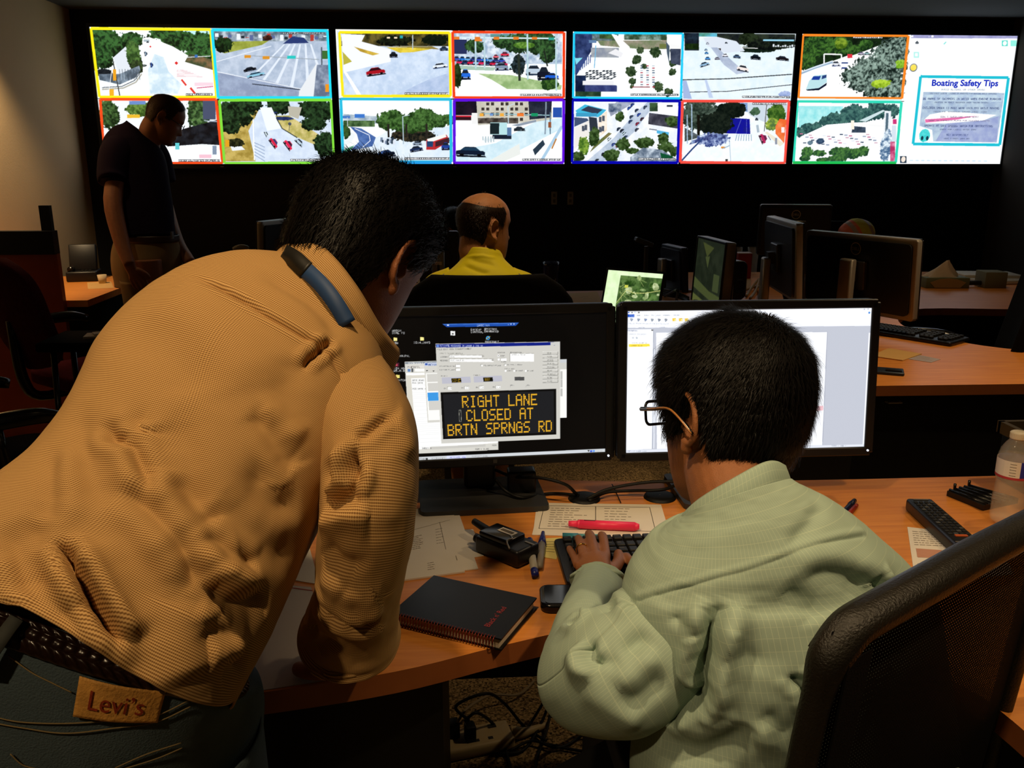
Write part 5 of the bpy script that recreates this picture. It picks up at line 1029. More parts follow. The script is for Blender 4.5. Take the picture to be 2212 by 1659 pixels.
# ---------------------------------------------------------------- cloth and skin materials
def skin_mat(name, col):
    m = mat(name, col, rough=.52, spec=.35, var=.12, vscale=60, bump=.25, bscale=700)
    b = m.node_tree.nodes['Principled BSDF']; b.inputs['Subsurface Weight'].default_value = .08; b.inputs['Subsurface Radius'].default_value = (.012, .004, .002); b.inputs['Subsurface Scale'].default_value = .4
    return m
def uvmap(N):
    u = N.new('ShaderNodeUVMap'); u.uv_map = 'weave'; return u
def houndstooth(name, light, dark, period):
    m = mat(name, light, rough=.85, spec=.15); N, L, b = nodes(m)
    u = uvmap(N); mp = N.new('ShaderNodeMapping'); mp.inputs['Scale'].default_value = (1 / period, 1 / period, 1); L.new(u.outputs[0], mp.inputs[0])
    sp = N.new('ShaderNodeSeparateXYZ'); L.new(mp.outputs[0], sp.inputs[0])
    def wv(o, fr):
        a = N.new('ShaderNodeMath'); a.operation = 'MULTIPLY'; a.inputs[1].default_value = 2 * PI * fr; L.new(o, a.inputs[0])
        s_ = N.new('ShaderNodeMath'); s_.operation = 'SINE'; L.new(a.outputs[0], s_.inputs[0]); return s_.outputs[0]
    def mth(op, x, y):
        a = N.new('ShaderNodeMath'); a.operation = op
        for k, v_ in enumerate((x, y)):
            if isinstance(v_, (int, float)): a.inputs[k].default_value = v_
            else: L.new(v_, a.inputs[k])
        return a.outputs[0]
    s1 = wv(sp.outputs[1], 1); s2 = wv(sp.outputs[0], 1)
    f = mth('MULTIPLY_ADD', s1, .42); 
    f = mth('ADD', mth('MULTIPLY', s1, .40), mth('MULTIPLY', s2, .22))
    f = mth('ADD', f, .42)
    cr = N.new('ShaderNodeValToRGB'); cr.color_ramp.elements[0].position = .12; cr.color_ramp.elements[1].position = .62
    cr.color_ramp.elements[0].color = (*srgb(dark), 1); cr.color_ramp.elements[1].color = (*srgb(light), 1)
    L.new(f, cr.inputs[0]); L.new(cr.outputs[0], b.inputs['Base Color'])
    return m
def shirting(name, base, line, px_, py_):
    m = mat(name, base, rough=.8, spec=.2); N, L, b = nodes(m); u = uvmap(N)
    sp = N.new('ShaderNodeSeparateXYZ'); L.new(u.outputs[0], sp.inputs[0]); acc = None
    for k, (o, pr, wd) in enumerate(((0, px_, .10), (1, py_, .07))):
        a = N.new('ShaderNodeMath'); a.operation = 'MULTIPLY'; a.inputs[1].default_value = 1 / pr; L.new(sp.outputs[o], a.inputs[0])
        f = N.new('ShaderNodeMath'); f.operation = 'FRACT'; L.new(a.outputs[0], f.inputs[0])
        c_ = N.new('ShaderNodeMath'); c_.operation = 'LESS_THAN'; c_.inputs[1].default_value = wd; L.new(f.outputs[0], c_.inputs[0])
        q = N.new('ShaderNodeMath'); q.operation = 'MULTIPLY'; q.inputs[1].default_value = (.75, .45)[k]; L.new(c_.outputs[0], q.inputs[0])
        if acc is None: acc = q.outputs[0]
        else:
            mx = N.new('ShaderNodeMath'); mx.operation = 'MAXIMUM'; L.new(acc, mx.inputs[0]); L.new(q.outputs[0], mx.inputs[1]); acc = mx.outputs[0]
    mx = N.new('ShaderNodeMix'); mx.data_type = 'RGBA'; mx.inputs[6].default_value = (*srgb(base), 1); mx.inputs[7].default_value = (*srgb(line), 1)
    L.new(acc, mx.inputs[0]); L.new(mx.outputs[2], b.inputs['Base Color']); return m
def hair_mat(name, col, rough=.5, spec=.22):
    return mat(name, col, rough=rough, spec=spec, var=.4, vscale=220)
def lapel(pts, h0, h1, th=.003):
    pass
# ================================================================ the bent man in the tan houndstooth shirt
SK1 = skin_mat('brown_skin', '8a5434'); SK2 = skin_mat('tan_skin', '96603c'); SK3 = skin_mat('fair_skin', 'b07850'); 
H_BLK = hair_mat('black_hair', '0e0b09'); H_BRN = hair_mat('brown_hair', '3a2412', .5)
M_TAN = houndstooth('tan_houndstooth', 'c8a068', '7c5830', .0022)
M_DENIM = mat('dark_denim', '5c6c74', rough=.9, spec=.1, var=.35, vscale=9, bump=.4, bscale=500)
M_STITCH = mat('tan_stitching', '8c7850', rough=.8)
M_BELT = mat('dark_brown_leather', '24120a', rough=.28, spec=.6, var=.3, vscale=80)
manA = thing('person', 'person in tan houndstooth shirt and jeans bending over the near desk, seen from behind', 'person', (-.42, .80, 0))
RA = rotz(math.radians(-30)) @ rotx(math.radians(-40)) @ roty(math.radians(6))
cA = pd(774, 556, 1.17)
nA = pd(700, 670, 1.18)
bA = MB(); add_head(bA, RA, cA, fat=1.04, neck_to=nA, neck_r=.052, earscale=1.0)
hipA = pd(120, 1480, .90)
hipA = V3(hipA[0], hipA[1] + .04, .80)
armA = [pd(790, 880, 1.02), pd(800, 1130, .97), pd(768, 1300, 1.02), pd(755, 1420, 1.12)]
bA.tube([nA, pd(600, 820, 1.08), pd(400, 1080, .98), hipA], [.06, .085, .085, .07], 20, sub=4)
bA.tube([pd(640, 780, 1.14), pd(750, 890, 1.08)] + armA[1:], [.04, .034, .036, .034, .03], 14, sub=4)
laA = [pd(450, 640, 1.12), pd(480, 640, 1.20), pz(600, 1000, .86), pz(560, 1120, .79)]
laA = [pd(440, 640, 1.10), V3(-.50, 1.28, 1.02), V3(-.42, 1.36, .80)]
bA.tube([pd(600, 740, 1.2), pd(500, 740, 1.2)] + laA[1:], [.035, .035, .035, .028], 14, sub=4)
wr = armA[-1]; wrz = wr.copy(); wrz[2] = DZ + .045
hk = lambda dx, dy, dz: V3(wr[0] + dx, wr[1] + dy, DZ + dz)
add_hand(bA, hk(0, .0, .045), [hk(-.045, .055, .032), hk(-.025, .07, .034), hk(-.002, .075, .032), hk(.02, .072, .028)],
         [[hk(-.065, .078, .026), hk(-.066, .084, .012)], [hk(-.035, .11, .026), hk(-.034, .115, .012)], [hk(.0, .115, .026), hk(.003, .118, .012)], [hk(.03, .102, .022), hk(.034, .106, .012)]],
         [hk(-.03, .01, .035), hk(-.06, .03, .022), hk(-.078, .05, .013)])
q = laA[-1]; hk = lambda dx, dy, dz: V3(q[0] + dx, q[1] + dy, DZ + dz)
add_hand(bA, hk(0, .02, .045), [hk(-.02, .09, .03), hk(.002, .095, .032), hk(.022, .09, .032), hk(.042, .08, .03)],
         [[hk(-.03, .125, .022), hk(-.032, .145, .011)], [hk(.0, .135, .022), hk(.0, .158, .011)], [hk(.028, .13, .022), hk(.03, .15, .011)], [hk(.055, .11, .022), hk(.06, .128, .011)]],
         [hk(.04, .03, .03), hk(.07, .06, .018), hk(.08, .085, .012)])
for sx, fx in ((-.10, -.56), (.09, -.30)):   # legs and feet inside the jeans and shoes
    bA.tube([hipA + V3(sx*.6, 0, -.02), V3(fx, hipA[1] + .02, .50), V3(fx, hipA[1] + .02, .12), V3(fx, hipA[1] + .10, .05)], [.07, .055, .045, .035], 14, sub=3)
remeshed(bA.build('body', SK1, manA, world=True), .0038, 3)
flowA = lambda p: np.stack([p[:, 0] * .3 - (p[:, 1]) * .2, -.4 - p[:, 1] * 2 - .3 * (p[:, 2] > .05), -.55 + 0 * p[:, 0]], 1)
hair_mesh(manA, RA, cA, H_BLK, .016, top=1.3, strands=16000, length=.018, flow=flowA, seed=3, fat=1.05, width=.0004, stray=.25,
          hl=[.080, .076, .066, .054, .030, .0, -.006, .034, -.040, -.082, -.098, -.104])
# shirt -------------------------------------------------------------------------------------------
sh = Cloth()
TR = rings_LR([
    (pd(-270, 1270, .84), pd(500, 1510, .86), .13, .115, 2.3),
    (pd(-235, 1195, .86), pd(550, 1420, .89), .14, .115, 2.3),
    (pd(-70, 1110, .90), pd(610, 1295, .93), .14, .115, 2.3),
    (pd(75, 1000, .95), pd(660, 1180, .96), .14, .11, 2.3),
    (pd(160, 885, .99), pd(710, 1075, .99), .13, .105, 2.3),
    (pd(215, 775, 1.04), pd(752, 980, 1.01), .12, .10, 2.3),
    (pd(300, 680, 1.09), pd(795, 905, 1.03), .11, .095, 2.3),
    (pd(395, 618, 1.13), pd(825, 850, 1.05), .10, .09, 2.2),
    (pd(490, 590, 1.155), pd(825, 800, 1.085), .09, .08, 2.1),
    (pd(578, 585, 1.17), pd(800, 760, 1.115), .075, .065, 2.0),
    (pd(630, 590, 1.175), pd(785, 740, 1.135), .065, .06, 2.0),
])
PT = sweep(ringset(TR, 241), 240); bvT = nrm(TR[0][0] - TR[2][0]); thT = -PI / 2 + np.linspace(0, 2 * PI, 241); vvT = np.clip(1 - np.arange(len(PT)) / 75, 0, 1) ** 1.5
PT = PT + bvT * (.052 * vvT[:, None] * (np.clip(np.sin(thT), 0, 1) ** .7 * (.20 + .8 * np.clip(np.cos(thT), 0, 1)))[None])[..., None]
k = sh.add(PT, 1.12)
F1 = [
    ([(655, 738), (700, 690), (722, 734), (690, 760), (655, 800)], -.0, .01),
    ([(720, 733), (690, 757), (655, 798)], -.010, .007, 's'),
    ([(312, 925), (300, 915), (330, 960), (335, 1000), (340, 1040)], -.008, .016),
    ([(300, 930), (290, 965), (310, 1040), (345, 1120), (380, 1200)], .010, .018),
    ([(215, 910), (250, 945), (290, 970), (315, 1030), (340, 1080)], -.010, .012, 's'),
    ([(370, 890), (400, 960), (420, 1040), (440, 1100)], -.007, .016),
    ([(180, 870), (176, 950), (200, 1030), (240, 1100)], -.006, .014),
    ([(110, 960), (112, 1060), (100, 1130)], -.006, .012), ([(150, 960), (145, 1050), (160, 1150)], .006, .012),
    ([(270, 1050), (330, 1110), (400, 1200), (430, 1280)], -.009, .015, 's'),
    ([(370, 1030), (430, 1090), (470, 1130)], -.008, .012),
    ([(540, 880), (580, 930), (620, 985), (650, 1010)], -.008, .014), ([(560, 900), (610, 905), (655, 960)], .007, .016),
    ([(590, 1010), (560, 1050), (600, 1090), (650, 1080)], -.010, .018),
    ([(460, 1075), (520, 1140), (590, 1190), (650, 1180)], -.009, .022), ([(320, 1135), (390, 1190), (480, 1215), (540, 1210)], .011, .020), ([(430, 1155), (500, 1200), (560, 1230)], -.007, .014, 's'),
    ([(440, 1255), (480, 1290), (540, 1300), (585, 1280)], -.009, .016, 's'), ([(450, 1230), (500, 1258), (550, 1262)], .010, .012),
    ([(440, 1330), (470, 1365), (520, 1350), (570, 1335)], -.010, .016), ([(440, 1400), (480, 1410), (530, 1395)], .010, .016), ([(470, 1455), (500, 1440), (530, 1430)], -.010, .013),
    ([(420, 1300), (390, 1400), (400, 1480)], .010, .03),
    ([(128, 1170), (165, 1240), (205, 1310), (262, 1405)], -.022, .0095, 's'), ([(165, 1180), (205, 1250), (245, 1330), (290, 1400)], .015, .020),
    ([(60, 1110), (90, 1200), (110, 1290)], -.009, .012), ([(20, 1130), (40, 1220), (60, 1300)], -.008, .010), ([(95, 1150), (130, 1250), (160, 1330)], .010, .014), ([(0, 1200), (20, 1260), (40, 1310)], .008, .010),
    ([(40, 1330), (120, 1370), (220, 1410), (262, 1410)], .010, .012, 'e'),
    ([(410, 600), (500, 640), (600, 700), (700, 760), (760, 850)], -.004, .006, 's'),
    ([(560, 590), (640, 630), (700, 680), (740, 740)], -.006, .012), ([(330, 640), (420, 680), (500, 760), (560, 850)], .007, .035), ([(640, 770), (620, 850), (640, 940)], -.006, .02), ([(250, 720), (360, 760), (420, 860)], -.005, .03),
]
sh.folds(k, F1[1:]); sh.rough(k, .0022, 22, stretch=(1, .5))
SL = rings_tube([(pd(735, 835, 1.055), .062), (pd(766, 890, 1.03), .064), (pd(792, 955, .995), .060), (pd(797, 1050, .965), .056), (pd(790, 1140, .955), .053), (pd(780, 1220, .975), .052), (pd(771, 1290, 1.01), .051), (pd(763, 1330, 1.045), .055), (pd(758, 1362, 1.065), .059), (pd(756, 1371, 1.072), .061), (pd(755, 1375, 1.075), .058), (pd(756, 1366, 1.07), .050), (pd(760, 1345, 1.06), .046)], hint=V3(0, 1, 0))
k2 = sh.add(sweep(ringset(SL, 181), 120), .42)
sh.folds(k2, [
    ([(845, 905), (870, 930), (880, 1000)], .008, .02), ([(765, 950), (800, 935), (850, 900)], -.006, .008, 's'), ([(700, 990), (720, 1050), (740, 1090)], -.012, .015), ([(745, 1050), (765, 1000), (778, 985)], -.012, .012, 's'), ([(735, 960), (738, 1020), (700, 1080)], .012, .014),
    ([(700, 1100), (740, 1080), (790, 1075)], -.012, .012, 's'), ([(690, 1130), (740, 1120), (800, 1130)], .010, .014), ([(770, 1000), (775, 1040), (755, 1060)], -.010, .008, 's'),
    ([(700, 1170), (730, 1210), (790, 1230)], -.010, .012), ([(690, 1240), (730, 1270), (790, 1290), (830, 1270)], .009, .014), ([(680, 1290), (720, 1330), (780, 1350), (820, 1330)], -.012, .013, 's'), ([(740, 1330), (790, 1320), (830, 1300)], .009, .012),
    ([(665, 1340), (700, 1390), (740, 1400)], -.012, .012), ([(830, 950), (830, 1050), (820, 1150)], .004, .02)])
sh.rough(k2, .004, 20)
# far sleeve reaching forward
SF = rings_tube([(pd(500, 700, 1.16), .06), (pd(480, 690, 1.2), .06), (laA[1], .058), (laA[2] + V3(0, 0, .03), .045)], hint=V3(1, 0, 0))
sh.add(sweep(ringset(SF, 60), 60), .4)
# collar: stand and fall
cc = [pd(596, 566, 1.165), pd(630, 545, 1.112), pd(690, 594, 1.062), pd(745, 664, 1.048), pd(796, 748, 1.066), pd(836, 795, 1.11)]
up = nrm(cA - nA)
out_ = [nrm(-_fw * .8 + -_r * .5), nrm(-_fw * .8 + -_r * .45), nrm(-_fw - _r * .25 - _u * .2), nrm(-_fw - _u * .4), nrm(-_fw * .8 - _u * .5), nrm(-_fw * .5 - _u * .5 + _r * .4)]
rows = []
for s_, o_ in ((-.002, -.012), (.022, -.006), (.030, .0), (.026, .007), (.006, .013), (-.016, .019), (-.020, .019)):
    rows.append(crom([c_ + up * s_ + n_ * o_ for c_, n_ in zip(cc, out_)], 10))
sh.add(np.array(rows)[:, ::-1], .30)
shirtA = sh.build('shirt', M_TAN, manA, solid=.0025)
# seams of yoke and shoulder
def seam(parent, pts, m, r=.0009, n=5, name='seam', off=.0015, obj_=None):
    return None
# lanyard over the collar
def strap(parent, name, pts, w, m, nrmv, th=.0015, label=None, sub=6):
    P = crom(np.array(pts), sub); T = np.gradient(P, axis=0); V = []
    for i, p in enumerate(P):
        s_ = nrm(np.cross(T[i], nrmv)) * w / 2; n_ = nrm(nrmv) * th
        V += [p - s_, p + s_, p + s_ + n_, p - s_ + n_]
    F = []
    for i in range(len(P) - 1):
        for k_ in range(4): F.append((4 * i + k_, 4 * i + (k_ + 1) % 4, 4 * i + 4 + (k_ + 1) % 4, 4 * i + 4 + k_))
    F += [(3, 2, 1, 0), tuple(4 * len(P) - 4 + k_ for k_ in range(4))]
    return mkobj(name, V, F, m, parent, True, True, label)
strap(manA, 'lanyard', [pd(650, 574, 1.052), pd(690, 610, 1.030), pd(722, 650, 1.018), pd(752, 700, 1.016)], .020, mat('blue_ribbon', '1c3c68', rough=.6), -_fw, label='blue lanyard ribbon across the collar')
strap(manA, 'lanyard_clip', [pd(612, 546, 1.085), pd(636, 560, 1.062), pd(662, 584, 1.046)], .023, mat('black_nylon', '15130f', rough=.5), -_fw, .003, label='black buckle on the lanyard')
# jeans
jn = Cloth()
JR = rings_LR([(pd(-290, 1050, .90), pd(500, 1395, .92), .12, .11, 2.3), (pd(-305, 1165, .89), pd(520, 1500, .92), .13, .125, 2.3)])
h0 = JR[0][0]; L0 = JR[0][0] - JR[0][1]; R0 = JR[0][0] + JR[0][1]
dn = lambda p, z, s=1.0: V3(p[0], p[1], z)
cx_, cy_ = h0[0], h0[1]
JR.append((V3(cx_ - .005, cy_ + .0, h0[2] - .17), V3(.205, .02, -.02), V3(0, .14, 0), V3(0, -.145, 0), 2.4))
JR.append((V3(cx_ - .005, cy_ + .0, h0[2] - .27), V3(.20, .02, 0), V3(0, .13, 0), V3(0, -.12, 0), 2.4))
k = jn.add(sweep(ringset(JR, 90), 160), 1.05); jn.rough(k, .003, 26)
for sx in (-1, 1):
    z0 = h0[2] - .22
    rr = rings_tube([(V3(cx_ + sx * .10, cy_, z0), .105), (V3(cx_ + sx * .12, cy_ + .02, .5), .085), (V3(cx_ + sx * .13, cy_ + .02, .12), .075), (V3(cx_ + sx * .13, cy_ + .02, .03), .08)], hint=V3(0, 1, 0))
    jn.add(sweep(ringset(rr, 50), 60), .5)
jeans = jn.build('jeans', M_DENIM, manA, solid=.003)
for sx in (-1, 1):
    MB().tube([V3(cx_ + sx * .13, cy_ - .05, .035), V3(cx_ + sx * .13, cy_ + .05, .04), V3(cx_ + sx * .14, cy_ + .19, .032)], [.034, .038, .028], 14, sub=4).build('shoe', M_RUB, manA, True, True)
# belt: a plaited band round the waist; each strand of the plait is real relief
J0 = JR[0]; bv = nrm(JR[1][0] - JR[0][0]); PJ = jn.parts[0][0]; cl_ = Cloth(); pxJ, dJ = cl_.project(PJ); fcJ = ((_C - PJ) * cl_.nout(PJ)).sum(-1) > 0
def jrow(x, y): e = np.hypot(pxJ[..., 0] - x, pxJ[..., 1] - y) + np.where(fcJ, 0, 1e4); return np.unravel_index(int(np.argmin(e)), e.shape)[0]
r0, r1 = jrow(150, 1366), jrow(150, 1446); nU = 640; band = []; bl = Cloth()
def jat(r):   # ring of the jeans surface at fractional row r, resampled round the waist
    i = int(r); f = r - i; q = PJ[i] * (1 - f) + PJ[min(i + 1, len(PJ) - 1)] * f; t_ = np.linspace(0, 1, nU + 1) * (len(q) - 1); k_ = np.minimum(t_.astype(int), len(q) - 2); g = (t_ - k_)[:, None]
    return q[k_] * (1 - g) + q[k_ + 1] * g
base = jat(r0); arc = np.r_[0, np.cumsum(np.linalg.norm(np.diff(base, axis=0), axis=1))]; bw_ = np.linalg.norm(jat(r1)[nU // 2] - base[nU // 2])
for v in np.linspace(0, 1, 40):
    q = jat(r0 + (r1 - r0) * v); ov = q - q.mean(0); ov -= np.outer(ov @ bv, bv); ov /= np.linalg.norm(ov, axis=1)[:, None]
    w_ = v * 3 % 1; sg = 1 if int(v * 2.999) % 2 == 0 else -1
    rel = (.0030 * np.abs(np.sin(PI * (arc / .011 + sg * (v * 1.6)))) + .0008) * math.sin(PI * min(.97, max(.03, w_))) ** .4
    band.append(q + ov * (.0045 + rel)[:, None])
bl.add(np.array(band), arc[-1]); belt = bl.build('belt', M_BELT, manA, solid=.004, label='plaited dark brown leather belt')
def on_belt(px, py, off):   # nearest belt vertex to a photo position, pushed outward
    V = np.concatenate([p[0].reshape(-1, 3) for p in jn.parts[:1]]); cl = Cloth(); pxy, d = cl.project(V); vis = d < np.median(d)
    e = np.hypot(pxy[:, 0] - px, pxy[:, 1] - py) + np.where(d < J0[0] @ _fw - _C @ _fw, 0, 500); j = int(np.argmin(e)); n_ = nrm(V[j] - J0[0] - bv * ((V[j] - J0[0]) @ bv)); return V[j] + n_ * off
strap(manA, 'belt_loop', [on_belt(48, 1330, .014), on_belt(24, 1370, .016), on_belt(4, 1420, .016), on_belt(-12, 1460, .008)], .013, mat('faded_denim', '4a4c48', rough=.9, var=.3, vscale=60), -_fw, .002)
pt = [on_belt(178, 1455, .005), on_belt(346, 1493, .005), on_belt(334, 1556, .005), on_belt(161, 1540, .005)]
G = np.array([[pt[0] * (1 - a) * (1 - b) + pt[1] * a * (1 - b) + pt[2] * a * b + pt[3] * (1 - a) * b + (-_fw) * .006 * math.sin(PI * a) for a in np.linspace(0, 1, 26)] for b in np.linspace(0, 1, 14)])
pc = Cloth(); pc.add(G, .09); M_PATCH = mat('tan_leather_patch', 'e8a850', rough=.6, var=.35, vscale=60, bump=.4, bscale=300)
patch = pc.build('leather_patch', M_PATCH, manA, solid=.0015, label='orange tan leather waistband patch')
ex = nrm(pt[1] - pt[0]); ey = nrm(np.cross(np.cross(ex, pt[0] - pt[3]), ex)); ez = np.cross(ex, ey)
M_RED = mat('faded_red_print', 'a83a14', rough=.8, var=.5, vscale=300)
cp = (pt[0] + pt[1] + pt[2] + pt[3]) / 4 - _fw * .0105
tx = text_obj('Levi\u2019s', .030, (np.eye(3), V3(0, -.010, 0)), M_RED, patch, 'faded_lettering', 'CENTER', .050, world=False)
Wp = np.linalg.norm(pt[1] - pt[0]); Hp = np.linalg.norm(pt[0] - pt[3]); Mi = np.array(mw(manA).inverted())
for v_ in tx.data.vertices:
    a, b = min(.97, max(.03, .5 + v_.co[0] / Wp)), min(.95, max(.05, .5 - v_.co[1] / Hp))
    q = pt[0] * (1 - a) * (1 - b) + pt[1] * a * (1 - b) + pt[2] * a * b + pt[3] * (1 - a) * b + (-_fw) * (.006 * math.sin(PI * a) + .0034)
    v_.co = Mi[:3, :3] @ q + Mi[:3, 3]
# pocket tops and seam stitching
def stitch(pts, n=60, r=.0007, parent=jeans, off=.0035, name='stitching'):
    P = crom(np.array([on_belt(x, y, off) for x, y in pts]), 8); return MB().tube(P, r, 5).build(name, M_STITCH, parent, True, True)
stitch([(22, 1412), (60, 1450), (110, 1478), (160, 1492)]); stitch([(0, 1548), (60, 1560), (130, 1565), (230, 1560), (330, 1545), (400, 1515)])
stitch([(0, 1558), (60, 1572), (130, 1578), (230, 1572), (330, 1556), (410, 1525)]); stitch([(20, 1632), (60, 1645), (110, 1659)]); stitch([(250, 1655), (320, 1630), (382, 1605)]); stitch([(255, 1666), (325, 1642), (384, 1616)])
# ================================================================ the seated man in the pale green striped shirt
manB = thing('person', 'person in pale green striped shirt and glasses, seated at the near desk and typing', 'person', (.38, .95, 0))
RB = rotz(math.radians(27)) @ rotx(math.radians(-14)) @ roty(math.radians(5))
cB = pd(1580, 888, 1.12)
nB = pd(1605, 1150, 1.04)
bB = MB(); add_head(bB, RB, cB, fat=1.06, neck_to=None, earscale=1.0)
bB.tube([RB @ V3(0, -.02, -.03) + cB, pd(1572, 1000, 1.10), pd(1585, 1075, 1.065), nB], [.058, .055, .053, .05], 24, sub=4)
shL, shR = pd(1425, 1300, .93), pd(1880, 1225, 1.02)
elL, wrL = pd(1285, 1500, 1.02), pz(1293, 1252, .785)
elR, wrR = pd(1860, 1330, 1.16), pz(1500, 1215, .785)
bB.tube([nB, pd(1640, 1300, 1.06), pd(1680, 1500, 1.06), V3(.43, .99, .62), V3(.43, .99, .52)], [.05, .07, .075, .08, .08], 20, sub=4)
bB.tube([pd(1600, 1290, 1.06), pd(1450, 1370, 1.0), pd(1300, 1462, 1.0), pd(1262, 1420, 1.12), pd(1280, 1310, 1.29), wrL], [.035, .034, .034, .03, .024, .022], 14, sub=4)
bB.tube([pd(1700, 1260, 1.02), pd(1850, 1280, 1.07), elR, wrR], [.035, .034, .034, .027], 14, sub=4)
H = pz
add_hand(bB, H(1293, 1240, .786), [H(1308, 1199, .797), H(1284, 1195, .800), H(1262, 1203, .796), H(1248, 1222, .785)],
         [[H(1303, 1162, .798), H(1299, 1156, .780), H(1300, 1160, .764)], [H(1276, 1160, .802), H(1272, 1153, .784), H(1273, 1156, .766)], [H(1255, 1176, .796), H(1250, 1164, .780), H(1249, 1163, .764)], [H(1240, 1202, .782), H(1232, 1189, .772), H(1230, 1184, .764)]],
         [H(1318, 1235, .780), H(1335, 1215, .768), H(1336, 1196, .762)], r=.0071, palm_t=.0120)
add_hand(bB, H(1500, 1212, .786), [H(1455, 1178, .795), H(1475, 1172, .798), H(1495, 1174, .796), H(1512, 1182, .788)],
         [[H(1432, 1168, .790), H(1425, 1167, .768)], [H(1456, 1155, .793), H(1450, 1153, .768)], [H(1480, 1152, .79), H(1476, 1150, .768)], [H(1504, 1160, .782), H(1500, 1160, .767)]],
         [H(1460, 1224, .782), H(1400, 1224, .772), H(1364, 1214, .768), H(1353, 1202, .765)], r=.0074, palm_t=.0125)
for sx in (-1, 1):
    k0 = V3(.42, .96, .53) + sx * V3(.09, .02, 0); f = V3(-.12, .9, 0) * .42
    bB.tube([k0, k0 + f, k0 + f + V3(0, .03, -.45)], [.08, .055, .04], 14, sub=3)
remeshed(bB.build('body', SK2, manB, world=True), .0025, 2)
def flowB(p):   # combed from a whorl at the upper back
    c_ = V3(.02, -.055, .085); d = p - c_; f = np.stack([d[:, 0] * 1.2, d[:, 1] * .8, d[:, 2] * 1.0 - .035], 1); f[:, 1] += .05 * (p[:, 1] > 0) * (p[:, 2] > .04); return f / .08
hair_mesh(manB, RB, cB, H_BLK, .013, top=1.0, strands=34000, length=.016, flow=flowB, seed=5, fat=1.07, width=.00032, stray=.16,
          hl=[.070, .066, .060, .046, .004, -.034, -.030, .030, -.034, -.080, -.102, -.110])
# glasses: rectangular front, lenses, two temples
gl = MB(); M_GL = mat('black_acetate', '0c0a0a', rough=.18, spec=.6)
W = lambda x, y, z: RB @ V3(x, y, z) + cB
for s_ in (-1, 1):
    pts = [W(s_ * .032 + a, .108 - .004 * abs(a / .026) * (1 if s_ * a > 0 else 0), .000 + b) for a, b in rrect(.054, .032, .008, 4)]
    gl.tube(pts + [pts[0], pts[1]], .0021, 6)
gl.tube([W(-.006, .109, .006), W(0, .111, .009), W(.006, .109, .006)], .0022, 6, sub=4)
gl.build('glasses_front', M_GL, manB, True, True, 'black rectangular glasses front')
M_LENS = mat('clear_lens', 'f4f8f8', rough=.02, trans=1.0, ior=1.1, alpha=.25)
for s_ in (-1, 1):
    MB().prism(rrect(.050, .028, .007, 4), 0, .0012, T=(RB @ rotx(PI / 2), W(s_ * .032, .108, 0))).build('lens', M_LENS, manB, world=True)
    tp = [W(s_ * .060, .106, .006), W(s_ * .076, .090, .007), W(s_ * .091, .046, .008), W(s_ * .098, .010, .009), W(s_ * .101, -.012, .000), W(s_ * .100, -.036, -.022)]
    MB().tube(tp, [.0026, .0032, .0028, .0022, .002, .0018], 6, sub=5).build('temple', M_GL, manB, True, True)
    MB().tube([p + RB @ V3(s_ * .0022, 0, .0005) for p in tp[1:]], [.0012, .0014, .0014, .0014, .001], 6, sub=5).build('temple_trim', mat('amber_trim', 'a8703c', rough=.25, spec=.6), manB, True, True)
# ring
a_, b_ = H(1262, 1203, .796), H(1255, 1176, .796); m_ = a_ * .40 + b_ * .60; ax = nrm(b_ - a_); u_, v_ = frame(ax)
MB().tube([m_ + .0100 * (u_ * math.cos(t_) + v_ * math.sin(t_)) for t_ in np.linspace(0, 2 * PI, 33)], .0012, 6).build('ring', mat('gold', 'e0b050', rough=.15, metal=1), manB, True, True)
# shirt
M_SEA = shirting('pale_green_striped_cotton', '98ac9e', 'b4c4ae', .0062, .0115)
sb = Cloth()
TB = rings_LR([
    (pd(1390, 1900, .98), pd(2040, 1840, 1.14), .13, .10, 2.4),
    (pd(1392, 1700, .98), pd(2030, 1640, 1.13), .13, .10, 2.4),
    (pd(1402, 1560, .98), pd(2020, 1500, 1.11), .13, .10, 2.4),
    (pd(1392, 1430, .98), pd(2005, 1380, 1.07), .13, .10, 2.4),
    (pd(1362, 1325, .98), pd(1985, 1290, 1.07), .12, .10, 2.4),
    (pd(1372, 1255, .985), pd(1940, 1210, 1.06), .11, .095, 2.3),
    (pd(1408, 1200, .985), pd(1868, 1138, 1.02), .10, .085, 2.2),
    (pd(1440, 1160, .99), pd(1795, 1085, 1.01), .085, .072, 2.1),
    (pd(1470, 1130, .995), pd(1735, 1052, 1.0), .070, .060, 2.0),
    (pd(1490, 1110, 1.0), pd(1705, 1040, 1.0), .062, .055, 2.0),
])
k = sb.add(sweep(ringset(TB, 241), 240), 1.05)
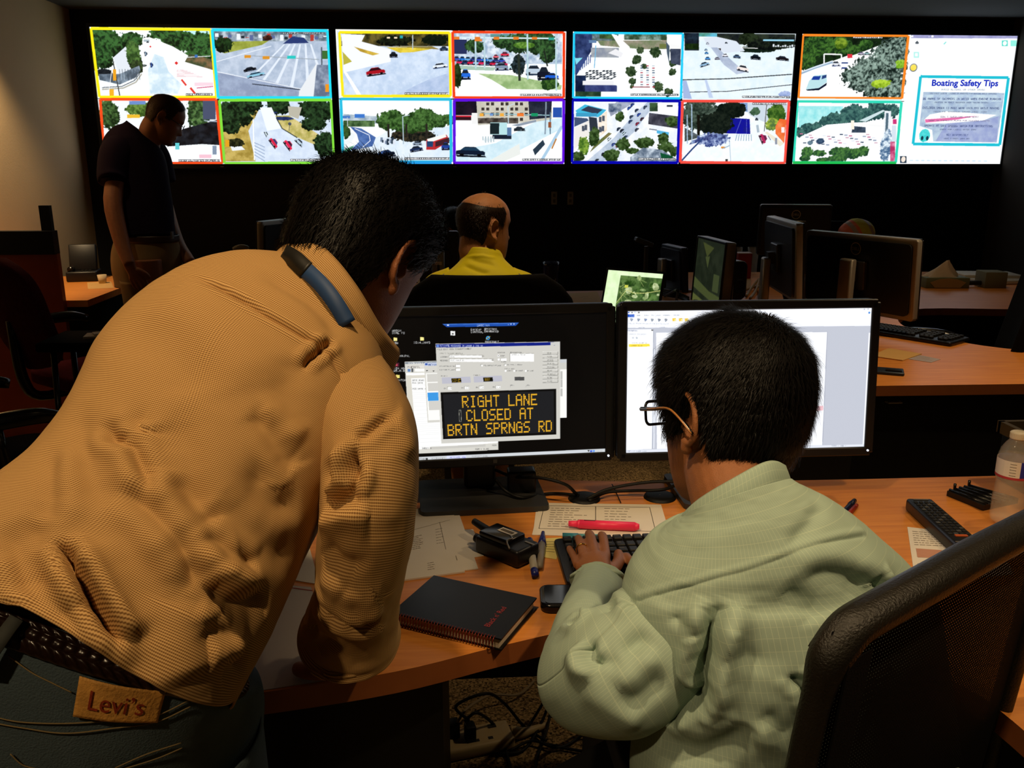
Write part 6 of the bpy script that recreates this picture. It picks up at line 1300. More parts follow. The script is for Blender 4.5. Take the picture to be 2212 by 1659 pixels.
sb.folds(k, [
    ([(1560, 1300), (1535, 1370), (1520, 1450), (1515, 1500), (1480, 1540)], -.020, .013, 's'), ([(1600, 1280), (1570, 1370), (1560, 1460), (1530, 1530)], .010, .016),
    ([(1500, 1490), (1470, 1520), (1430, 1560)], -.022, .018), ([(1520, 1500), (1500, 1540), (1440, 1580)], .010, .010),
    ([(1720, 1255), (1800, 1235), (1860, 1260), (1900, 1290)], -.012, .014), ([(1700, 1230), (1780, 1210), (1870, 1230), (1930, 1280)], .007, .016), ([(1890, 1240), (1905, 1270), (1920, 1290)], -.010, .010, 's'),
    ([(1690, 1260), (1740, 1310), (1770, 1350)], -.007, .014), ([(1710, 1450), (1740, 1490), (1760, 1520)], -.009, .010, 's'),
    ([(1430, 1590), (1500, 1620), (1570, 1600), (1620, 1560)], -.013, .018), ([(1440, 1560), (1520, 1590), (1600, 1540)], .008, .016), ([(1620, 1560), (1680, 1610), (1720, 1650)], .009, .012), ([(1640, 1540), (1700, 1590)], -.006, .010),
    ([(1350, 1340), (1385, 1390), (1420, 1430)], -.008, .008, 's'), ([(1440, 1320), (1480, 1350), (1500, 1380)], -.006, .008), ([(1560, 1410), (1600, 1420), (1640, 1400)], -.004, .014),
    ([(1380, 1290), (1500, 1255), (1640, 1215), (1760, 1170), (1860, 1150)], .0022, .004, 'e'), ([(1385, 1298), (1500, 1262), (1640, 1222), (1760, 1177), (1860, 1157)], -.002, .003, 'e'),
    ([(1480, 1300), (1560, 1340), (1640, 1330)], .004, .03), ([(1780, 1090), (1750, 1130), (1700, 1190)], -.005, .010), ([(1650, 1420), (1640, 1520), (1660, 1640)], .005, .03)])
sb.rough(k, .0022, 24)
SLb = rings_tube([(pd(1510, 1330, 1.07), .060), (pd(1460, 1362, 1.035), .070), (pd(1398, 1405, 1.0), .075), (pd(1330, 1460, .985), .073), (pd(1275, 1470, 1.02), .062), (pd(1258, 1420, 1.12), .052), (pd(1268, 1360, 1.20), .046), (pd(1280, 1310, 1.29), .043), (pd(1290, 1272, 1.345), .040), (pd(1291, 1262, 1.362), .0405), (pd(1291, 1250, 1.368), .0395), (pd(1291, 1252, 1.366), .034)], hint=V3(0, 0, 1))
k2 = sb.add(sweep(ringset(SLb, 221), 130), .74)
sb.folds(k2, [
    ([(1220, 1350), (1260, 1345), (1300, 1360)], -.010, .009, 's'), ([(1225, 1335), (1260, 1330), (1290, 1335)], .006, .008), ([(1300, 1330), (1320, 1300), (1350, 1290)], -.010, .010), ([(1240, 1400), (1250, 1440), (1290, 1430)], .012, .014), ([(1280, 1380), (1275, 1420), (1300, 1440)], -.010, .009, 's'),
    ([(1300, 1440), (1360, 1400), (1400, 1370)], -.012, .012), ([(1330, 1480), (1380, 1440), (1420, 1410)], .008, .014), ([(1250, 1480), (1320, 1530), (1390, 1570)], .005, .016), ([(1340, 1530), (1400, 1500), (1440, 1450)], -.009, .012), ([(1360, 1300), (1330, 1340), (1320, 1380)], .008, .010)])
sb.rough(k2, .0035, 20)
SRb = rings_tube([(pd(1780, 1230, 1.06), .055), (pd(1845, 1265, 1.08), .058), (elR, .052), ((elR + wrR) / 2, .052), (wrR + V3(.02, -.01, 0), .038), (wrR + V3(.01, 0, 0), .030)], hint=V3(0, 0, 1))
sb.add(sweep(ringset(SRb, 90), 80), .4)
# collar
ccB = [pd(1440, 1200, 1.09), pd(1458, 1168, 1.04), pd(1505, 1120, 1.0), pd(1585, 1072, .980), pd(1655, 1036, .995), pd(1690, 1036, 1.04), pd(1690, 1050, 1.09)]
out_ = [nrm(-_r * .8 - _fw * .6), nrm(-_r * .6 - _fw), nrm(-_r * .3 - _fw), nrm(-_fw), nrm(_r * .4 - _fw), nrm(_r - _fw * .3), nrm(_r + _fw * .3)]
upB = nrm(V3(-.05, .18, 1)); rows = []
for s_, o_ in ((-.01, -.010), (.012, -.006), (.021, -.001), (.018, .004), (.002, .009), (-.014, .013), (-.017, .013)):
    rows.append(crom([c_ + upB * s_ + n_ * o_ for c_, n_ in zip(ccB, out_)], 10))
P = np.array(rows)
sb.add(P[:, ::-1] if (normals_grid(P) * (np.array(out_[3])) ).sum() < 0 else P, .36)
sb.build('shirt', M_SEA, manB, solid=.002)
MB().tube([pd(1300, 1325, 1.29) - _fw * .045, pd(1300, 1325, 1.29) - _fw * .049], .005, 10).build('cuff_button', mat('pearl_button', 'c8ccb8', rough=.3), manB, True, True)
# trousers under the desk
tb = Cloth(); M_SLACK = mat('dark_trousers', '1a1612', rough=.9)
for sx in (-1, 1):
    k0 = V3(.44, .93, .53) + sx * V3(.09, .02, 0); f = V3(-.12, .9, 0) * .42
    tb.add(sweep(ringset(rings_tube([(k0 - f * .3, .11), (k0 + f * .3, .10), (k0 + f, .078), (k0 + f + V3(-.01, .03, -.10), .074), (k0 + f + V3(-.02, .05, -.44), .065)], hint=V3(1, 0, 0)), 60), 50), .6)
tb.build('trousers', M_SLACK, manB, solid=.002)
for sx in (-1, 1):
    e_ = V3(.44, .93, 0) + sx * V3(.09, .02, 0) + V3(-.12, .9, 0) * .42
    MB().tube([e_ + V3(0, .02, .035), e_ + V3(-.04, .10, .04), e_ + V3(-.09, .20, .03)], [.036, .038, .028], 14, sub=4).build('shoe', M_RUB, manB, True, True)

# ================================================================ the standing man at the left
manC = thing('person', 'person in dark purple polo and khaki trousers standing before the leftmost wall display', 'person', py_(310, 640, 4.5) * V3(1, 1, 0))
dC = 4.6; Q = lambda x, y, dd=0.0: pd(x, y, dC + dd)
RC = rotz(math.radians(-72)) @ rotx(math.radians(-30))
cC = Q(356, 256); bC = MB(); add_head(bC, RC, cC, neck_to=Q(318, 318), neck_r=.058)
bC.tube([Q(318, 318), Q(300, 380), Q(300, 480), Q(318, 560)], [.06, .08, .08, .08], 20, sub=4)
ar = [Q(262, 345, -.09), Q(244, 430, -.16), Q(262, 520, -.18), Q(280, 572, -.20)]
bC.tube(ar, [.045, .047, .040, .030], 14, sub=4)
w_ = ar[-1]; e1, e2, e3 = V3(.30, .2, -1.0), V3(.9, 0, .15), V3(0, -1, 0)
hp = lambda a, b_, c_: w_ + nrm(e1) * a + nrm(e2) * b_ + e3 * c_
add_hand(bC, hp(.005, 0, 0), [hp(.085, .033, 0), hp(.09, .012, .004), hp(.087, -.010, .004), hp(.08, -.030, 0)],
         [[hp(.122, .036, -.004), hp(.140, .030, -.018)], [hp(.130, .014, 0), hp(.152, .010, -.014)], [hp(.126, -.010, 0), hp(.148, -.012, -.014)], [hp(.112, -.032, -.004), hp(.130, -.032, -.018)]],
         [hp(.03, .025, .0), hp(.06, .052, -.006), hp(.085, .058, -.012)])
ar2 = [Q(330, 345, .16), Q(352, 430, .20), Q(380, 520, .10), Q(412, 568, .02)]
bC.tube(ar2, [.045, .045, .040, .030], 14, sub=4)
w_ = ar2[-1]
add_hand(bC, hp(.005, 0, 0), [hp(.085, .033, 0), hp(.09, .012, .004), hp(.087, -.010, .004), hp(.08, -.030, 0)],
         [[hp(.122, .036, -.004), hp(.140, .030, -.018)], [hp(.130, .014, 0), hp(.152, .010, -.014)], [hp(.126, -.010, 0), hp(.148, -.012, -.014)], [hp(.112, -.032, -.004), hp(.130, -.032, -.018)]],
         [hp(.03, .025, .0), hp(.06, .052, -.006), hp(.085, .058, -.012)])
for s_ in (-1, 1):
    h_ = Q(318 , 560, s_ * .08); bC.tube([h_, h_ * V3(1, 1, 0) + V3(.01, 0, .5), h_ * V3(1, 1, 0) + V3(.0, 0, .1), h_ * V3(1, 1, 0) + V3(.08, 0, .04)], [.08, .06, .04, .035], 12, sub=3)
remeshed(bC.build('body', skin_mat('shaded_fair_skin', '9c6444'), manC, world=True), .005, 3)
hair_mesh(manC, RC, cC, H_BRN, .008, strands=3000, length=.012, seed=8, width=.0008, stray=.15, hl=[.080, .076, .066, .056, .020, -.010, .0, .036, -.024, -.060, -.072, -.074])
pc_ = Cloth(); M_POLO = mat('dark_purple_knit', '1c1222', rough=.9, spec=.1, bump=.2, bscale=300)
TC = rings_LR([(Q(253, 520, -.05), Q(378, 512, .05), .12, .12, 2.3), (Q(250, 470, -.05), Q(375, 465, .05), .13, .12, 2.3), (Q(238, 415, -.06), Q(368, 410, .05), .13, .12, 2.3), (Q(222, 360, -.06), Q(360, 355, .05), .13, .13, 2.3), (Q(222, 310, -.06), Q(350, 330, .05), .13, .13, 2.3), (Q(242, 280, -.04), Q(338, 315, .03), .11, .11, 2.2), (Q(266, 268, -.02), Q(326, 305, .02), .075, .075, 2.1), (Q(276, 262, 0), Q(322, 298, 0), .062, .062, 2.0)])
k = pc_.add(sweep(ringset(TC, 120), 110), 1.0); pc_.rough(k, .004, 22)
pc_.add(sweep(ringset(rings_tube([(Q(272, 315, -.05), .085), (Q(252, 335, -.11), .085), (Q(243, 375, -.14), .075), (Q(244, 392, -.15), .072), (Q(244, 390, -.15), .062)], hint=V3(0, 1, 0)), 40), 50), .4)
pc_.add(sweep(ringset(rings_tube([(Q(320, 315, .12), .08), (Q(338, 345, .19), .078), (Q(352, 392, .21), .07), (Q(352, 390, .21), .06)], hint=V3(0, 1, 0)), 40), 50), .4)
pc_.build('polo_shirt', M_POLO, manC, solid=.002)
tr_ = Cloth(); M_KHAKI = mat('khaki_twill', '8a7450', rough=.9, spec=.1, var=.15, vscale=6)
hc = (Q(252, 512) + Q(380, 512)) / 2
TK = [(hc, V3(.160, -.05, 0), V3(.04, .12, 0) * .9, V3(-.04, -.12, 0) * .9, 2.3), (hc + V3(-.01, 0, -.12), V3(.175, -.05, 0), V3(.05, .14, 0) * .9, V3(-.05, -.14, 0) * .9, 2.4), (hc + V3(-.01, 0, -.26), V3(.165, -.03, 0), V3(.04, .15, 0) * .9, V3(-.04, -.15, 0) * .9, 2.4)]
k = tr_.add(sweep(ringset(TK, 50), 90), 1.0); tr_.rough(k, .003, 20)
for s_ in (-1, 1):
    b0 = hc + V3(-.01, 0, 0) + V3(.02, .078, 0) * s_
    tr_.add(sweep(ringset(rings_tube([(b0 + V3(0, 0, -.22), .10), (b0 * V3(1, 1, 0) + V3(0, 0, .5), .085), (b0 * V3(1, 1, 0) + V3(0, 0, .06), .08)], hint=V3(1, 0, 0)), 40), 40), .5)
    MB().tube([b0 * V3(1, 1, 0) + V3(-.04, 0, .035), b0 * V3(1, 1, 0) + V3(.06, 0, .04), b0 * V3(1, 1, 0) + V3(.18, 0, .03)], [.034, .038, .028], 12, sub=3).build('shoe', M_RUB, manC, True, True)
tr_.build('trousers', M_KHAKI, manC, solid=.002)
bd = Cloth(); bas = sweep(np.array([np.r_[TK[0][0] + V3(0, 0, -.002), TK[0][1] * 1.03, TK[0][2] * 1.03, TK[0][3] * 1.03, [2.3]]]), 90)[0]
bd.add(np.array([bas + V3(0, 0, z_) for z_ in (-.022, -.01, .008, .014)]), 1.0); bd.build('belt', mat('brown_leather_strap', '3a2618', rough=.45), manC, solid=.003)
MB().box(Q(372, 508, -.12), (.008, .03, .036)).build('belt_buckle', M_ALU, manC, world=True)
gt = [RC @ V3(.076, -.01, .012) + cC, RC @ V3(.074, .05, .008) + cC, RC @ V3(.06, .098, .004) + cC]
gm = MB().tube(gt, .0022, 6)
for s_ in (-1, 1):
    pts = [RC @ V3(s_ * .031 + a, .102, b_) + cC for a, b_ in rrect(.050, .03, .01, 3)]; gm.tube(pts + [pts[0]], .0018, 5)
gm.build('glasses', M_GL, manC, True, True)

# ================================================================ the seated man in the yellow shirt
manD = thing('person', 'person in bright yellow safety shirt seated with back to the camera, head turned right', 'person', pd(1040, 700, 3.05) * V3(1, 1, 0))
dD = 3.05; Q = lambda x, y, dd=0.0: pd(x, y, dD + dd)
RD = rotz(math.radians(-58)) @ rotx(math.radians(-4))
cD = Q(1046, 490); bD = MB(); add_head(bD, RD, cD, fat=1.06, neck_to=Q(1040, 562, -.01), neck_r=.058)
bD.tube([Q(1040, 562), Q(1040, 660), Q(1040, 760, .05), V3(*(Q(1040, 800, .1)[:2]), .56)], [.06, .07, .08, .08], 20, sub=4)
for s_ in (-1, 1):
    a0 = Q(1040 + s_ * 75, 640); bD.tube([Q(1040, 640), a0, a0 + V3(.02 * s_, .05, -.24), a0 + V3(-.05 * s_, .30, -.22), a0 + V3(-.06 * s_, .36, -.22)], [.04, .04, .035, .03, .03], 14, sub=3)
    q = a0 + V3(-.06 * s_, .38, -.225); hq = lambda a, b_, c_: q + V3(a, b_, c_)
    add_hand(bD, hq(0, 0, 0), [hq(.03, .08, 0), hq(.01, .09, 0), hq(-.01, .09, 0), hq(-.03, .08, 0)], [[hq(.03, .12, -.01), hq(.03, .14, -.02)], [hq(.01, .13, -.01), hq(.01, .15, -.02)], [hq(-.01, .13, -.01), hq(-.01, .15, -.02)], [hq(-.03, .11, -.01), hq(-.03, .13, -.02)]], [hq(-.03 * s_, .03, 0), hq(-.05 * s_, .06, -.01), hq(-.05 * s_, .08, -.02)])
    k0 = V3(*(Q(1040, 800, .1)[:2]), .54) + V3(.09 * s_, 0, 0); bD.tube([k0, k0 + V3(0, .40, 0), k0 + V3(0, .42, -.44), k0 + V3(0, .52, -.49)], [.08, .06, .045, .035], 12, sub=3)
remeshed(bD.build('body', SK3, manD, world=True), .0045, 3)
hair_mesh(manD, RD, cD, hair_mat('dark_brown_hair', '24160c'), .007, strands=7000, length=.010, seed=9, width=.0006, stray=.18, hl=[.108, .104, .098, .078, .030, -.008, .004, .034, -.036, -.072, -.082, -.084], lift=lambda P_: -.012 * smooth01((P_[..., 2] - .050) / .055), density=lambda Q_: np.clip(1.15 - (Q_[..., 2] - .05) / .05, .35, 1))
yd = Cloth(); M_HIVIS = mat('high_visibility_yellow', 'e0d010', rough=.7, bump=.1, bscale=200)
TD = rings_LR([(Q(940, 900, .1), Q(1150, 900, .1), .13, .12, 2.4), (Q(925, 750, .05), Q(1155, 750, .05), .13, .12, 2.4), (Q(915, 660), Q(1162, 660), .13, .12, 2.4), (Q(935, 612), Q(1145, 612), .11, .11, 2.3), (Q(975, 583), Q(1112, 583), .09, .09, 2.2), (Q(996, 562), Q(1090, 562), .075, .075, 2.0), (Q(1000, 548), Q(1084, 550), .071, .070, 2.0), (Q(1002, 540), Q(1080, 544), .069, .067, 2.0), (Q(1004, 541), Q(1078, 545), .062, .060, 2.0)])
k = yd.add(sweep(ringset(TD, 120), 120), 1.0)
yd.folds(k, [([(1012, 560), (1040, 568), (1075, 575)], -.006, .012), ([(1000, 572), (1030, 585), (1060, 592)], -.008, .010), ([(1005, 556), (1040, 553), (1075, 560)], .003, .006)])
for s_ in (-1, 1):
    a0 = Q(1040 + s_ * 84, 632)
    yd.add(sweep(ringset(rings_tube([(a0 + V3(-.05 * s_, 0, .02), .075), (a0, .078), (a0 + V3(.03 * s_, .03, -.10), .07), (a0 + V3(.03 * s_, .06, -.20), .065), (a0 + V3(.03 * s_, .061, -.19), .055)], hint=V3(0, 1, 0)), 40), 50), .4)
ys = yd.build('safety_shirt', M_HIVIS, manD, solid=.002)
band = Cloth()
for s_ in (-1, 1):   # grey reflective bands over each shoulder
    px0 = 1040 + s_ * 92; A_ = ringset(TD, 400); P = sweep(A_, 500); pxy, dep = band.project(P)
    rr = []
    rows_ = [i for i in range(len(P)) if 0 <= 1]
    M0 = (np.abs(pxy[..., 0] - px0) < 13) & (((_C - P) * band.nout(P)).sum(-1) > 0)
    Nn = band.nout(P); V = (P + Nn * .003).reshape(-1, 3); F = grid_faces(P.shape[0], P.shape[1], False); ok = M0.reshape(-1)[F].all(1); F = F[ok]
    u_, inv = np.unique(F, return_inverse=True)
    if len(u_): mkobj('reflective_band', V[u_], inv.reshape(-1, 4), mat('reflective_grey', '8c8468', rough=.5), manD, True, True)
td = Cloth()
for s_ in (-1, 1):
    k0 = V3(*(Q(1040, 800, .1)[:2]), .54) + V3(.09 * s_, 0, 0)
    td.add(sweep(ringset(rings_tube([(k0 + V3(0, -.08, 0), .10), (k0 + V3(0, .2, 0), .09), (k0 + V3(0, .42, 0), .075), (k0 + V3(0, .45, -.12), .07), (k0 + V3(0, .44, -.46), .06)], hint=V3(1, 0, 0)), 40), 40), .5)
td.build('trousers', M_SLACK, manD, solid=.002)
for s_ in (-1, 1):
    k0 = V3(*(Q(1040, 800, .1)[:2]), 0) + V3(.09 * s_, .42, 0); MB().tube([k0 + V3(0, -.02, .04), k0 + V3(0, .08, .045), k0 + V3(0, .20, .035)], [.04, .045, .032], 12, sub=3).build('shoe', M_RUB, manD, True, True)

# ================================================================ the man half hidden behind the dark monitor
manE = thing('person', 'person in yellow safety vest half hidden behind a dark monitor, head bowed', 'person', pd(965, 620, 5.45) * V3(1, 1, 0))
dE = 5.45; Q = lambda x, y, dd=0.0: pd(x, y, dE + dd)
RE = rotz(math.radians(120)) @ rotx(math.radians(-45))
cE = Q(982, 492); bE = MB(); add_head(bE, RE, cE, neck_to=Q(985, 535, .05), neck_r=.06)
bE.tube([Q(985, 535, .05), Q(975, 570, .05), Q(970, 660, .1), V3(*(Q(970, 700, .1)[:2]), .56)], [.07, .12, .12, .12], 18, sub=4)
for s_ in (-1, 1):
    a0 = Q(970 + s_ * 55, 570, .05); e_ = Q(925 if s_ < 0 else 1010, 500 if s_ < 0 else 640, -.1)
    bE.tube([Q(975, 560, .05), a0, e_, Q(958, 494, -.08) if s_ < 0 else e_ + V3(-.1, -.15, 0)], [.06, .055, .04, .032], 14, sub=3)
q = Q(955, 495, -.08); hq = lambda a, b_, c_: q + V3(a, b_, c_)
add_hand(bE, hq(0, 0, 0), [hq(.05, -.01, .03), hq(.06, -.01, .01), hq(.06, -.01, -.01), hq(.05, -.01, -.03)], [[hq(.08, 0, .05), hq(.09, .02, .06)], [hq(.10, 0, .01), hq(.11, .02, .01)], [hq(.095, 0, -.01), hq(.11, .02, -.01)], [hq(.08, 0, -.04), hq(.09, .02, -.04)]], [hq(.02, 0, .03), hq(.04, 0, .06), hq(.05, 0, .07)])
for s_ in (-1, 1):
    k0 = V3(*(Q(970, 700, .1)[:2]), .55) + V3(.09 * s_, 0, 0); bE.tube([k0, k0 + V3(0, .38, 0), k0 + V3(0, .4, -.44), k0 + V3(0, .5, -.5)], [.08, .06, .045, .035], 12, sub=3)
remeshed(bE.build('body', SK3, manE, world=True), .006, 3)
hair_mesh(manE, RE, cE, H_BLK, .014, strands=2500, length=.015, seed=12, width=.0009, stray=.2)
ye = Cloth()
TE = rings_LR([(Q(915, 720, .1), Q(1030, 720, .1), .13, .12, 2.4), (Q(905, 640, .1), Q(1040, 640, .1), .13, .12, 2.4), (Q(915, 575, .06), Q(1030, 575, .06), .12, .11, 2.3), (Q(950, 545, .06), Q(1015, 545, .06), .08, .08, 2.1), (Q(962, 536, .05), Q(1005, 536, .05), .066, .066, 2.0)])
ye.add(sweep(ringset(TE, 80), 90), 1.0)
ye.add(sweep(ringset(rings_tube([(Q(935, 580, .06), .07), (Q(918, 560, 0), .068), (Q(918, 520, -.08), .055), (Q(932, 493, -.10), .050), (Q(952, 490, -.09), .046), (Q(952, 490, -.09), .036)], hint=V3(0, 1, 0)), 40), 50), .4)
ye.build('safety_vest', M_HIVIS, manE, solid=.002)
te = Cloth()
for s_ in (-1, 1):
    k0 = V3(*(Q(970, 700, .1)[:2]), .55) + V3(.09 * s_, 0, 0)
    te.add(sweep(ringset(rings_tube([(k0 + V3(0, -.08, 0), .10), (k0 + V3(0, .2, 0), .09), (k0 + V3(0, .40, 0), .075), (k0 + V3(0, .43, -.12), .07), (k0 + V3(0, .42, -.5), .06)], hint=V3(1, 0, 0)), 40), 40), .5)
te.build('trousers', M_SLACK, manE, solid=.002)
# ================================================================ chairs
M_MAROON = mat('maroon_fabric', '5a1c22', rough=.95, spec=.1, var=.2, vscale=40, bump=.3, bscale=400)
M_BLKF = mat('black_fabric', '0e0d0d', rough=.95, spec=.1, bump=.3, bscale=500)
M_GLOSS = mat('satin_black_plastic', '0c0b0b', rough=.22, spec=.6)
def task_chair(label, loc, yaw, fabric=M_BLKF, bw=.48, bh=.56, top=1.04, arms=True, seat=True, group='office chairs', backlean=.12, round_=.16):
    t = thing('office_chair', label, 'chair', loc, yaw, group)
    n = 26; out = []
    if seat:
        G = MB().prism(rrect(.48, .46, .10, 5), 0, .07, T=(np.eye(3), V3(0, .02, .42))); bevel(G.build('seat', fabric, t), .02, 3)
    # curved padded back
    us = np.linspace(-1, 1, 21); vs = np.linspace(0, 1, 17); P = np.zeros((17, 21, 3))
    for i, v in enumerate(vs):
        z = top - bh + bh * v; k = 1 - (abs(2 * v - 1) ** 5) * round_ * 1.8
        for j, u in enumerate(us): P[i, j] = (u * bw / 2 * k, -.24 - backlean * (v - .2) - .03 * (1 - u * u) * 1.2, z)
    V = np.concatenate([P.reshape(-1, 3), (P + V3(0, -.045, 0)).reshape(-1, 3)]); F = grid_faces(17, 21, False).tolist(); m = 17 * 21
    F2 = [[a + m for a in f][::-1] for f in F]; rim = [j for j in range(21)] + [i * 21 + 20 for i in range(1, 17)] + [16 * 21 + j for j in range(19, -1, -1)] + [i * 21 for i in range(15, 0, -1)]
    F3 = [[rim[k], rim[(k + 1) % len(rim)], rim[(k + 1) % len(rim)] + m, rim[k] + m][::-1] for k in range(len(rim))]
    bevel(mkobj('backrest', V, F + F2 + F3, fabric, t, True), .014, 3, 50)
    MB().tube([V3(0, -.05, .40), V3(0, -.26, .40), V3(0, -.325, .50), V3(0, -.34, top - bh * .55)], [.022, .022, .024, .02], 10, sub=4).build('back_support', M_GLOSS, t, True)
    if arms:
        for s_ in (-1, 1):
            MB().tube([V3(s_ * .30, -.16, .66), V3(s_ * .30, -.06, .685), V3(s_ * .295, .08, .685), V3(s_ * .28, .16, .665)], [.020, .026, .026, .018], 12, sub=4).build('armrest', M_GLOSS, t, True)
            MB().tube([V3(s_ * .22, .0, .43), V3(s_ * .29, .0, .46), V3(s_ * .30, -.02, .66)], [.016, .018, .016], 10, sub=4).build('arm_post', M_GLOSS, t, True)
    MB().cyl((0, 0, .10), (0, 0, .42), .026).build('gas_lift', M_GLOSS, t, True)
    for k in range(5):
        a = 2 * PI * k / 5 + .3; d = V3(math.cos(a), math.sin(a), 0)
        MB().tube([V3(0, 0, .12), d * .15 + V3(0, 0, .105), d * .29 + V3(0, 0, .075)], [.028, .022, .014], 8, sub=3).build('base_leg', M_GLOSS, t, True)
        q = d * .29; s_ = nrm(np.cross(d, V3(0, 0, 1)))
        MB().cyl(q + s_ * .022 + V3(0, 0, .03), q - s_ * .022 + V3(0, 0, .03), .03, n=16).build('caster', M_RUB, t, True)
    return t
p = pd(1052, 720, 2.84)
task_chair('black office chair with wide curved back, behind the man in yellow', (p[0], p[1] + .22, 0), 0.0, bw=.58, bh=.62, top=1.085, round_=.22)
p = pd(35, 660, 3.75)
task_chair('maroon office chair with black armrests in front of the red wood panel', (p[0] + .20, p[1] + .22, 0), math.radians(-38), M_MAROON, bw=.47, bh=.50, top=1.03, round_=.45)
p = pz(60, 1010, .12)
task_chair('black office chair at the left edge, nearer than the maroon one', (-1.52, 2.72, 0), math.radians(-50), bw=.46, bh=.40, top=.86)
p = pd(2168, 700, 3.35)
task_chair('black office chair with tall narrow back at the right edge', (p[0] - .20, p[1] + .16, 0), math.radians(62), bw=.46, bh=.62, top=1.10, arms=True)
p = pd(965, 640, 5.45)
task_chair('black office chair of the man half hidden behind the dark monitor', (p[0] + .02, 5.52, 0), math.radians(170), top=.95)

# the near mesh-back chair at the lower right, seat of the man in the green shirt
A = pz(1790, 1352, 1.03); B = pz(2290, 1082, 1.03); fx = nrm((B - A) * V3(1, 1, 0)); fy = V3(-fx[1], fx[0], 0)   # fy: the way the sitter faces
mid = (A + B) / 2; wch = np.linalg.norm((B - A)[:2]); tl = .09
upc = nrm(V3(0, 0, 1) * math.cos(tl) - fy * math.sin(tl)); nb = np.cross(fx, upc)
t = thing('office_chair', 'black mesh back office chair with thick padded top rim at lower right', 'chair', V3(*(mid[:2]), 0) + fy * .30, 0, 'office chairs')
hch = .60; cch = mid - upc * hch / 2
Tm = lambda x, z, y=0: cch + fx * x + upc * z + nb * (y - .014 * (1 - (2 * x / wch) ** 2) * -1)
M_RIM = mat('pebbled_black_vinyl', '17140f', rough=.42, spec=.45, bump=.35, bscale=420)
path = [(-.5 * wch, -.30), (-.5 * wch, .0), (-.5 * wch + .003, .22), (-.5 * wch + .02, .278), (-.5 * wch + .07, .295), (0, .306), (.5 * wch - .07, .295), (.5 * wch - .02, .278), (.5 * wch - .003, .22), (.5 * wch, .0), (.5 * wch, -.30), (0, -.315), (-.5 * wch, -.30)]
pts = crom(np.array([(x, z, 0) for x, z in path]), 8)[:, :2]
ring = []; V = []; n = 14
for i, (x, z) in enumerate(pts):
    j0, j1 = pts[i - 1 if i else 0], pts[min(i + 1, len(pts) - 1)]; tg = nrm(np.array([j1[0] - j0[0], j1[1] - j0[1]])); no = np.array([tg[1], -tg[0]])
    if no.dot([x, z]) < 0: no = -no
    top_ = smooth01((z - .22) / .06); hw = .011 + .006 * top_; th = .014 + .006 * top_
    for k in range(n):
        a = 2 * PI * k / n; cc_ = math.cos(a); ss = math.sin(a); V.append(Tm(x + no[0] * hw * cc_, z + no[1] * hw * cc_, th * ss))
V = np.array(V); m = len(pts); F = [(i * n + k, i * n + (k + 1) % n, (i + 1) * n + (k + 1) % n, (i + 1) * n + k) for i in range(m - 1) for k in range(n)]
mkobj('back_frame', V, F, M_RIM, t, True, True)
# welt along the top of the rim
MB().tube([Tm(x, z - .004, -.0195) for x, z in pts if z > .262], .003, 6).build('welt', M_RIM, t, True, True)
MM = mat('black_mesh_fabric', '0d0b0a', rough=.9, spec=.1); N, L, b_ = nodes(MM)
u = uvmap(N); mp = N.new('ShaderNodeMapping'); mp.inputs['Scale'].default_value = (1 / .0042, 1 / .0042, 1); L.new(u.outputs[0], mp.inputs[0])
vo = N.new('ShaderNodeTexVoronoi'); vo.voronoi_dimensions = '2D'; vo.inputs['Randomness'].default_value = 0.0; vo.inputs['Scale'].default_value = 1.0; L.new(mp.outputs[0], vo.inputs['Vector'])
gt_ = N.new('ShaderNodeMath'); gt_.operation = 'GREATER_THAN'; gt_.inputs[1].default_value = .085; L.new(vo.outputs['Distance'], gt_.inputs[0]); L.new(gt_.outputs[0], b_.inputs['Alpha'])
G = np.array([[Tm(x, z, 0) for x in np.linspace(-wch / 2 + .006, wch / 2 - .006, 30)] for z in np.linspace(-.30, .292, 30)])
mc = Cloth(); mc.add(G, wch); mc.build('mesh_panel', MM, t)
for s_ in (-1, 1): MB().prism([(s_ * (wch / 2 - .010), -.29), (s_ * (wch / 2 - .048), -.29), (s_ * (wch / 2 - .048), .27), (s_ * (wch / 2 - .010), .27)][::s_], 0, .002, T=(np.stack([fx, upc, -nb], 1), cch + nb * .02)).build('side_panel', M_BLKF, t, world=True) if s_ < 0 else None
MB().tube([Tm(.0, -.34, -.05), Tm(.0, -.20, -.035), Tm(.0, .0, -.02)], [.03, .026, .012], 10, sub=4).build('back_support', M_GLOSS, t, True, True)
M_SL = mat('rib_grey', '4c4436', rough=.5)  # slanted ribs, a lighter grey than the black back
for k in range(4):
    a0 = pd(2110 - k * 11, 1548 + k * 22, .86); a1 = pd(2046 - k * 3 + k * 8, 1652 + k * 24, .80)
    qa = a0 + nb * ((cch - nb * .03 - a0) @ nb); qb = a1 + nb * ((cch - nb * .03 - a1) @ nb)
    MB().tube([qa, (qa + qb) / 2 + fx * -.004, qb], .0022, 6, sub=3).build('lumbar_rib', M_SL, t, True, True)
G_ = MB().prism(rrect(.48, .46, .10, 5), 0, .075, T=(np.stack([fx, fy, V3(0, 0, 1)], 1), V3(mid[0], mid[1], .42) + fy * .30)); bevel(G_.build('seat', M_BLKF, t, world=True), .02, 3)
c0 = V3(mid[0], mid[1], 0) + fy * .30
MB().tube([c0 + V3(0, 0, .40), c0 - fy * .22 + V3(0, 0, .38), Tm(0, -.36, -.05)], [.03, .03, .03], 10, sub=4).build('back_arm', M_GLOSS, t, True, True)
MB().cyl(c0 + V3(0, 0, .10), c0 + V3(0, 0, .42), .026).build('gas_lift', M_GLOSS, t, True, True)
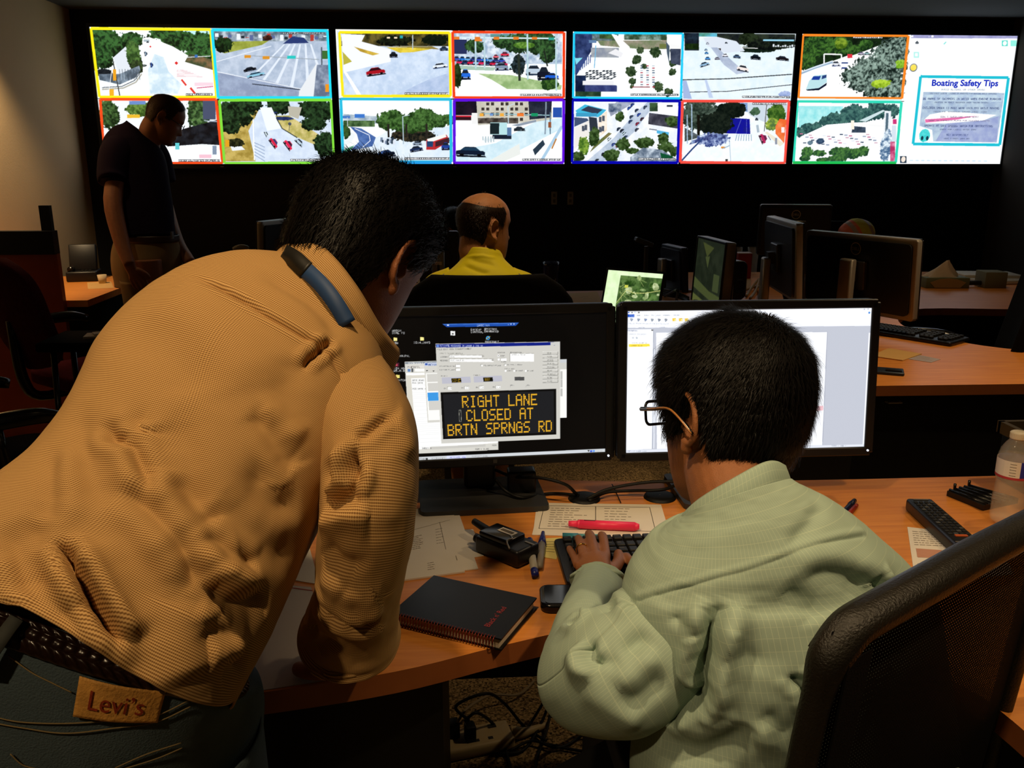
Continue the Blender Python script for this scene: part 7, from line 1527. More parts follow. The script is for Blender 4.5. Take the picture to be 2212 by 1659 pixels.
for k in range(5):
    a = 2 * PI * k / 5 + .5; d = V3(math.cos(a), math.sin(a), 0)
    MB().tube([c0 + V3(0, 0, .12), c0 + d * .15 + V3(0, 0, .105), c0 + d * .29 + V3(0, 0, .075)], [.028, .022, .014], 8, sub=3).build('base_leg', M_GLOSS, t, True, True)
    s_ = nrm(np.cross(d, V3(0, 0, 1))); MB().cyl(c0 + d * .29 + s_ * .022 + V3(0, 0, .03), c0 + d * .29 - s_ * .022 + V3(0, 0, .03), .03, n=16).build('caster', M_RUB, t, True, True)

# ================================================================ things on the near desk
def flat(name, label, cat, corners, h, m, z=DZ, group=None, sag=0, kidname='sheet'):
    """a thin sheet lying on the desk, corners read off the photo"""
    C_ = [pz(x, y, z + h) for x, y in corners]; o = np.mean(C_, 0); o[2] = z
    t = thing(name, label, cat, o, 0, group); V = [c_ - V3(0, 0, h) + V3(0, 0, .0003) for c_ in C_] + C_
    F = [(3, 2, 1, 0), (4, 5, 6, 7)] + [(k, (k + 1) % 4, 4 + (k + 1) % 4, 4 + k) for k in range(4)]
    n_ = np.cross(C_[1] - C_[0], C_[2] - C_[1])
    if n_[2] < 0: F = [f[::-1] for f in F]
    mkobj(kidname, V, F, m, t, world=True); return t, C_
def sheet_marks(t, C_, marks, name='print', m=None, dz=.0004):
    """printed marks on a sheet: (u0, v0, u1, v1, thickness) lines in sheet coordinates, u left-right, v far-near"""
    b = MB(); P = lambda u, v: C_[0] * (1 - u) * (1 - v) + C_[1] * u * (1 - v) + C_[2] * u * v + C_[3] * (1 - u) * v + V3(0, 0, dz)
    for u0, v0, u1, v1, th in marks:
        a, c = P(u0, v0), P(u1, v1); d = nrm(c - a); s_ = nrm(np.cross(V3(0, 0, 1), d)) * th / 2; q = [a - s_, c - s_, c + s_, a + s_]
        b.add(q + [p + V3(0, 0, .0001) for p in q], [(4, 5, 6, 7), (0, 1, 5, 4), (1, 2, 6, 5), (2, 3, 7, 6), (3, 0, 4, 7)])
    return b.build(name, m or M_INK, t, world=True)
def textlines(u0, u1, v0, v1, n, th=.0012, seed=0, indent=0):
    r = np.random.RandomState(seed); out = []
    for k in range(n):
        v = v0 + (v1 - v0) * k / max(1, n - 1); e = u0 + (u1 - u0) * (.55 + .45 * r.rand()); p = u0 + indent * r.rand()
        while p < e - .01: q = min(e, p + .02 + .05 * r.rand()); out.append((p, v, q, v, th)); p = q + .012
    return out
box = lambda u0, v0, u1, v1, th=.0009: [(u0, v0, u1, v0, th), (u1, v0, u1, v1, th), (u1, v1, u0, v1, th), (u0, v1, u0, v0, th)]
M_GREYI = mat('grey_ink', '6c6254', rough=.9, spec=.1)
t, C_ = flat('paper_form', 'white printed form with two boxed columns, lying under the pink highlighter', 'paper', [(1167, 1086), (1428, 1090), (1450, 1163), (1149, 1155)], .0012, M_PAPER)
sheet_marks(t, C_, box(.04, .10, .90, .82) + [(.46, .10, .46, .82, .0012)]); sheet_marks(t, C_, textlines(.10, .43, .18, .74, 9, .0016, 1) + textlines(.53, .82, .16, .58, 6, .0016, 2), 'text_lines', M_GREYI)
t, C_ = flat('paper_sheet', 'white sheet showing at the left edge of the boxed form', 'paper', [(1159, 1092), (1180, 1092), (1172, 1150), (1152, 1148)], .0005, M_PAPER)
t1, C_ = flat('paper_sheet', 'topmost printed sheet beside the left monitor foot, half in shadow', 'paper', [(873, 1106), (975, 1081), (1004, 1234), (866, 1253)], .0032, M_PAPER)
sheet_marks(t1, C_, textlines(.60, .75, .40, .60, 6, .001, 4), 'text_lines', M_GREYI); sheet_marks(t1, C_, textlines(.42, .58, .84, .92, 4, .001, 5), 'text_lines', M_GREYI)
sheet_marks(t1, C_, textlines(.12, .40, .44, .62, 8, .0013, 3) + [(.12, .3, .12, .75, .0006), (.7, .3, .75, .7, .0006), (.08, .34, .9, .3, .0005), (.90, .8, .91, .86, .0008)], 'text_lines', M_GREYI)
flat('paper_sheet', 'middle sheet of the small pile beside the left monitor foot', 'paper', [(880, 1112), (985, 1090), (1033, 1228), (880, 1244)], .0022, M_PAPER)
flat('paper_sheet', 'bottom sheet of the small pile, its corner under the radio', 'paper', [(890, 1150), (1022, 1143), (1045, 1200), (905, 1225)], .0010, M_PAPER)
t, C_ = flat('paper_sheet', 'shaded sheet under the bent man\u2019s forearm with a thin red rule', 'paper', [(585, 1150), (664, 1165), (690, 1262), (560, 1240)], .0015, M_PAPER)
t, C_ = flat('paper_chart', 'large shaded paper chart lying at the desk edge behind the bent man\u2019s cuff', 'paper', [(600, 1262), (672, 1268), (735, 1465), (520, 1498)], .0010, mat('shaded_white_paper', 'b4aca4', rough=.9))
sheet_marks(t, C_, [(0, .02, 1, .05, .0022)], 'red_rule', mat('red_ink', '901c18', rough=.8))
t, C_ = flat('sticky_note', 'pale yellow sticky note with pencil writing, left of the keyboard', 'note', [(1176, 1163), (1212, 1161), (1202, 1208), (1172, 1203)], .0010, mat('yellow_note', 'd8c878', rough=.9))
sheet_marks(t, C_, textlines(.15, .85, .2, .7, 5, .0012, 6), 'writing', M_GREYI)
t, C_ = flat('sticky_note', 'small yellow note under the blue capped markers', 'note', [(1130, 1180), (1158, 1174), (1162, 1196), (1138, 1200)], .0008, mat('yellow_note', 'd8c878', rough=.9))
t, C_ = flat('paper_printout', 'printed sheet with a pinkish table, under the remote control', 'paper', [(1960, 1138), (2150, 1160), (2190, 1240), (1978, 1262)], .0012, M_PAPER)
sheet_marks(t, C_, [(.06, .42 + k * .02, .34, .44 + k * .02, .0045) for k in range(8)], 'pink_table', mat('pinkish_print', 'b8846c', rough=.9)); sheet_marks(t, C_, textlines(.05, .8, .08, .34, 7, .0014, 8) + textlines(.05, .8, .68, .95, 7, .0014, 9), 'text_lines', M_GREYI)
# pile of papers at the right edge
for k in range(5):
    nm = ['topmost', 'second', 'middle', 'fourth', 'bottom'][k]; dy = k * 14
    t, C_ = flat('paper_sheet', '%s sheet of the fanned pile at the right edge, beyond the chair back' % nm, 'paper', [(2205 - k, 1296 + dy), (2420, 1270 + dy), (2420, 1400 + dy), (2185 - k * 2, 1372 + dy)], .0110 - .002 * k, M_PAPER, group=None)
    sheet_marks(t, C_, textlines(.01, .3, .15, .9, 9, .0014, 20 + k), 'text_lines', M_GREYI)

def pen(name, label, p0, p1, r, parts, group=None):
    """parts: (from, to, radius factor, material, part name)"""
    p0, p1 = np.asarray(p0), np.asarray(p1); t = thing(name, label, 'pen' if name == 'pen' else 'marker', (p0 + p1) / 2 * V3(1, 1, 0) + V3(0, 0, DZ), 0, group)
    for a, b, rf0, rf1, m, nm in parts: MB().cyl(p0 + (p1 - p0) * a, p0 + (p1 - p0) * b, r * rf0, r * rf1, 16).build(nm, m, t, True, True)
    return t
M_PINK = mat('fluorescent_pink', 'f0305c', rough=.4); M_CAPB = mat('navy_blue_cap', '141c6c', rough=.35); M_MARK = mat('grey_marker_barrel', 'a09a8c', rough=.5)
q = .0105
t = pen('highlighter', 'bright pink highlighter lying across the boxed form', pz(1228, 1131, DZ + q), pz(1381, 1138, DZ + q), .0088, [(0, .12, .62, .75, M_PINK, 'cap_tip'), (.12, .16, .75, 1, M_PINK, 'cap_shoulder'), (.16, .93, 1, 1, M_PINK, 'barrel'), (.93, 1, 1, .6, M_PINK, 'end')])
a, b = pz(1228, 1131, DZ + q), pz(1381, 1138, DZ + q); MB().tube([a * (1 - k) + b * k + V3(0, 0, .0078) for k in (.22, .30, .38)], .002, 5).build('printing', mat('dark_print', '501020', rough=.6), t, True, True)
t = pen('highlighter', 'teal highlighter half hidden behind the typing hand', pz(1215, 1162, DZ + .012), pz(1300, 1164, DZ + .012), .0095, [(0, .4, 1, 1, mat('teal_plastic', '2a7c8c', rough=.4), 'cap'), (.4, 1, .9, .9, mat('pale_teal', '5a9aa0', rough=.4), 'barrel')])
t = pen('marker', 'left of two blue capped markers, tilted towards the notebook', pz(1144, 1167, DZ + .008), pz(1156, 1243, DZ + .008), .0068, [(0, .32, .95, 1.15, M_CAPB, 'cap'), (.30, .87, 1, 1, M_MARK, 'barrel'), (.87, 1, 1.02, .92, M_CAPB, 'end_plug')], 'blue capped markers')
t = pen('marker', 'right of two blue capped markers, nearer the keyboard', pz(1173, 1150, DZ + .008), pz(1166, 1226, DZ + .008), .0068, [(0, .36, .5, 1.15, M_CAPB, 'cap'), (.34, 1, 1.0, .75, mat('brownish_barrel', '7c7468', rough=.5), 'barrel')], 'blue capped markers')
t = pen('pen', 'blue black pen with a red one beside it, by the green shirted shoulder'.replace('with a red one beside it', 'beside the red pen'), pz(1846, 1081, DZ + .006), pz(1815, 1115, DZ + .006), .0058, [(0, .3, .8, 1.1, mat('dark_blue_pen', '101a34', rough=.3), 'cap'), (.3, 1, 1, 1, mat('dark_blue_pen', '101a34', rough=.3), 'barrel')])
t = pen('pen', 'dark red pen against the shoulder of the green shirt', pz(1851, 1091, DZ + .005), pz(1826, 1118, DZ + .005), .005, [(0, .2, .7, 1, mat('dark_red_pen', '8c2410', rough=.4), 'tip'), (.2, 1, 1, 1, mat('dark_red_pen', '8c2410', rough=.4), 'barrel')])

# two way radio with stub antenna and belt clip
c = pz(1098, 1196, DZ + .028); ax = nrm(pz(1150, 1207, DZ) - pz(1052, 1168, DZ)); ay = V3(-ax[1], ax[0], 0); Rr = np.stack([ax, ay, V3(0, 0, 1)], 1)
t = thing('two_way_radio', 'black two-way radio with stub antenna and white label, lying on the desk', 'radio', c * V3(1, 1, 0) + V3(0, 0, DZ))
o = pz(1095, 1200, DZ)
bevel(MB().box(o + V3(0, 0, .017), (.105, .060, .032), R=Rr).build('body', M_PLAST, t, world=True), .006, 3)
bevel(MB().box(o + V3(0, 0, .037) + ax * -.012, (.070, .050, .012), R=Rr).build('battery', M_PLASTG, t, world=True), .004, 3)
MB().tube([o + ax * -.050 + ay * .016 + V3(0, 0, .022), o + ax * -.075 + ay * .020 + V3(0, 0, .024), o + ax * -.108 + ay * .026 + V3(0, 0, .026)], [.008, .0075, .0065], 12, sub=3).build('antenna', M_RUB, t, True, True)
MB().cyl(o + ax * -.052 + ay * -.014 + V3(0, 0, .020), o + ax * -.064 + ay * -.014 + V3(0, 0, .020), .008).build('knob', M_RUB, t, True, True)
MB().box(o + V3(0, 0, .0435) + ax * -.004 + ay * .006, (.036, .016, .0008), R=Rr).build('label_sticker', M_PAPER, t, world=True)
MB().box(o + V3(0, 0, .0445) + ax * -.004 + ay * .006, (.028, .007, .0004), R=Rr).build('label_print', M_GREYI, t, world=True)
MB().tube([o + ax * .012 + ay * -.004 + V3(0, 0, .044), o + ax * .022 + ay * -.010 + V3(0, 0, .044), o + ax * .020 + ay * -.022 + V3(0, 0, .042), o + ax * .034 + ay * -.030 + V3(0, 0, .034)], .0016, 6, sub=4).build('clip_wire', M_ALU, t, True, True)
MB().box(o + V3(0, 0, .034) + ax * .044 + ay * .012, (.022, .004, .001), R=Rr).build('maker_mark', M_ALU, t, world=True)

# keyboards
M_KEY = mat('matte_black_key', '15130f', rough=.55, spec=.35); M_KEYL = mat('key_legend', '4a463e', rough=.6)
def keyboard(label, o, yaw, W=.45, Dp=.165, group='black keyboards', legends=True):
    """o: far left corner on the desk"""
    t = thing('keyboard', label, 'keyboard', (o[0], o[1], DZ), yaw, group)
    V, F = MB().prism(rrect(W, Dp, .012, 4, W / 2, -Dp / 2), 0, .014).v[0], None
    bevel(MB().prism(rrect(W, Dp, .012, 4, W / 2, -Dp / 2), 0.0005, .016).build('case', M_PLAST, t), .004, 2)
    kb = MB(); lg = MB(); kw = .0185; rows = 6; x0 = .014
    for r in range(rows):
        y = -.018 - r * .0225 - (.006 if r else 0); x = x0; n = 0
        while x < W - .03:
            w_ = kw * (1.0 if r < 5 or n not in (3,) else 5.6)
            if not (abs(x - .298) < .012 or abs(x - .372) < .008): 
                kb.box((x + w_ / 2, y, .0195), (w_ - .0028, .0165, .008), bev=.0015)
                if legends and x < .12: lg.box((x + w_ / 2 - .002, y + .002, .0237), (.006 + .003 * ((n + r) % 2), .0028, .0002))
            x += w_; n += 1
    kb.build('keys', M_KEY, t)
    if legends: lg.build('legends', M_KEYL, t)
    return t
keyboard('black keyboard under the typing hands', pz(1195, 1166, DZ + .012), math.radians(1.0), W=.45, Dp=.178)
a = pz(1880, 706, DZ + .01); b = pz(2064, 733, DZ + .012); dv = b - a
keyboard('black keyboard on the middle desk below the big turned away monitor', a + V3(.01, .10, 0), math.atan2(dv[1], dv[0]), W=.46, Dp=.17, legends=False)
# mouse-like rounded phone
t = thing('mobile_phone', 'black rounded phone lying in front of the keyboard, by the striped cuff', 'phone', pz(1225, 1300, DZ) )
q = pz(1233, 1302, DZ); bevel(MB().prism(rrect(.10, .072, .016, 6), .0005, .015, T=(rotz(-.05), V3(q[0], q[1], DZ))).build('case', M_PLASTG, t, world=True), .004, 3)
MB().prism(rrect(.085, .058, .008, 5), .0152, .0158, T=(rotz(-.05), V3(q[0], q[1], DZ))).build('screen', mat('phone_glass', '0a0807', rough=.1), t, world=True)

# spiral notebook
h = .020; C4 = [pz(937, 1239, DZ + h), pz(1163, 1288, DZ + h), pz(1083, 1392, DZ + h), pz(843, 1320, DZ + h)]
o = np.mean(C4, 0); t = thing('notebook', 'black hardcover spiral notebook with small red lettering on the near desk', 'notebook', (o[0], o[1], DZ))
ux = nrm(C4[1] - C4[0]); uy = nrm(C4[0] - C4[3]); W_, H_ = np.linalg.norm(C4[1] - C4[0]), np.linalg.norm(C4[0] - C4[3])
uy = nrm(uy - ux * uy.dot(ux)); R_ = np.stack([ux, uy, V3(0, 0, 1)], 1); oc = V3(o[0], o[1], DZ); H_ = H_ * .98; W_ *= .98
M_COV = mat('black_book_cover', '070708', rough=.45, spec=.3)
MB().box(oc + V3(0, 0, .0016), (W_, H_, .0024), R=R_).build('back_cover', M_COV, t, world=True)
MB().box(oc + V3(0, 0, .0102) + ux * -.002, (W_ - .006, H_ - .004, .0148), R=R_).build('pages', mat('page_edges', 'c8b49c', rough=.9, var=.25, vscale=900), t, world=True)
MB().box(oc + V3(0, 0, .0188), (W_, H_, .0024), R=R_).build('front_cover', M_COV, t, world=True)
M_WIRE = mat('red_wire', '6a1c14', rough=.35, metal=.4)
for k in range(34):
    x = -W_ / 2 + .012 + k * (W_ - .024) / 33; p = oc + ux * x - uy * (H_ / 2 - .002)
    MB().tube([p + (-uy) * .0075 * math.cos(a_) + V3(0, 0, .0105 + .0098 * math.sin(a_)) for a_ in np.linspace(0, 2 * PI, 13)], .0009, 4).build('wire_loop', M_WIRE, t, True, True)
ang = R_ @ rotz(PI / 2)
text_obj("Black n' Red", .013, (np.stack([uy, -ux, V3(0, 0, 1)], 1), oc + ux * (W_ / 2 - .030) + uy * -(H_ * .10) + V3(0, 0, .0204)), mat('red_foil', '8c2018', rough=.4), t, 'cover_lettering', 'CENTER', .062)

# cable grommets and cables by the monitors
for (x, y), lb in (((1262, 1078), 'left of two black cable grommets behind the boxed form'), ((1425, 1075), 'right of two black cable grommets behind the boxed form')):
    q = pz(x, y, DZ); t = thing('cable_grommet', lb, 'cable grommet', q, 0, 'black cable grommets')
    MB().lathe([(.001, .007), (.026, .0075), (.032, .005), (.034, .0003)], n=28).build('cap', M_RUB, t, True)
def cable(label, pts, r=.0035, m=M_RUB, name='cable', cat='cable'):
    P = crom(np.array(pts), 8); o = np.array(P[0]); t_ = mkobj(name, *tube_vf(P, np.full(len(P), r), 8), m, None, True); return tag(t_, label, cat)
cable('black cable arching from the left monitor stand to the left grommet', [pz(1070, 1015, DZ + .05), pz(1110, 1030, DZ + .045), pz(1165, 1032, DZ + .06), pz(1220, 1046, DZ + .05), pz(1246, 1068, DZ + .012)])
cable('black cable looping low across the left monitor foot', [pz(1070, 1035, DZ + .05), pz(1092, 1060, DZ + .025), pz(1130, 1075, DZ + .016), pz(1190, 1066, DZ + .004), pz(1250, 1070, DZ + .010)])
cable('upper black cable from the left grommet towards the seated man', [pz(1268, 1078, DZ + .01), pz(1310, 1058, DZ + .03), pz(1380, 1044, DZ + .045), pz(1450, 1040, DZ + .05), pz(1560, 1045, DZ + .05), pz(1660, 1060, DZ + .01)])
cable('lower black cable from the left grommet towards the right grommet', [pz(1272, 1082, DZ + .008), pz(1310, 1064, DZ + .012), pz(1370, 1060, DZ + .014), pz(1430, 1058, DZ + .02), pz(1480, 1044, DZ + .04), pz(1560, 1050, DZ + .02)])
cable('thin black cable running over the desk seam', [pz(1322, 1046, DZ + .003), pz(1330, 1062, DZ + .003), pz(1341, 1086, DZ + .003)], .0012)
q = pz(1140, 1046, DZ + .04); t = thing('power_brick', 'black power brick standing on the desk behind the left monitor', 'power supply', q * V3(1, 1, 0) + V3(0, 0, DZ)); bevel(MB().box((q[0] - .01, q[1] + .045, DZ + .03), (.06, .04, .056)).build('case', M_PLAST, t, world=True), .006, 3)

# remote control
a, b = pz(1984, 1080, DZ + .022), pz(2095, 1180, DZ + .022); d = nrm((b - a) * V3(1, 1, 0)); s_ = V3(d[1], -d[0], 0); L_ = np.linalg.norm(b - a); oc = (a + b) / 2; oc[2] = DZ
Rr = np.stack([s_, d, V3(0, 0, 1)], 1); 
if np.linalg.det(Rr) < 0: Rr = np.stack([-s_, d, V3(0, 0, 1)], 1)
t = thing('remote_control', 'long black remote control with many small buttons, on the right of the near desk', 'remote control', oc)
bevel(MB().box(oc + V3(0, 0, .0135), (.052, L_, .026), R=Rr).build('case', M_PLAST, t, world=True), .006, 3)
bt = MB(); bl_ = MB()
for r in range(13):
    for k in range(4):
        q = oc + Rr @ V3((k - 1.5) * .0105, -L_ / 2 + .024 + r * .0125, .0272); (bt if (r * 4 + k) % 5 else bl_).box(q, (.0075, .0065, .002), R=Rr, bev=.0008)
bt.build('buttons', M_KEY, t, world=True); bl_.build('lettered_buttons', mat('grey_button', '3a3834', rough=.5), t, world=True)
MB().box(oc + Rr @ V3(.0, L_ / 2 - .034, .0272), (.022, .006, .002), R=Rr).build('orange_button', mat('orange_button', 'b4501c', rough=.5), t, world=True)
MB().box(oc + Rr @ V3(0, -L_ / 2 + .010, .0271), (.03, .003, .001), R=Rr).build('maker_mark', M_ALU, t, world=True)
MB().box(oc + Rr @ V3(0, L_ / 2 - .008, .0271), (.044, .002, .001), R=Rr).build('trim_line', M_ALU, t, world=True)

# ribbed black tray / cover lying behind
A0, A1, A2, A3 = pz(2046, 1060, DZ + .012), pz(2098, 1048, DZ + .012), pz(2200, 1076, DZ + .012), pz(2125, 1092, DZ + .012)
t = thing('ribbed_tray', 'black ribbed plastic tray lying upside down beside the water bottle', 'tray', (A0 + A1 + A2 + A3) / 4 * V3(1, 1, 0) + V3(0, 0, DZ))
V = [p - V3(0, 0, .0115) for p in (A3, A2, A1, A0)] + [A3, A2, A1, A0]
MB().add(V, [(3, 2, 1, 0), (4, 5, 6, 7), (0, 1, 5, 4), (1, 2, 6, 5), (2, 3, 7, 6), (3, 0, 4, 7)]).build('shell', M_PLAST, t, world=True)
for k in range(5):
    f = .1 + k * .2; MB().tube([A0 * (1 - f) + A1 * f + V3(0, 0, .001), A3 * (1 - f) + A2 * f + V3(0, 0, .001)], .003, 6).build('rib', M_GLOSS, t, True, True)
for f in (.3, .9): q = A0 * (1 - f) + A1 * f; MB().cyl(q, q + V3(0, 0, .012), .003, n=8).build('peg', M_GLOSS, t, True, True)

# water bottle with label
q = pz(2172, 1128, DZ); q = V3(q[0], q[1], DZ)
t = thing('water_bottle', 'clear plastic water bottle with blue and white label and white cap, half full'.replace(', half full', ''), 'bottle', q)
M_PET = mat('clear_plastic', 'f4ead8', rough=.06, alpha=.16, spec=.9)
prof = [(.001, .004), (.012, .003), (.022, .001), (.029, .004), (.032, .012), (.0325, .022), (.031, .028), (.0322, .034), (.0315, .042), (.0328, .048), (.032, .060), (.0295, .072), (.0308, .080), (.029, .088), (.0308, .096), (.0322, .102), (.0322, .142), (.0315, .150), (.028, .162), (.021, .174), (.0155, .182), (.0135, .186), (.0135, .192)]
MB().lathe(prof, n=48).build('bottle_body', M_PET, t, True)
MB().lathe([(.001, .0055)] + [(max(.001, r - .0012), z + .001) for r, z in prof[2:17]] + [(.0310, .148), (.001, .148)], n=48).build('water', mat('water', 'd8c8b0', rough=.02, alpha=.14, spec=.6), t, True)
lb = MB(); n = 40; a0 = -2.75; M_LB = mat('label_blue', '1c2c8c', rough=.3); M_LW = mat('label_white', 'd8d0c4', rough=.4); M_LR = mat('label_red', 'a8343c', rough=.4)
V = []; F = []; mi = []
for k in range(n + 1):
    a = a0 + 2 * PI * k / n
    for z in (.104, .109, .141, .1425): V.append((.0329 * math.cos(a), .0329 * math.sin(a), z))
for k in range(n):
    for j in range(3): F.append((4 * k + j, 4 * k + 4 + j, 4 * k + 5 + j, 4 * k + 1 + j)); mi.append(2 if j == 0 else (1 if k < 6 or k > 30 else 0))
mkobj('label', V, F, [M_LB, M_LW, M_LR], t, True, mi=mi)
for k in range(9):   # small print block on the white end of the label
    a = a0 + .35; z = .113 + k * .003; MB().tube([V3(.0331 * math.cos(a + s), .0331 * math.sin(a + s), z) for s in np.linspace(0, .35, 5)], .0005, 4).build('small_print', M_GREYI, t, True) if k % 2 == 0 else None
a = a0 + 1.75; MB().tube([V3(.0332 * math.cos(a + dx), .0332 * math.sin(a + dx), .118 + dz) for dx, dz in ((-.22, .014), (-.1, .016), (0, .006), (-.08, -.002), (.05, -.004), (.16, .004), (.1, .014), (.3, .016))], .0012, 5, sub=3).build('label_script', mat('label_script_white', 'f0e4e0', rough=.4), t, True)
cp_ = MB().lathe([(.0005, .199), (.013, .199), (.0155, .1975), (.0158, .186), (.0155, .184), (.001, .184)], n=36); cp_.build('cap', mat('white_cap', 'd0c4ac', rough=.45), t, True)
rr_ = MB()
for k in range(36): a = 2 * PI * k / 36; rr_.box(V3(.0158 * math.cos(a), .0158 * math.sin(a), .191), (.0012, .0012, .011), rz=a)
rr_.build('cap_ridges', mat('white_cap', 'd0c4ac', rough=.45), t)

[o for o in D.objects if o.name == 'water_bottle'][0].scale = (.94, .94, .94)
# paper tray machine at the right edge behind the bottle
a = pz(2160, 905, .90); b = pz(2178, 944, .90)
t = thing('desktop_printer', 'black desktop machine with a tan metal top tray at the right edge behind the bottle', 'printer', (1.42, 1.62, DZ))
x0 = py_(2165, 905, 1.64)[0] + .055
bevel(MB().box((x0 + .20, 1.62, DZ + .055), (.38, .22, .108)).build('body', M_BLACK, t, world=True), .006, 2)
MT = mat('tan_metal', '6c5e44', rough=.4, metal=.5)
for dx, dy, sx, sy in ((0.20, -.108, .40, .012), (.20, .108, .40, .012), (.006, 0, .012, .22), (.394, 0, .012, .22)): MB().box((x0 + dx, 1.62 + dy, DZ + .122), (sx, sy, .026)).build('tray_wall', MT, t, world=True)
MB().box((x0 + .2, 1.62, DZ + .113), (.38, .20, .006)).build('tray_floor', MT, t, world=True)
MB().box((x0 + .22, 1.60, DZ + .125), (.20, .05, .012)).build('paper_guide', M_PLAST, t, world=True)

# ================================================================ under the near desk: power strip and cables
q = pz(1030, 1598, .02); e = pz(1120, 1580, .02); ax = nrm((e - q) * V3(1, 1, 0)); ay = V3(-ax[1], ax[0], 0); R_ = np.stack([ax, ay, V3(0, 0, 1)], 1)
t = thing('power_strip', 'white power strip with black plugs lying on the carpet under the desk', 'power strip', V3(q[0], q[1], 0))
o = V3(q[0], q[1], 0)
bevel(MB().box(o + V3(0, 0, .018) - ax * .06, (.30, .085, .034), R=R_).build('housing', mat('warm_white_plastic', 'b4a078', rough=.45), t, world=True), .010, 3)
MB().tube([o + ax * .09 + V3(0, 0, .018), o + ax * .13 + V3(0, 0, .014), o + ax * .20 + ay * .02 + V3(0, 0, .010)], [.020, .012, .006], 12, sub=4).build('cord_end', mat('warm_white_plastic', 'b4a078', rough=.45), t, True, True)
MB().box(o + ax * .045 + ay * .02 + V3(0, 0, .036), (.02, .012, .004), R=R_).build('switch', M_GREYP, t, world=True)
for k, (x, y) in enumerate(((-.02, -.012), (-.055, .014), (-.10, -.01))):
    bevel(MB().box(o + ax * x + ay * y + V3(0, 0, .055), (.026, .030, .045), R=R_).build('plug', M_RUB, t, world=True), .004, 2)
for x in (-.005, .03): MB().box(o + ax * x + ay * -.022 + V3(0, 0, .0352), (.012, .010, .001), R=R_).build('socket', M_GREYP, t, world=True)
g = lambda x, y, z=.012: pz(x, y, z)
K = o + V3(0, 0, .08)
cb = [('black cord arching from the power strip to the cable bundle', [K - ax * .02, g(985, 1525, .13), g(1050, 1498, .15), g(1090, 1520, .08), g(1135, 1572, .01), g(1180, 1600, .012)], .004),
      ('pale grey cord crossing the carpet from the power strip', [K - ax * .05, g(1010, 1530, .10), g(1060, 1502, .05), g(1120, 1500, .02), g(1155, 1470, .012)], .0035),
      ('black cord curving right of the power strip towards the camera', [K - ax * .03 + V3(0, 0, .0), g(1030, 1540, .10), g(1070, 1570, .03), g(1095, 1630, .008), g(1108, 1690, .008)], .004),
      ('leftmost hanging cord of the black cable bundle', [V3(.235, 1.66, .40), g(1188, 1490, .12), g(1160, 1540, .03), g(1125, 1590, .01), g(1080, 1620, .008)], .0038),
      ('middle hanging cord of the black cable bundle', [V3(.245, 1.67, .40), g(1192, 1500, .10), g(1170, 1560, .02), g(1130, 1620, .008), g(1070, 1628, .008)], .0038),
      ('rightmost hanging cord of the black cable bundle, ending near the camera', [V3(.26, 1.67, .40), g(1198, 1510, .08), g(1180, 1580, .012), g(1160, 1640, .008), g(1155, 1690, .008)], .0038),
      ('outermost black cord in a wide loop on the carpet', [V3(.30, 1.66, .40), g(1262, 1540, .10), g(1285, 1590, .01), g(1278, 1622, .008), g(1230, 1618, .008), g(1170, 1605, .012)], .0038),
      ('inner black cord looping back over the carpet', [V3(.29, 1.68, .40), g(1268, 1560, .04), g(1240, 1600, .01), g(1200, 1615, .012), g(1150, 1600, .016), g(1100, 1622, .010)], .0036)]
for k, (lb_, P_, r_) in enumerate(cb): cable(lb_, P_, r_, mat('pale_grey_cord', '8c7c60', rough=.6) if 'pale' in lb_ else M_RUB)
# ================================================================ lettering on the boating poster (its own flat print on the web page)
vt = [o for o in D.objects if o.name.startswith('web_page')][0].parent
HM = homog([(178, 130), (2150, 143), (1990, 1308), (75, 1325)], [(0, 0), (1, 0), (1, 1), (0, 1)])
def on_disp(x, y):
    q = HM @ np.array([x, y, 1.0]); q = q[:2] / q[2]; return V3(DX0 + 3 * (DW + DG) + q[0] * DW, DY - .0015, DZ0 + DH * (1 - q[1]))
M_TITLE = mat('blue_print_light', '1428b8', emit='1830c8', es=.9)
for dx, dz in ((0, 0), (.0022, 0), (.0011, .0016)):
    pass
pa, pb = on_disp(1362, 598), on_disp(1968, 598)
cu_ = text_obj('Boating Safety Tips', .058, (rotx(PI / 2), pa), M_TITLE, vt, 'poster_title', 'LEFT', pb[0] - pa[0], bold=.0018)

# ================================================================ things on the far desks
def simple(name, label, cat, loc, rz=0, group=None): return thing(name, label, cat, loc, rz, group)
M_ENV = mat('manila_paper', 'c89c5c', rough=.85); M_CARD = mat('tan_card', '9c7c50', rough=.85)
flat('envelope', 'manila envelope on the middle desk, partly behind the right lit monitor', 'envelope', [(1880, 768), (1920, 752), (1991, 764), (1950, 778)], .004, M_ENV)
t, C_ = flat('paper_slip', 'pale lined paper slip beside the manila envelope', 'paper', [(1978, 765), (2032, 776), (2012, 783), (1960, 775)], .001, mat('lilac_paper', 'a89ca0', rough=.9))
sheet_marks(t, C_, textlines(.1, .9, .2, .8, 4, .0012, 31), 'text_lines', M_GREYI)
q = pz(1916, 800, DZ + .008); t = thing('wallet', 'dark blue wallet lying near the edge of the middle desk', 'wallet', q * V3(1, 1, 0) + V3(0, 0, DZ), math.radians(-25))
bevel(MB().box((0, 0, .0055), (.105, .075, .010)).build('cover', mat('navy_leather', '1c2838', rough=.4), t), .003, 2); MB().box((.02, -.014, .0125), (.05, .02, .004)).build('clasp', M_PLAST, t)
t, C_ = flat('paper_sheet', 'tan paper sheet lying left of the laptop', 'paper', [(1229, 634), (1290, 630), (1302, 655), (1238, 654)], .002, M_ENV)
sheet_marks(t, C_, [(.3, .5, .6, .4, .002), (.4, .6, .7, .62, .002)], 'writing', M_GREYI)
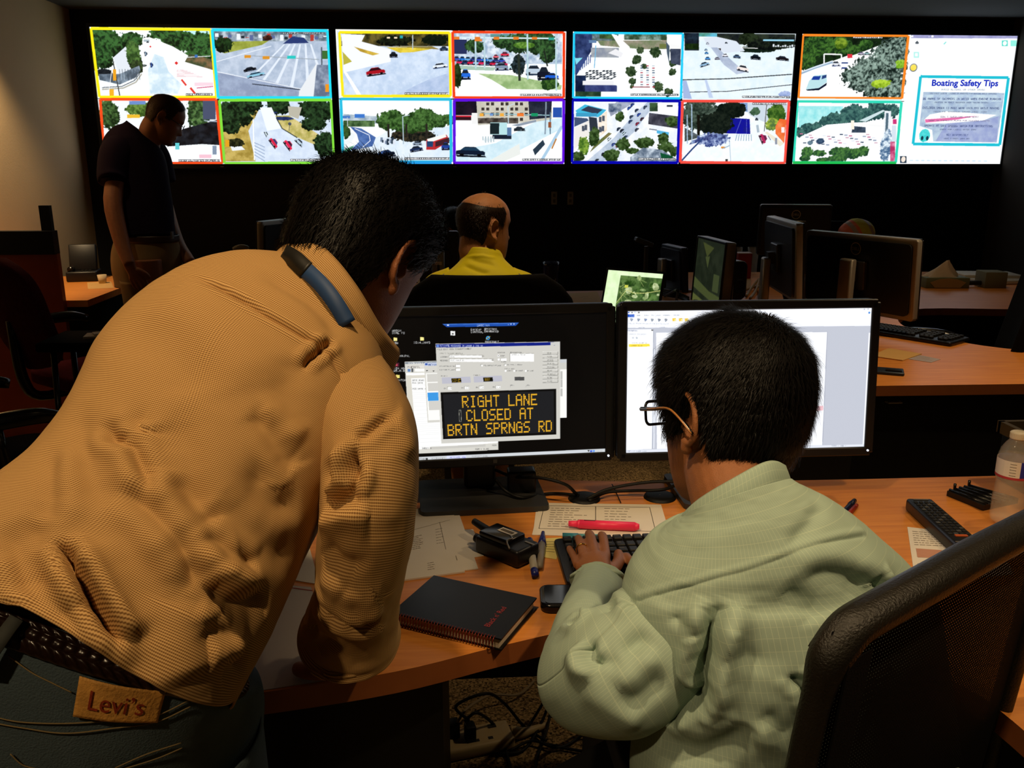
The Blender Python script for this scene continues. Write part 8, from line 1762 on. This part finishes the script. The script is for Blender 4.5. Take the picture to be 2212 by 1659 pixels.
flat('paper_sheet', 'tan note at the left of the yellow shirted man', 'paper', [(895, 593), (911, 588), (913, 606), (903, 612)], .002, M_ENV, z=DZ)
# tissue box with tissue standing up
q = pz(2036, 620, DZ); t = thing('tissue_box', 'green and tan tissue box with a peaked white tissue standing out', 'tissue box', V3(q[0], q[1], DZ), math.radians(-6))
k = 4.9 / FPX
bx = MB().box((0, 0, .03), (.24, .12, .06)).build('box', mat('green_carton', '6a7454', rough=.6), t); bevel(bx, .003)
MB().prism([(-.10, 0), (-.05, .018), (0, .024), (.05, .018), (.10, 0), (.07, -.03), (-.07, -.03)], 0, .001, T=(rotx(PI / 2), V3(0, -.0605, .034))).build('printed_panel', mat('tan_print', 'a88c5c', rough=.6), t)
V = []; nn = 24
for i, (r, z) in enumerate(((.095, .060), (.075, .075), (.05, .10), (.026, .128), (.008, .150), (.002, .153))):
    for k_ in range(nn):
        a = 2 * PI * k_ / nn; rr_ = r * (1 + .22 * math.sin(5 * a + i)); V.append((rr_ * math.cos(a) + .008 * i - .02, rr_ * .5 * math.sin(a), z))
F = [(i * nn + k_, i * nn + (k_ + 1) % nn, (i + 1) * nn + (k_ + 1) % nn, (i + 1) * nn + k_) for i in range(5) for k_ in range(nn)]
mkobj('tissue', V, F, mat('white_tissue', 'cbb69c', rough=.95), t, True)
# binders and papers right of it
for (x0, y0, w_, d_, h_, rz_, m_, lb_, nm_) in ((2088, 603, .34, .22, .035, -.15, 'c0b8a8', 'pale ring binder lying behind the tissue box', 'binder'), (2118, 610, .36, .20, .02, .1, 'a89c84', 'tan folder right of the tissue box', 'folder')):
    q = pz(x0, y0, DZ); t = thing(nm_, lb_, nm_, V3(q[0] + .12, q[1], DZ), rz_); bevel(MB().box((0, 0, h_ / 2 + .0005), (w_, d_, h_)).build('cover', mat('cover_' + m_, m_, rough=.6), t), .003, 2); MB().box((0, 0, h_ / 2 + .0005), (w_ - .01, d_ + .004, h_ * .6)).build('pages', M_PAPER, t)
q = pz(2106, 622, DZ); t = thing('telephone_handset', 'black telephone handset lying on the far desk right of the tissue box', 'handset', V3(q[0] + .04, q[1] + .05, DZ))
MB().tube([(-.10, .02, .030), (-.07, .01, .022), (0, -.02, .024), (.09, -.04, .022), (.12, -.045, .018)], [.022, .016, .013, .015, .017], 12, sub=4).build('grip', M_PLAST, t, True)
q = pz(2140, 622, DZ); t = thing('carton', 'small greenish grey carton by the tall chair back at right', 'box', V3(q[0] + .02, q[1] + .04, DZ), -.1); bevel(MB().box((0, 0, .045), (.12, .12, .09)).build('carton_body', mat('grey_green_card', '6c6c54', rough=.8), t), .002)
# red box, glass cups, speaker, tan card, curled cables between the far monitors
q = pz(1603, 600, DZ); t = thing('box', 'small red box with pale lid on the far desk', 'box', V3(q[0], 5.15, DZ)); s_ = 5.15 / FPX
xx = py_(1603, 590, 5.15); t.location = (xx[0], 5.15, DZ)
bevel(MB().box((0, 0, .075), (.085, .08, .15)).build('carton_body', mat('deep_red_card', '7c1814', rough=.5), t), .002); MB().box((0, 0, .1525), (.088, .083, .004)).build('lid', mat('pale_lid', 'a08c80', rough=.5), t)
for (px_c, lb_) in ((1589, 'left of two empty drinking glasses behind the red box'), (1624, 'right of two empty drinking glasses behind the red box')):
    xx = py_(px_c, 588, 5.32); t = thing('drinking_glass', lb_, 'glass', (xx[0], 5.32, DZ), 0, 'drinking glasses on the far desk')
    MB().lathe([(.001, .004), (.028, .004), (.030, .0), (.034, .14), (.036, .17), (.0345, .17), (.032, .14), (.027, .01)], n=28).build('tumbler', mat('thin_glass', 'dfe8e4', rough=.05, alpha=.12, spec=.8), t, True)
xx = py_(1582, 640, 4.35); t = thing('desktop_speaker', 'black rounded desktop speaker beside the greenish screen', 'speaker', (xx[0], 4.35, DZ), .2)
o_ = MB().prism(rrect(.09, .20, .035, 6, 0, .10), -.06, .06, T=(rotx(PI / 2), V3(0, 0, 0))).build('cabinet', M_PLAST, t); bevel(o_, .006); MB().lathe([(.001, .001), (.030, .002), (.034, .004), (.036, 0)], n=28).build('cone', M_RUB, t, True).rotation_euler = (PI / 2, 0, 0)
t.children[-1].location = (0, -.0605, .07)
flat('card', 'tan card leaning flat behind the cable tangle', 'card', [(1597, 603), (1622, 603), (1622, 622), (1597, 622)], .003, M_CARD)
cable('curled tan cable on the far desk, left loop', [pz(1612, 640, DZ + .01), pz(1625, 620, DZ + .02), pz(1640, 603, DZ + .03), pz(1634, 625, DZ + .02), pz(1620, 645, DZ + .01)], .007, mat('tan_cord', '8c7040', rough=.5))
cable('curled tan cable on the far desk, right loop', [pz(1600, 630, DZ + .01), pz(1630, 620, DZ + .015), pz(1645, 622, DZ + .03), pz(1640, 645, DZ + .01), pz(1655, 660, DZ + .01)], .007, mat('tan_cord', '8c7040', rough=.5))
cable('black cable tangle hanging behind the edge-on monitor', [pd(1678, 585, 3.9), pd(1684, 600, 3.9), pd(1692, 620, 3.88), pd(1698, 640, 3.85), pz(1702, 662, DZ + .01)], .014)
cable('thin glossy black cable beside the tangle', [pd(1674, 590, 3.85), pd(1682, 606, 3.85), pd(1692, 626, 3.82), pz(1696, 655, DZ + .01)], .006, M_GLOSS)
cable('upright black cable loop right of the laptop', [pz(1436, 640, DZ + .006), pz(1450, 632, DZ + .10), pz(1464, 628, DZ + .16), pz(1462, 650, DZ + .02), pz(1480, 655, DZ + .006)], .006)
for k in range(4):
    cable('black cord of the bundle right of the laptop, %s' % ('lowest strand', 'second strand', 'third strand', 'top strand')[k], [pz(1428, 636 - k * 4, DZ + .01 + k * .01), pz(1450, 640 - k * 4, DZ + .015 + k * .01), pz(1470, 644 - k * 3, DZ + .01 + k * .006), pz(1488, 652 - k * 3, DZ + .008)], .006)
# paper pile under the big monitor
flat('paper_sheet', 'curled tan papers between the edge-on monitor and the big monitor back', 'paper', [(1704, 622), (1740, 640), (1744, 655), (1700, 652)], .006, M_ENV)
# striped safety vest over a chair back
xx = pd(1853, 505, 5.0)
ct = task_chair('black office chair beyond the big monitor, striped vest draped over its back', (xx[0], xx[1] + .10, 0), math.radians(175), top=1.06, bw=.42)
b0 = (xx[0], xx[1] + .10 + .30); nv, nu = 60, 90; P = np.zeros((nv, nu + 1, 3))
b1 = V3(xx[0], xx[1] + .02, 0)
for i in range(nv):
    v = i / (nv - 1); an = v * PI * .62
    for j in range(nu + 1):
        a = 2 * PI * j / nu; rr_ = math.sin(min(an, PI / 2)) * .105; P[i, j] = (xx[0] + rr_ * math.cos(a), b1[1] + .34 + rr_ * .85 * math.sin(a), xx[2] + .008 - .10 * (1 - math.cos(an)) + .06)
t = thing('safety_vest', 'orange, lime and grey striped safety vest bundled on a chair back, behind the big monitor', 'safety vest', (xx[0], b1[1] + .34, 1.06))
yo = b1[1] + .34
P = (P - V3(xx[0], yo, 0)); zt = pd(1853, 472, 5.0 + .38)[2]; P[..., 0] *= 1.10; P[..., 2] += zt - P[..., 2].max(); xs = pd(1853, 472, 5.38); P += V3(xs[0], xs[1], 0)
t.location = (xs[0], xs[1], zt - .16)
vc = Cloth(); vc.add(P, 1.0); vc.rough(0, .006, 14); V_ = vc.parts[0][0]
g_ = grid_faces(nv, nu + 1, False); cen = V_.reshape(-1, 3)[g_].mean(1); rx_ = (cen[:, 0] - xs[0]) * 1.0 + (cen[:, 2] - zt) * .5
mi_ = np.where(rx_ < -.095, 0, np.where(rx_ < -.065, 1, np.where(rx_ < -.045, 0, np.where(rx_ < .02, 2, np.where(rx_ < .045, 1, 2)))))
mkobj('vest_cloth', V_.reshape(-1, 3), g_, [mat('vest_orange', 'b8562c', rough=.8), mat('vest_grey', '86705c', rough=.6), mat('vest_lime', '9a9018', rough=.8)], t, True, True, mi=mi_.tolist())
# blue tumbler with pale emblem
xx = py_(1190, 600, 4.5); t = thing('tumbler', 'dark blue insulated tumbler with a pale winged emblem, right of the man in yellow', 'cup', (xx[0] , 4.5, DZ))
hh = py_(1190, 566, 4.5)[2] - DZ
MB().lathe([(.001, .002), (.034, 0), (.036, .01), (.042, hh - .02), (.043, hh), (.039, hh), (.036, hh - .03), (.001, hh - .06)], n=32).build('cup_body', mat('navy_enamel', '0c1448', rough=.25), t, True)
ez_ = hh * .42; em = MB()
for s_ in (-1, 1):
    for k in range(3): em.tube([V3(s_ * .003, -.0425, ez_ - .018 + k * .004), V3(s_ * (.011 + .003 * k), -.0405, ez_ - .006 + k * .006), V3(s_ * (.016 + .002 * k), -.0385, ez_ + .012 + k * .005)], .0014, 5, sub=2)
em.tube([V3(0, -.043, ez_ - .026), V3(0, -.043, ez_ - .016)], .003, 6); em.build('emblem', mat('pale_emblem', 'b8a484', rough=.5), t, True)
# left: spray bottle, small card and cup by the dark monitor
xx = pd(517, 560, 4.3); zt = pd(517, 531, 4.3)[2]; t = thing('spray_bottle', 'blue spray bottle with pale trigger head behind the bent man\u2019s back', 'spray bottle', (xx[0], xx[1], DZ)); hh = zt - DZ
MB().lathe([(.001, .001), (.042, 0), (.045, .01), (.045, hh * .6), (.03, hh * .78), (.014, hh * .86), (.014, hh * .92)], n=28).build('bottle_body', mat('blue_plastic', '1c2c7c', rough=.3), t, True)
MB().tube([(-.025, 0, hh * .94), (0, 0, hh * .97), (.035, 0, hh * .98), (.05, 0, hh * .96)], [.012, .016, .012, .007], 10, sub=3).build('trigger_head', mat('pale_grey_plastic', '9c9484', rough=.5), t, True)
xx = py_(945, 570, 4.62); t = thing('card_holder', 'small pale card on a stand below the dark monitor back', 'card', (xx[0] + .01, 4.36, DZ)); zc = py_(948, 569, 4.36)[2]
MB().box((0, 0, (zc - DZ) / 2), (.012, .012, zc - DZ - .01)).build('stand', M_PLAST, t); MB().box((.0, -.004, zc - DZ), (.035, .004, .016)).build('card', M_PAPER, t)
# desk phone and things on the left workstation
q = pz(205, 603, DZ); t = thing('desk_phone', 'black desk telephone standing on the left workstation', 'telephone', V3(q[0] - .04, min(q[1], 5.3), DZ), .2)
bevel(MB().box((0, 0, .03), (.17, .16, .06)).build('base', M_PLAST, t), .008); bevel(MB().box((0, .03, .13), (.15, .04, .16), R=rotx(-.3)).build('display_panel', M_PLAST, t), .006)
MB().tube([(-.06, -.05, .07), (-.06, 0, .075), (-.06, .06, .09)], [.020, .014, .020], 12, sub=4).build('handset', M_GLOSS, t, True)
kk = MB()
for r in range(4):
    for c_ in range(3): kk.box((.0 + c_ * .02, -.055 + r * .018, .062), (.013, .010, .004))
kk.build('keypad', M_KEY, t)
q = pz(222, 612, DZ); t = thing('paper_cup', 'small pale cup on the left workstation beside the telephone', 'cup', V3(q[0], q[1], DZ)); MB().lathe([(.001, .001), (.020, 0), (.026, .05), (.024, .05), (.019, .003)], n=24).build('cup_body', mat('pale_cup', 'c8b490', rough=.7), t, True)
t, C_ = flat('paper_sheet', 'tan printed sheet at the edge of the left workstation', 'paper', [(188, 610), (240, 608), (246, 622), (190, 624)], .001, M_ENV); sheet_marks(t, C_, textlines(.1, .8, .3, .8, 3, .002, 41), 'text_lines', M_GREYI)
q = pd(207, 722, 3.6); t = thing('stool', 'low black stool carrying white papers, left of the bent man', 'stool', (q[0] - .03, q[1], 0)); zs = q[2] - .008
bevel(MB().box((0, 0, zs - .02), (.32, .28, .04)).build('seat', M_BLKF, t), .01)
for sx in (-1, 1):
    for sy in (-1, 1): MB().cyl((sx * .13, sy * .11, 0), (sx * .11, sy * .09, zs - .04), .012).build('leg', M_GLOSS, t, True)
t2 = thing('paper_stack', 'small white folded papers on the low black stool', 'paper', (q[0] + .02, q[1], zs), .2); MB().box((0, 0, .004), (.12, .09, .008)).build('lower_sheets', M_PAPER, t2); MB().box((.01, .01, .011), (.08, .06, .006), rz=.3).build('upper_sheet', M_PAPER, t2)
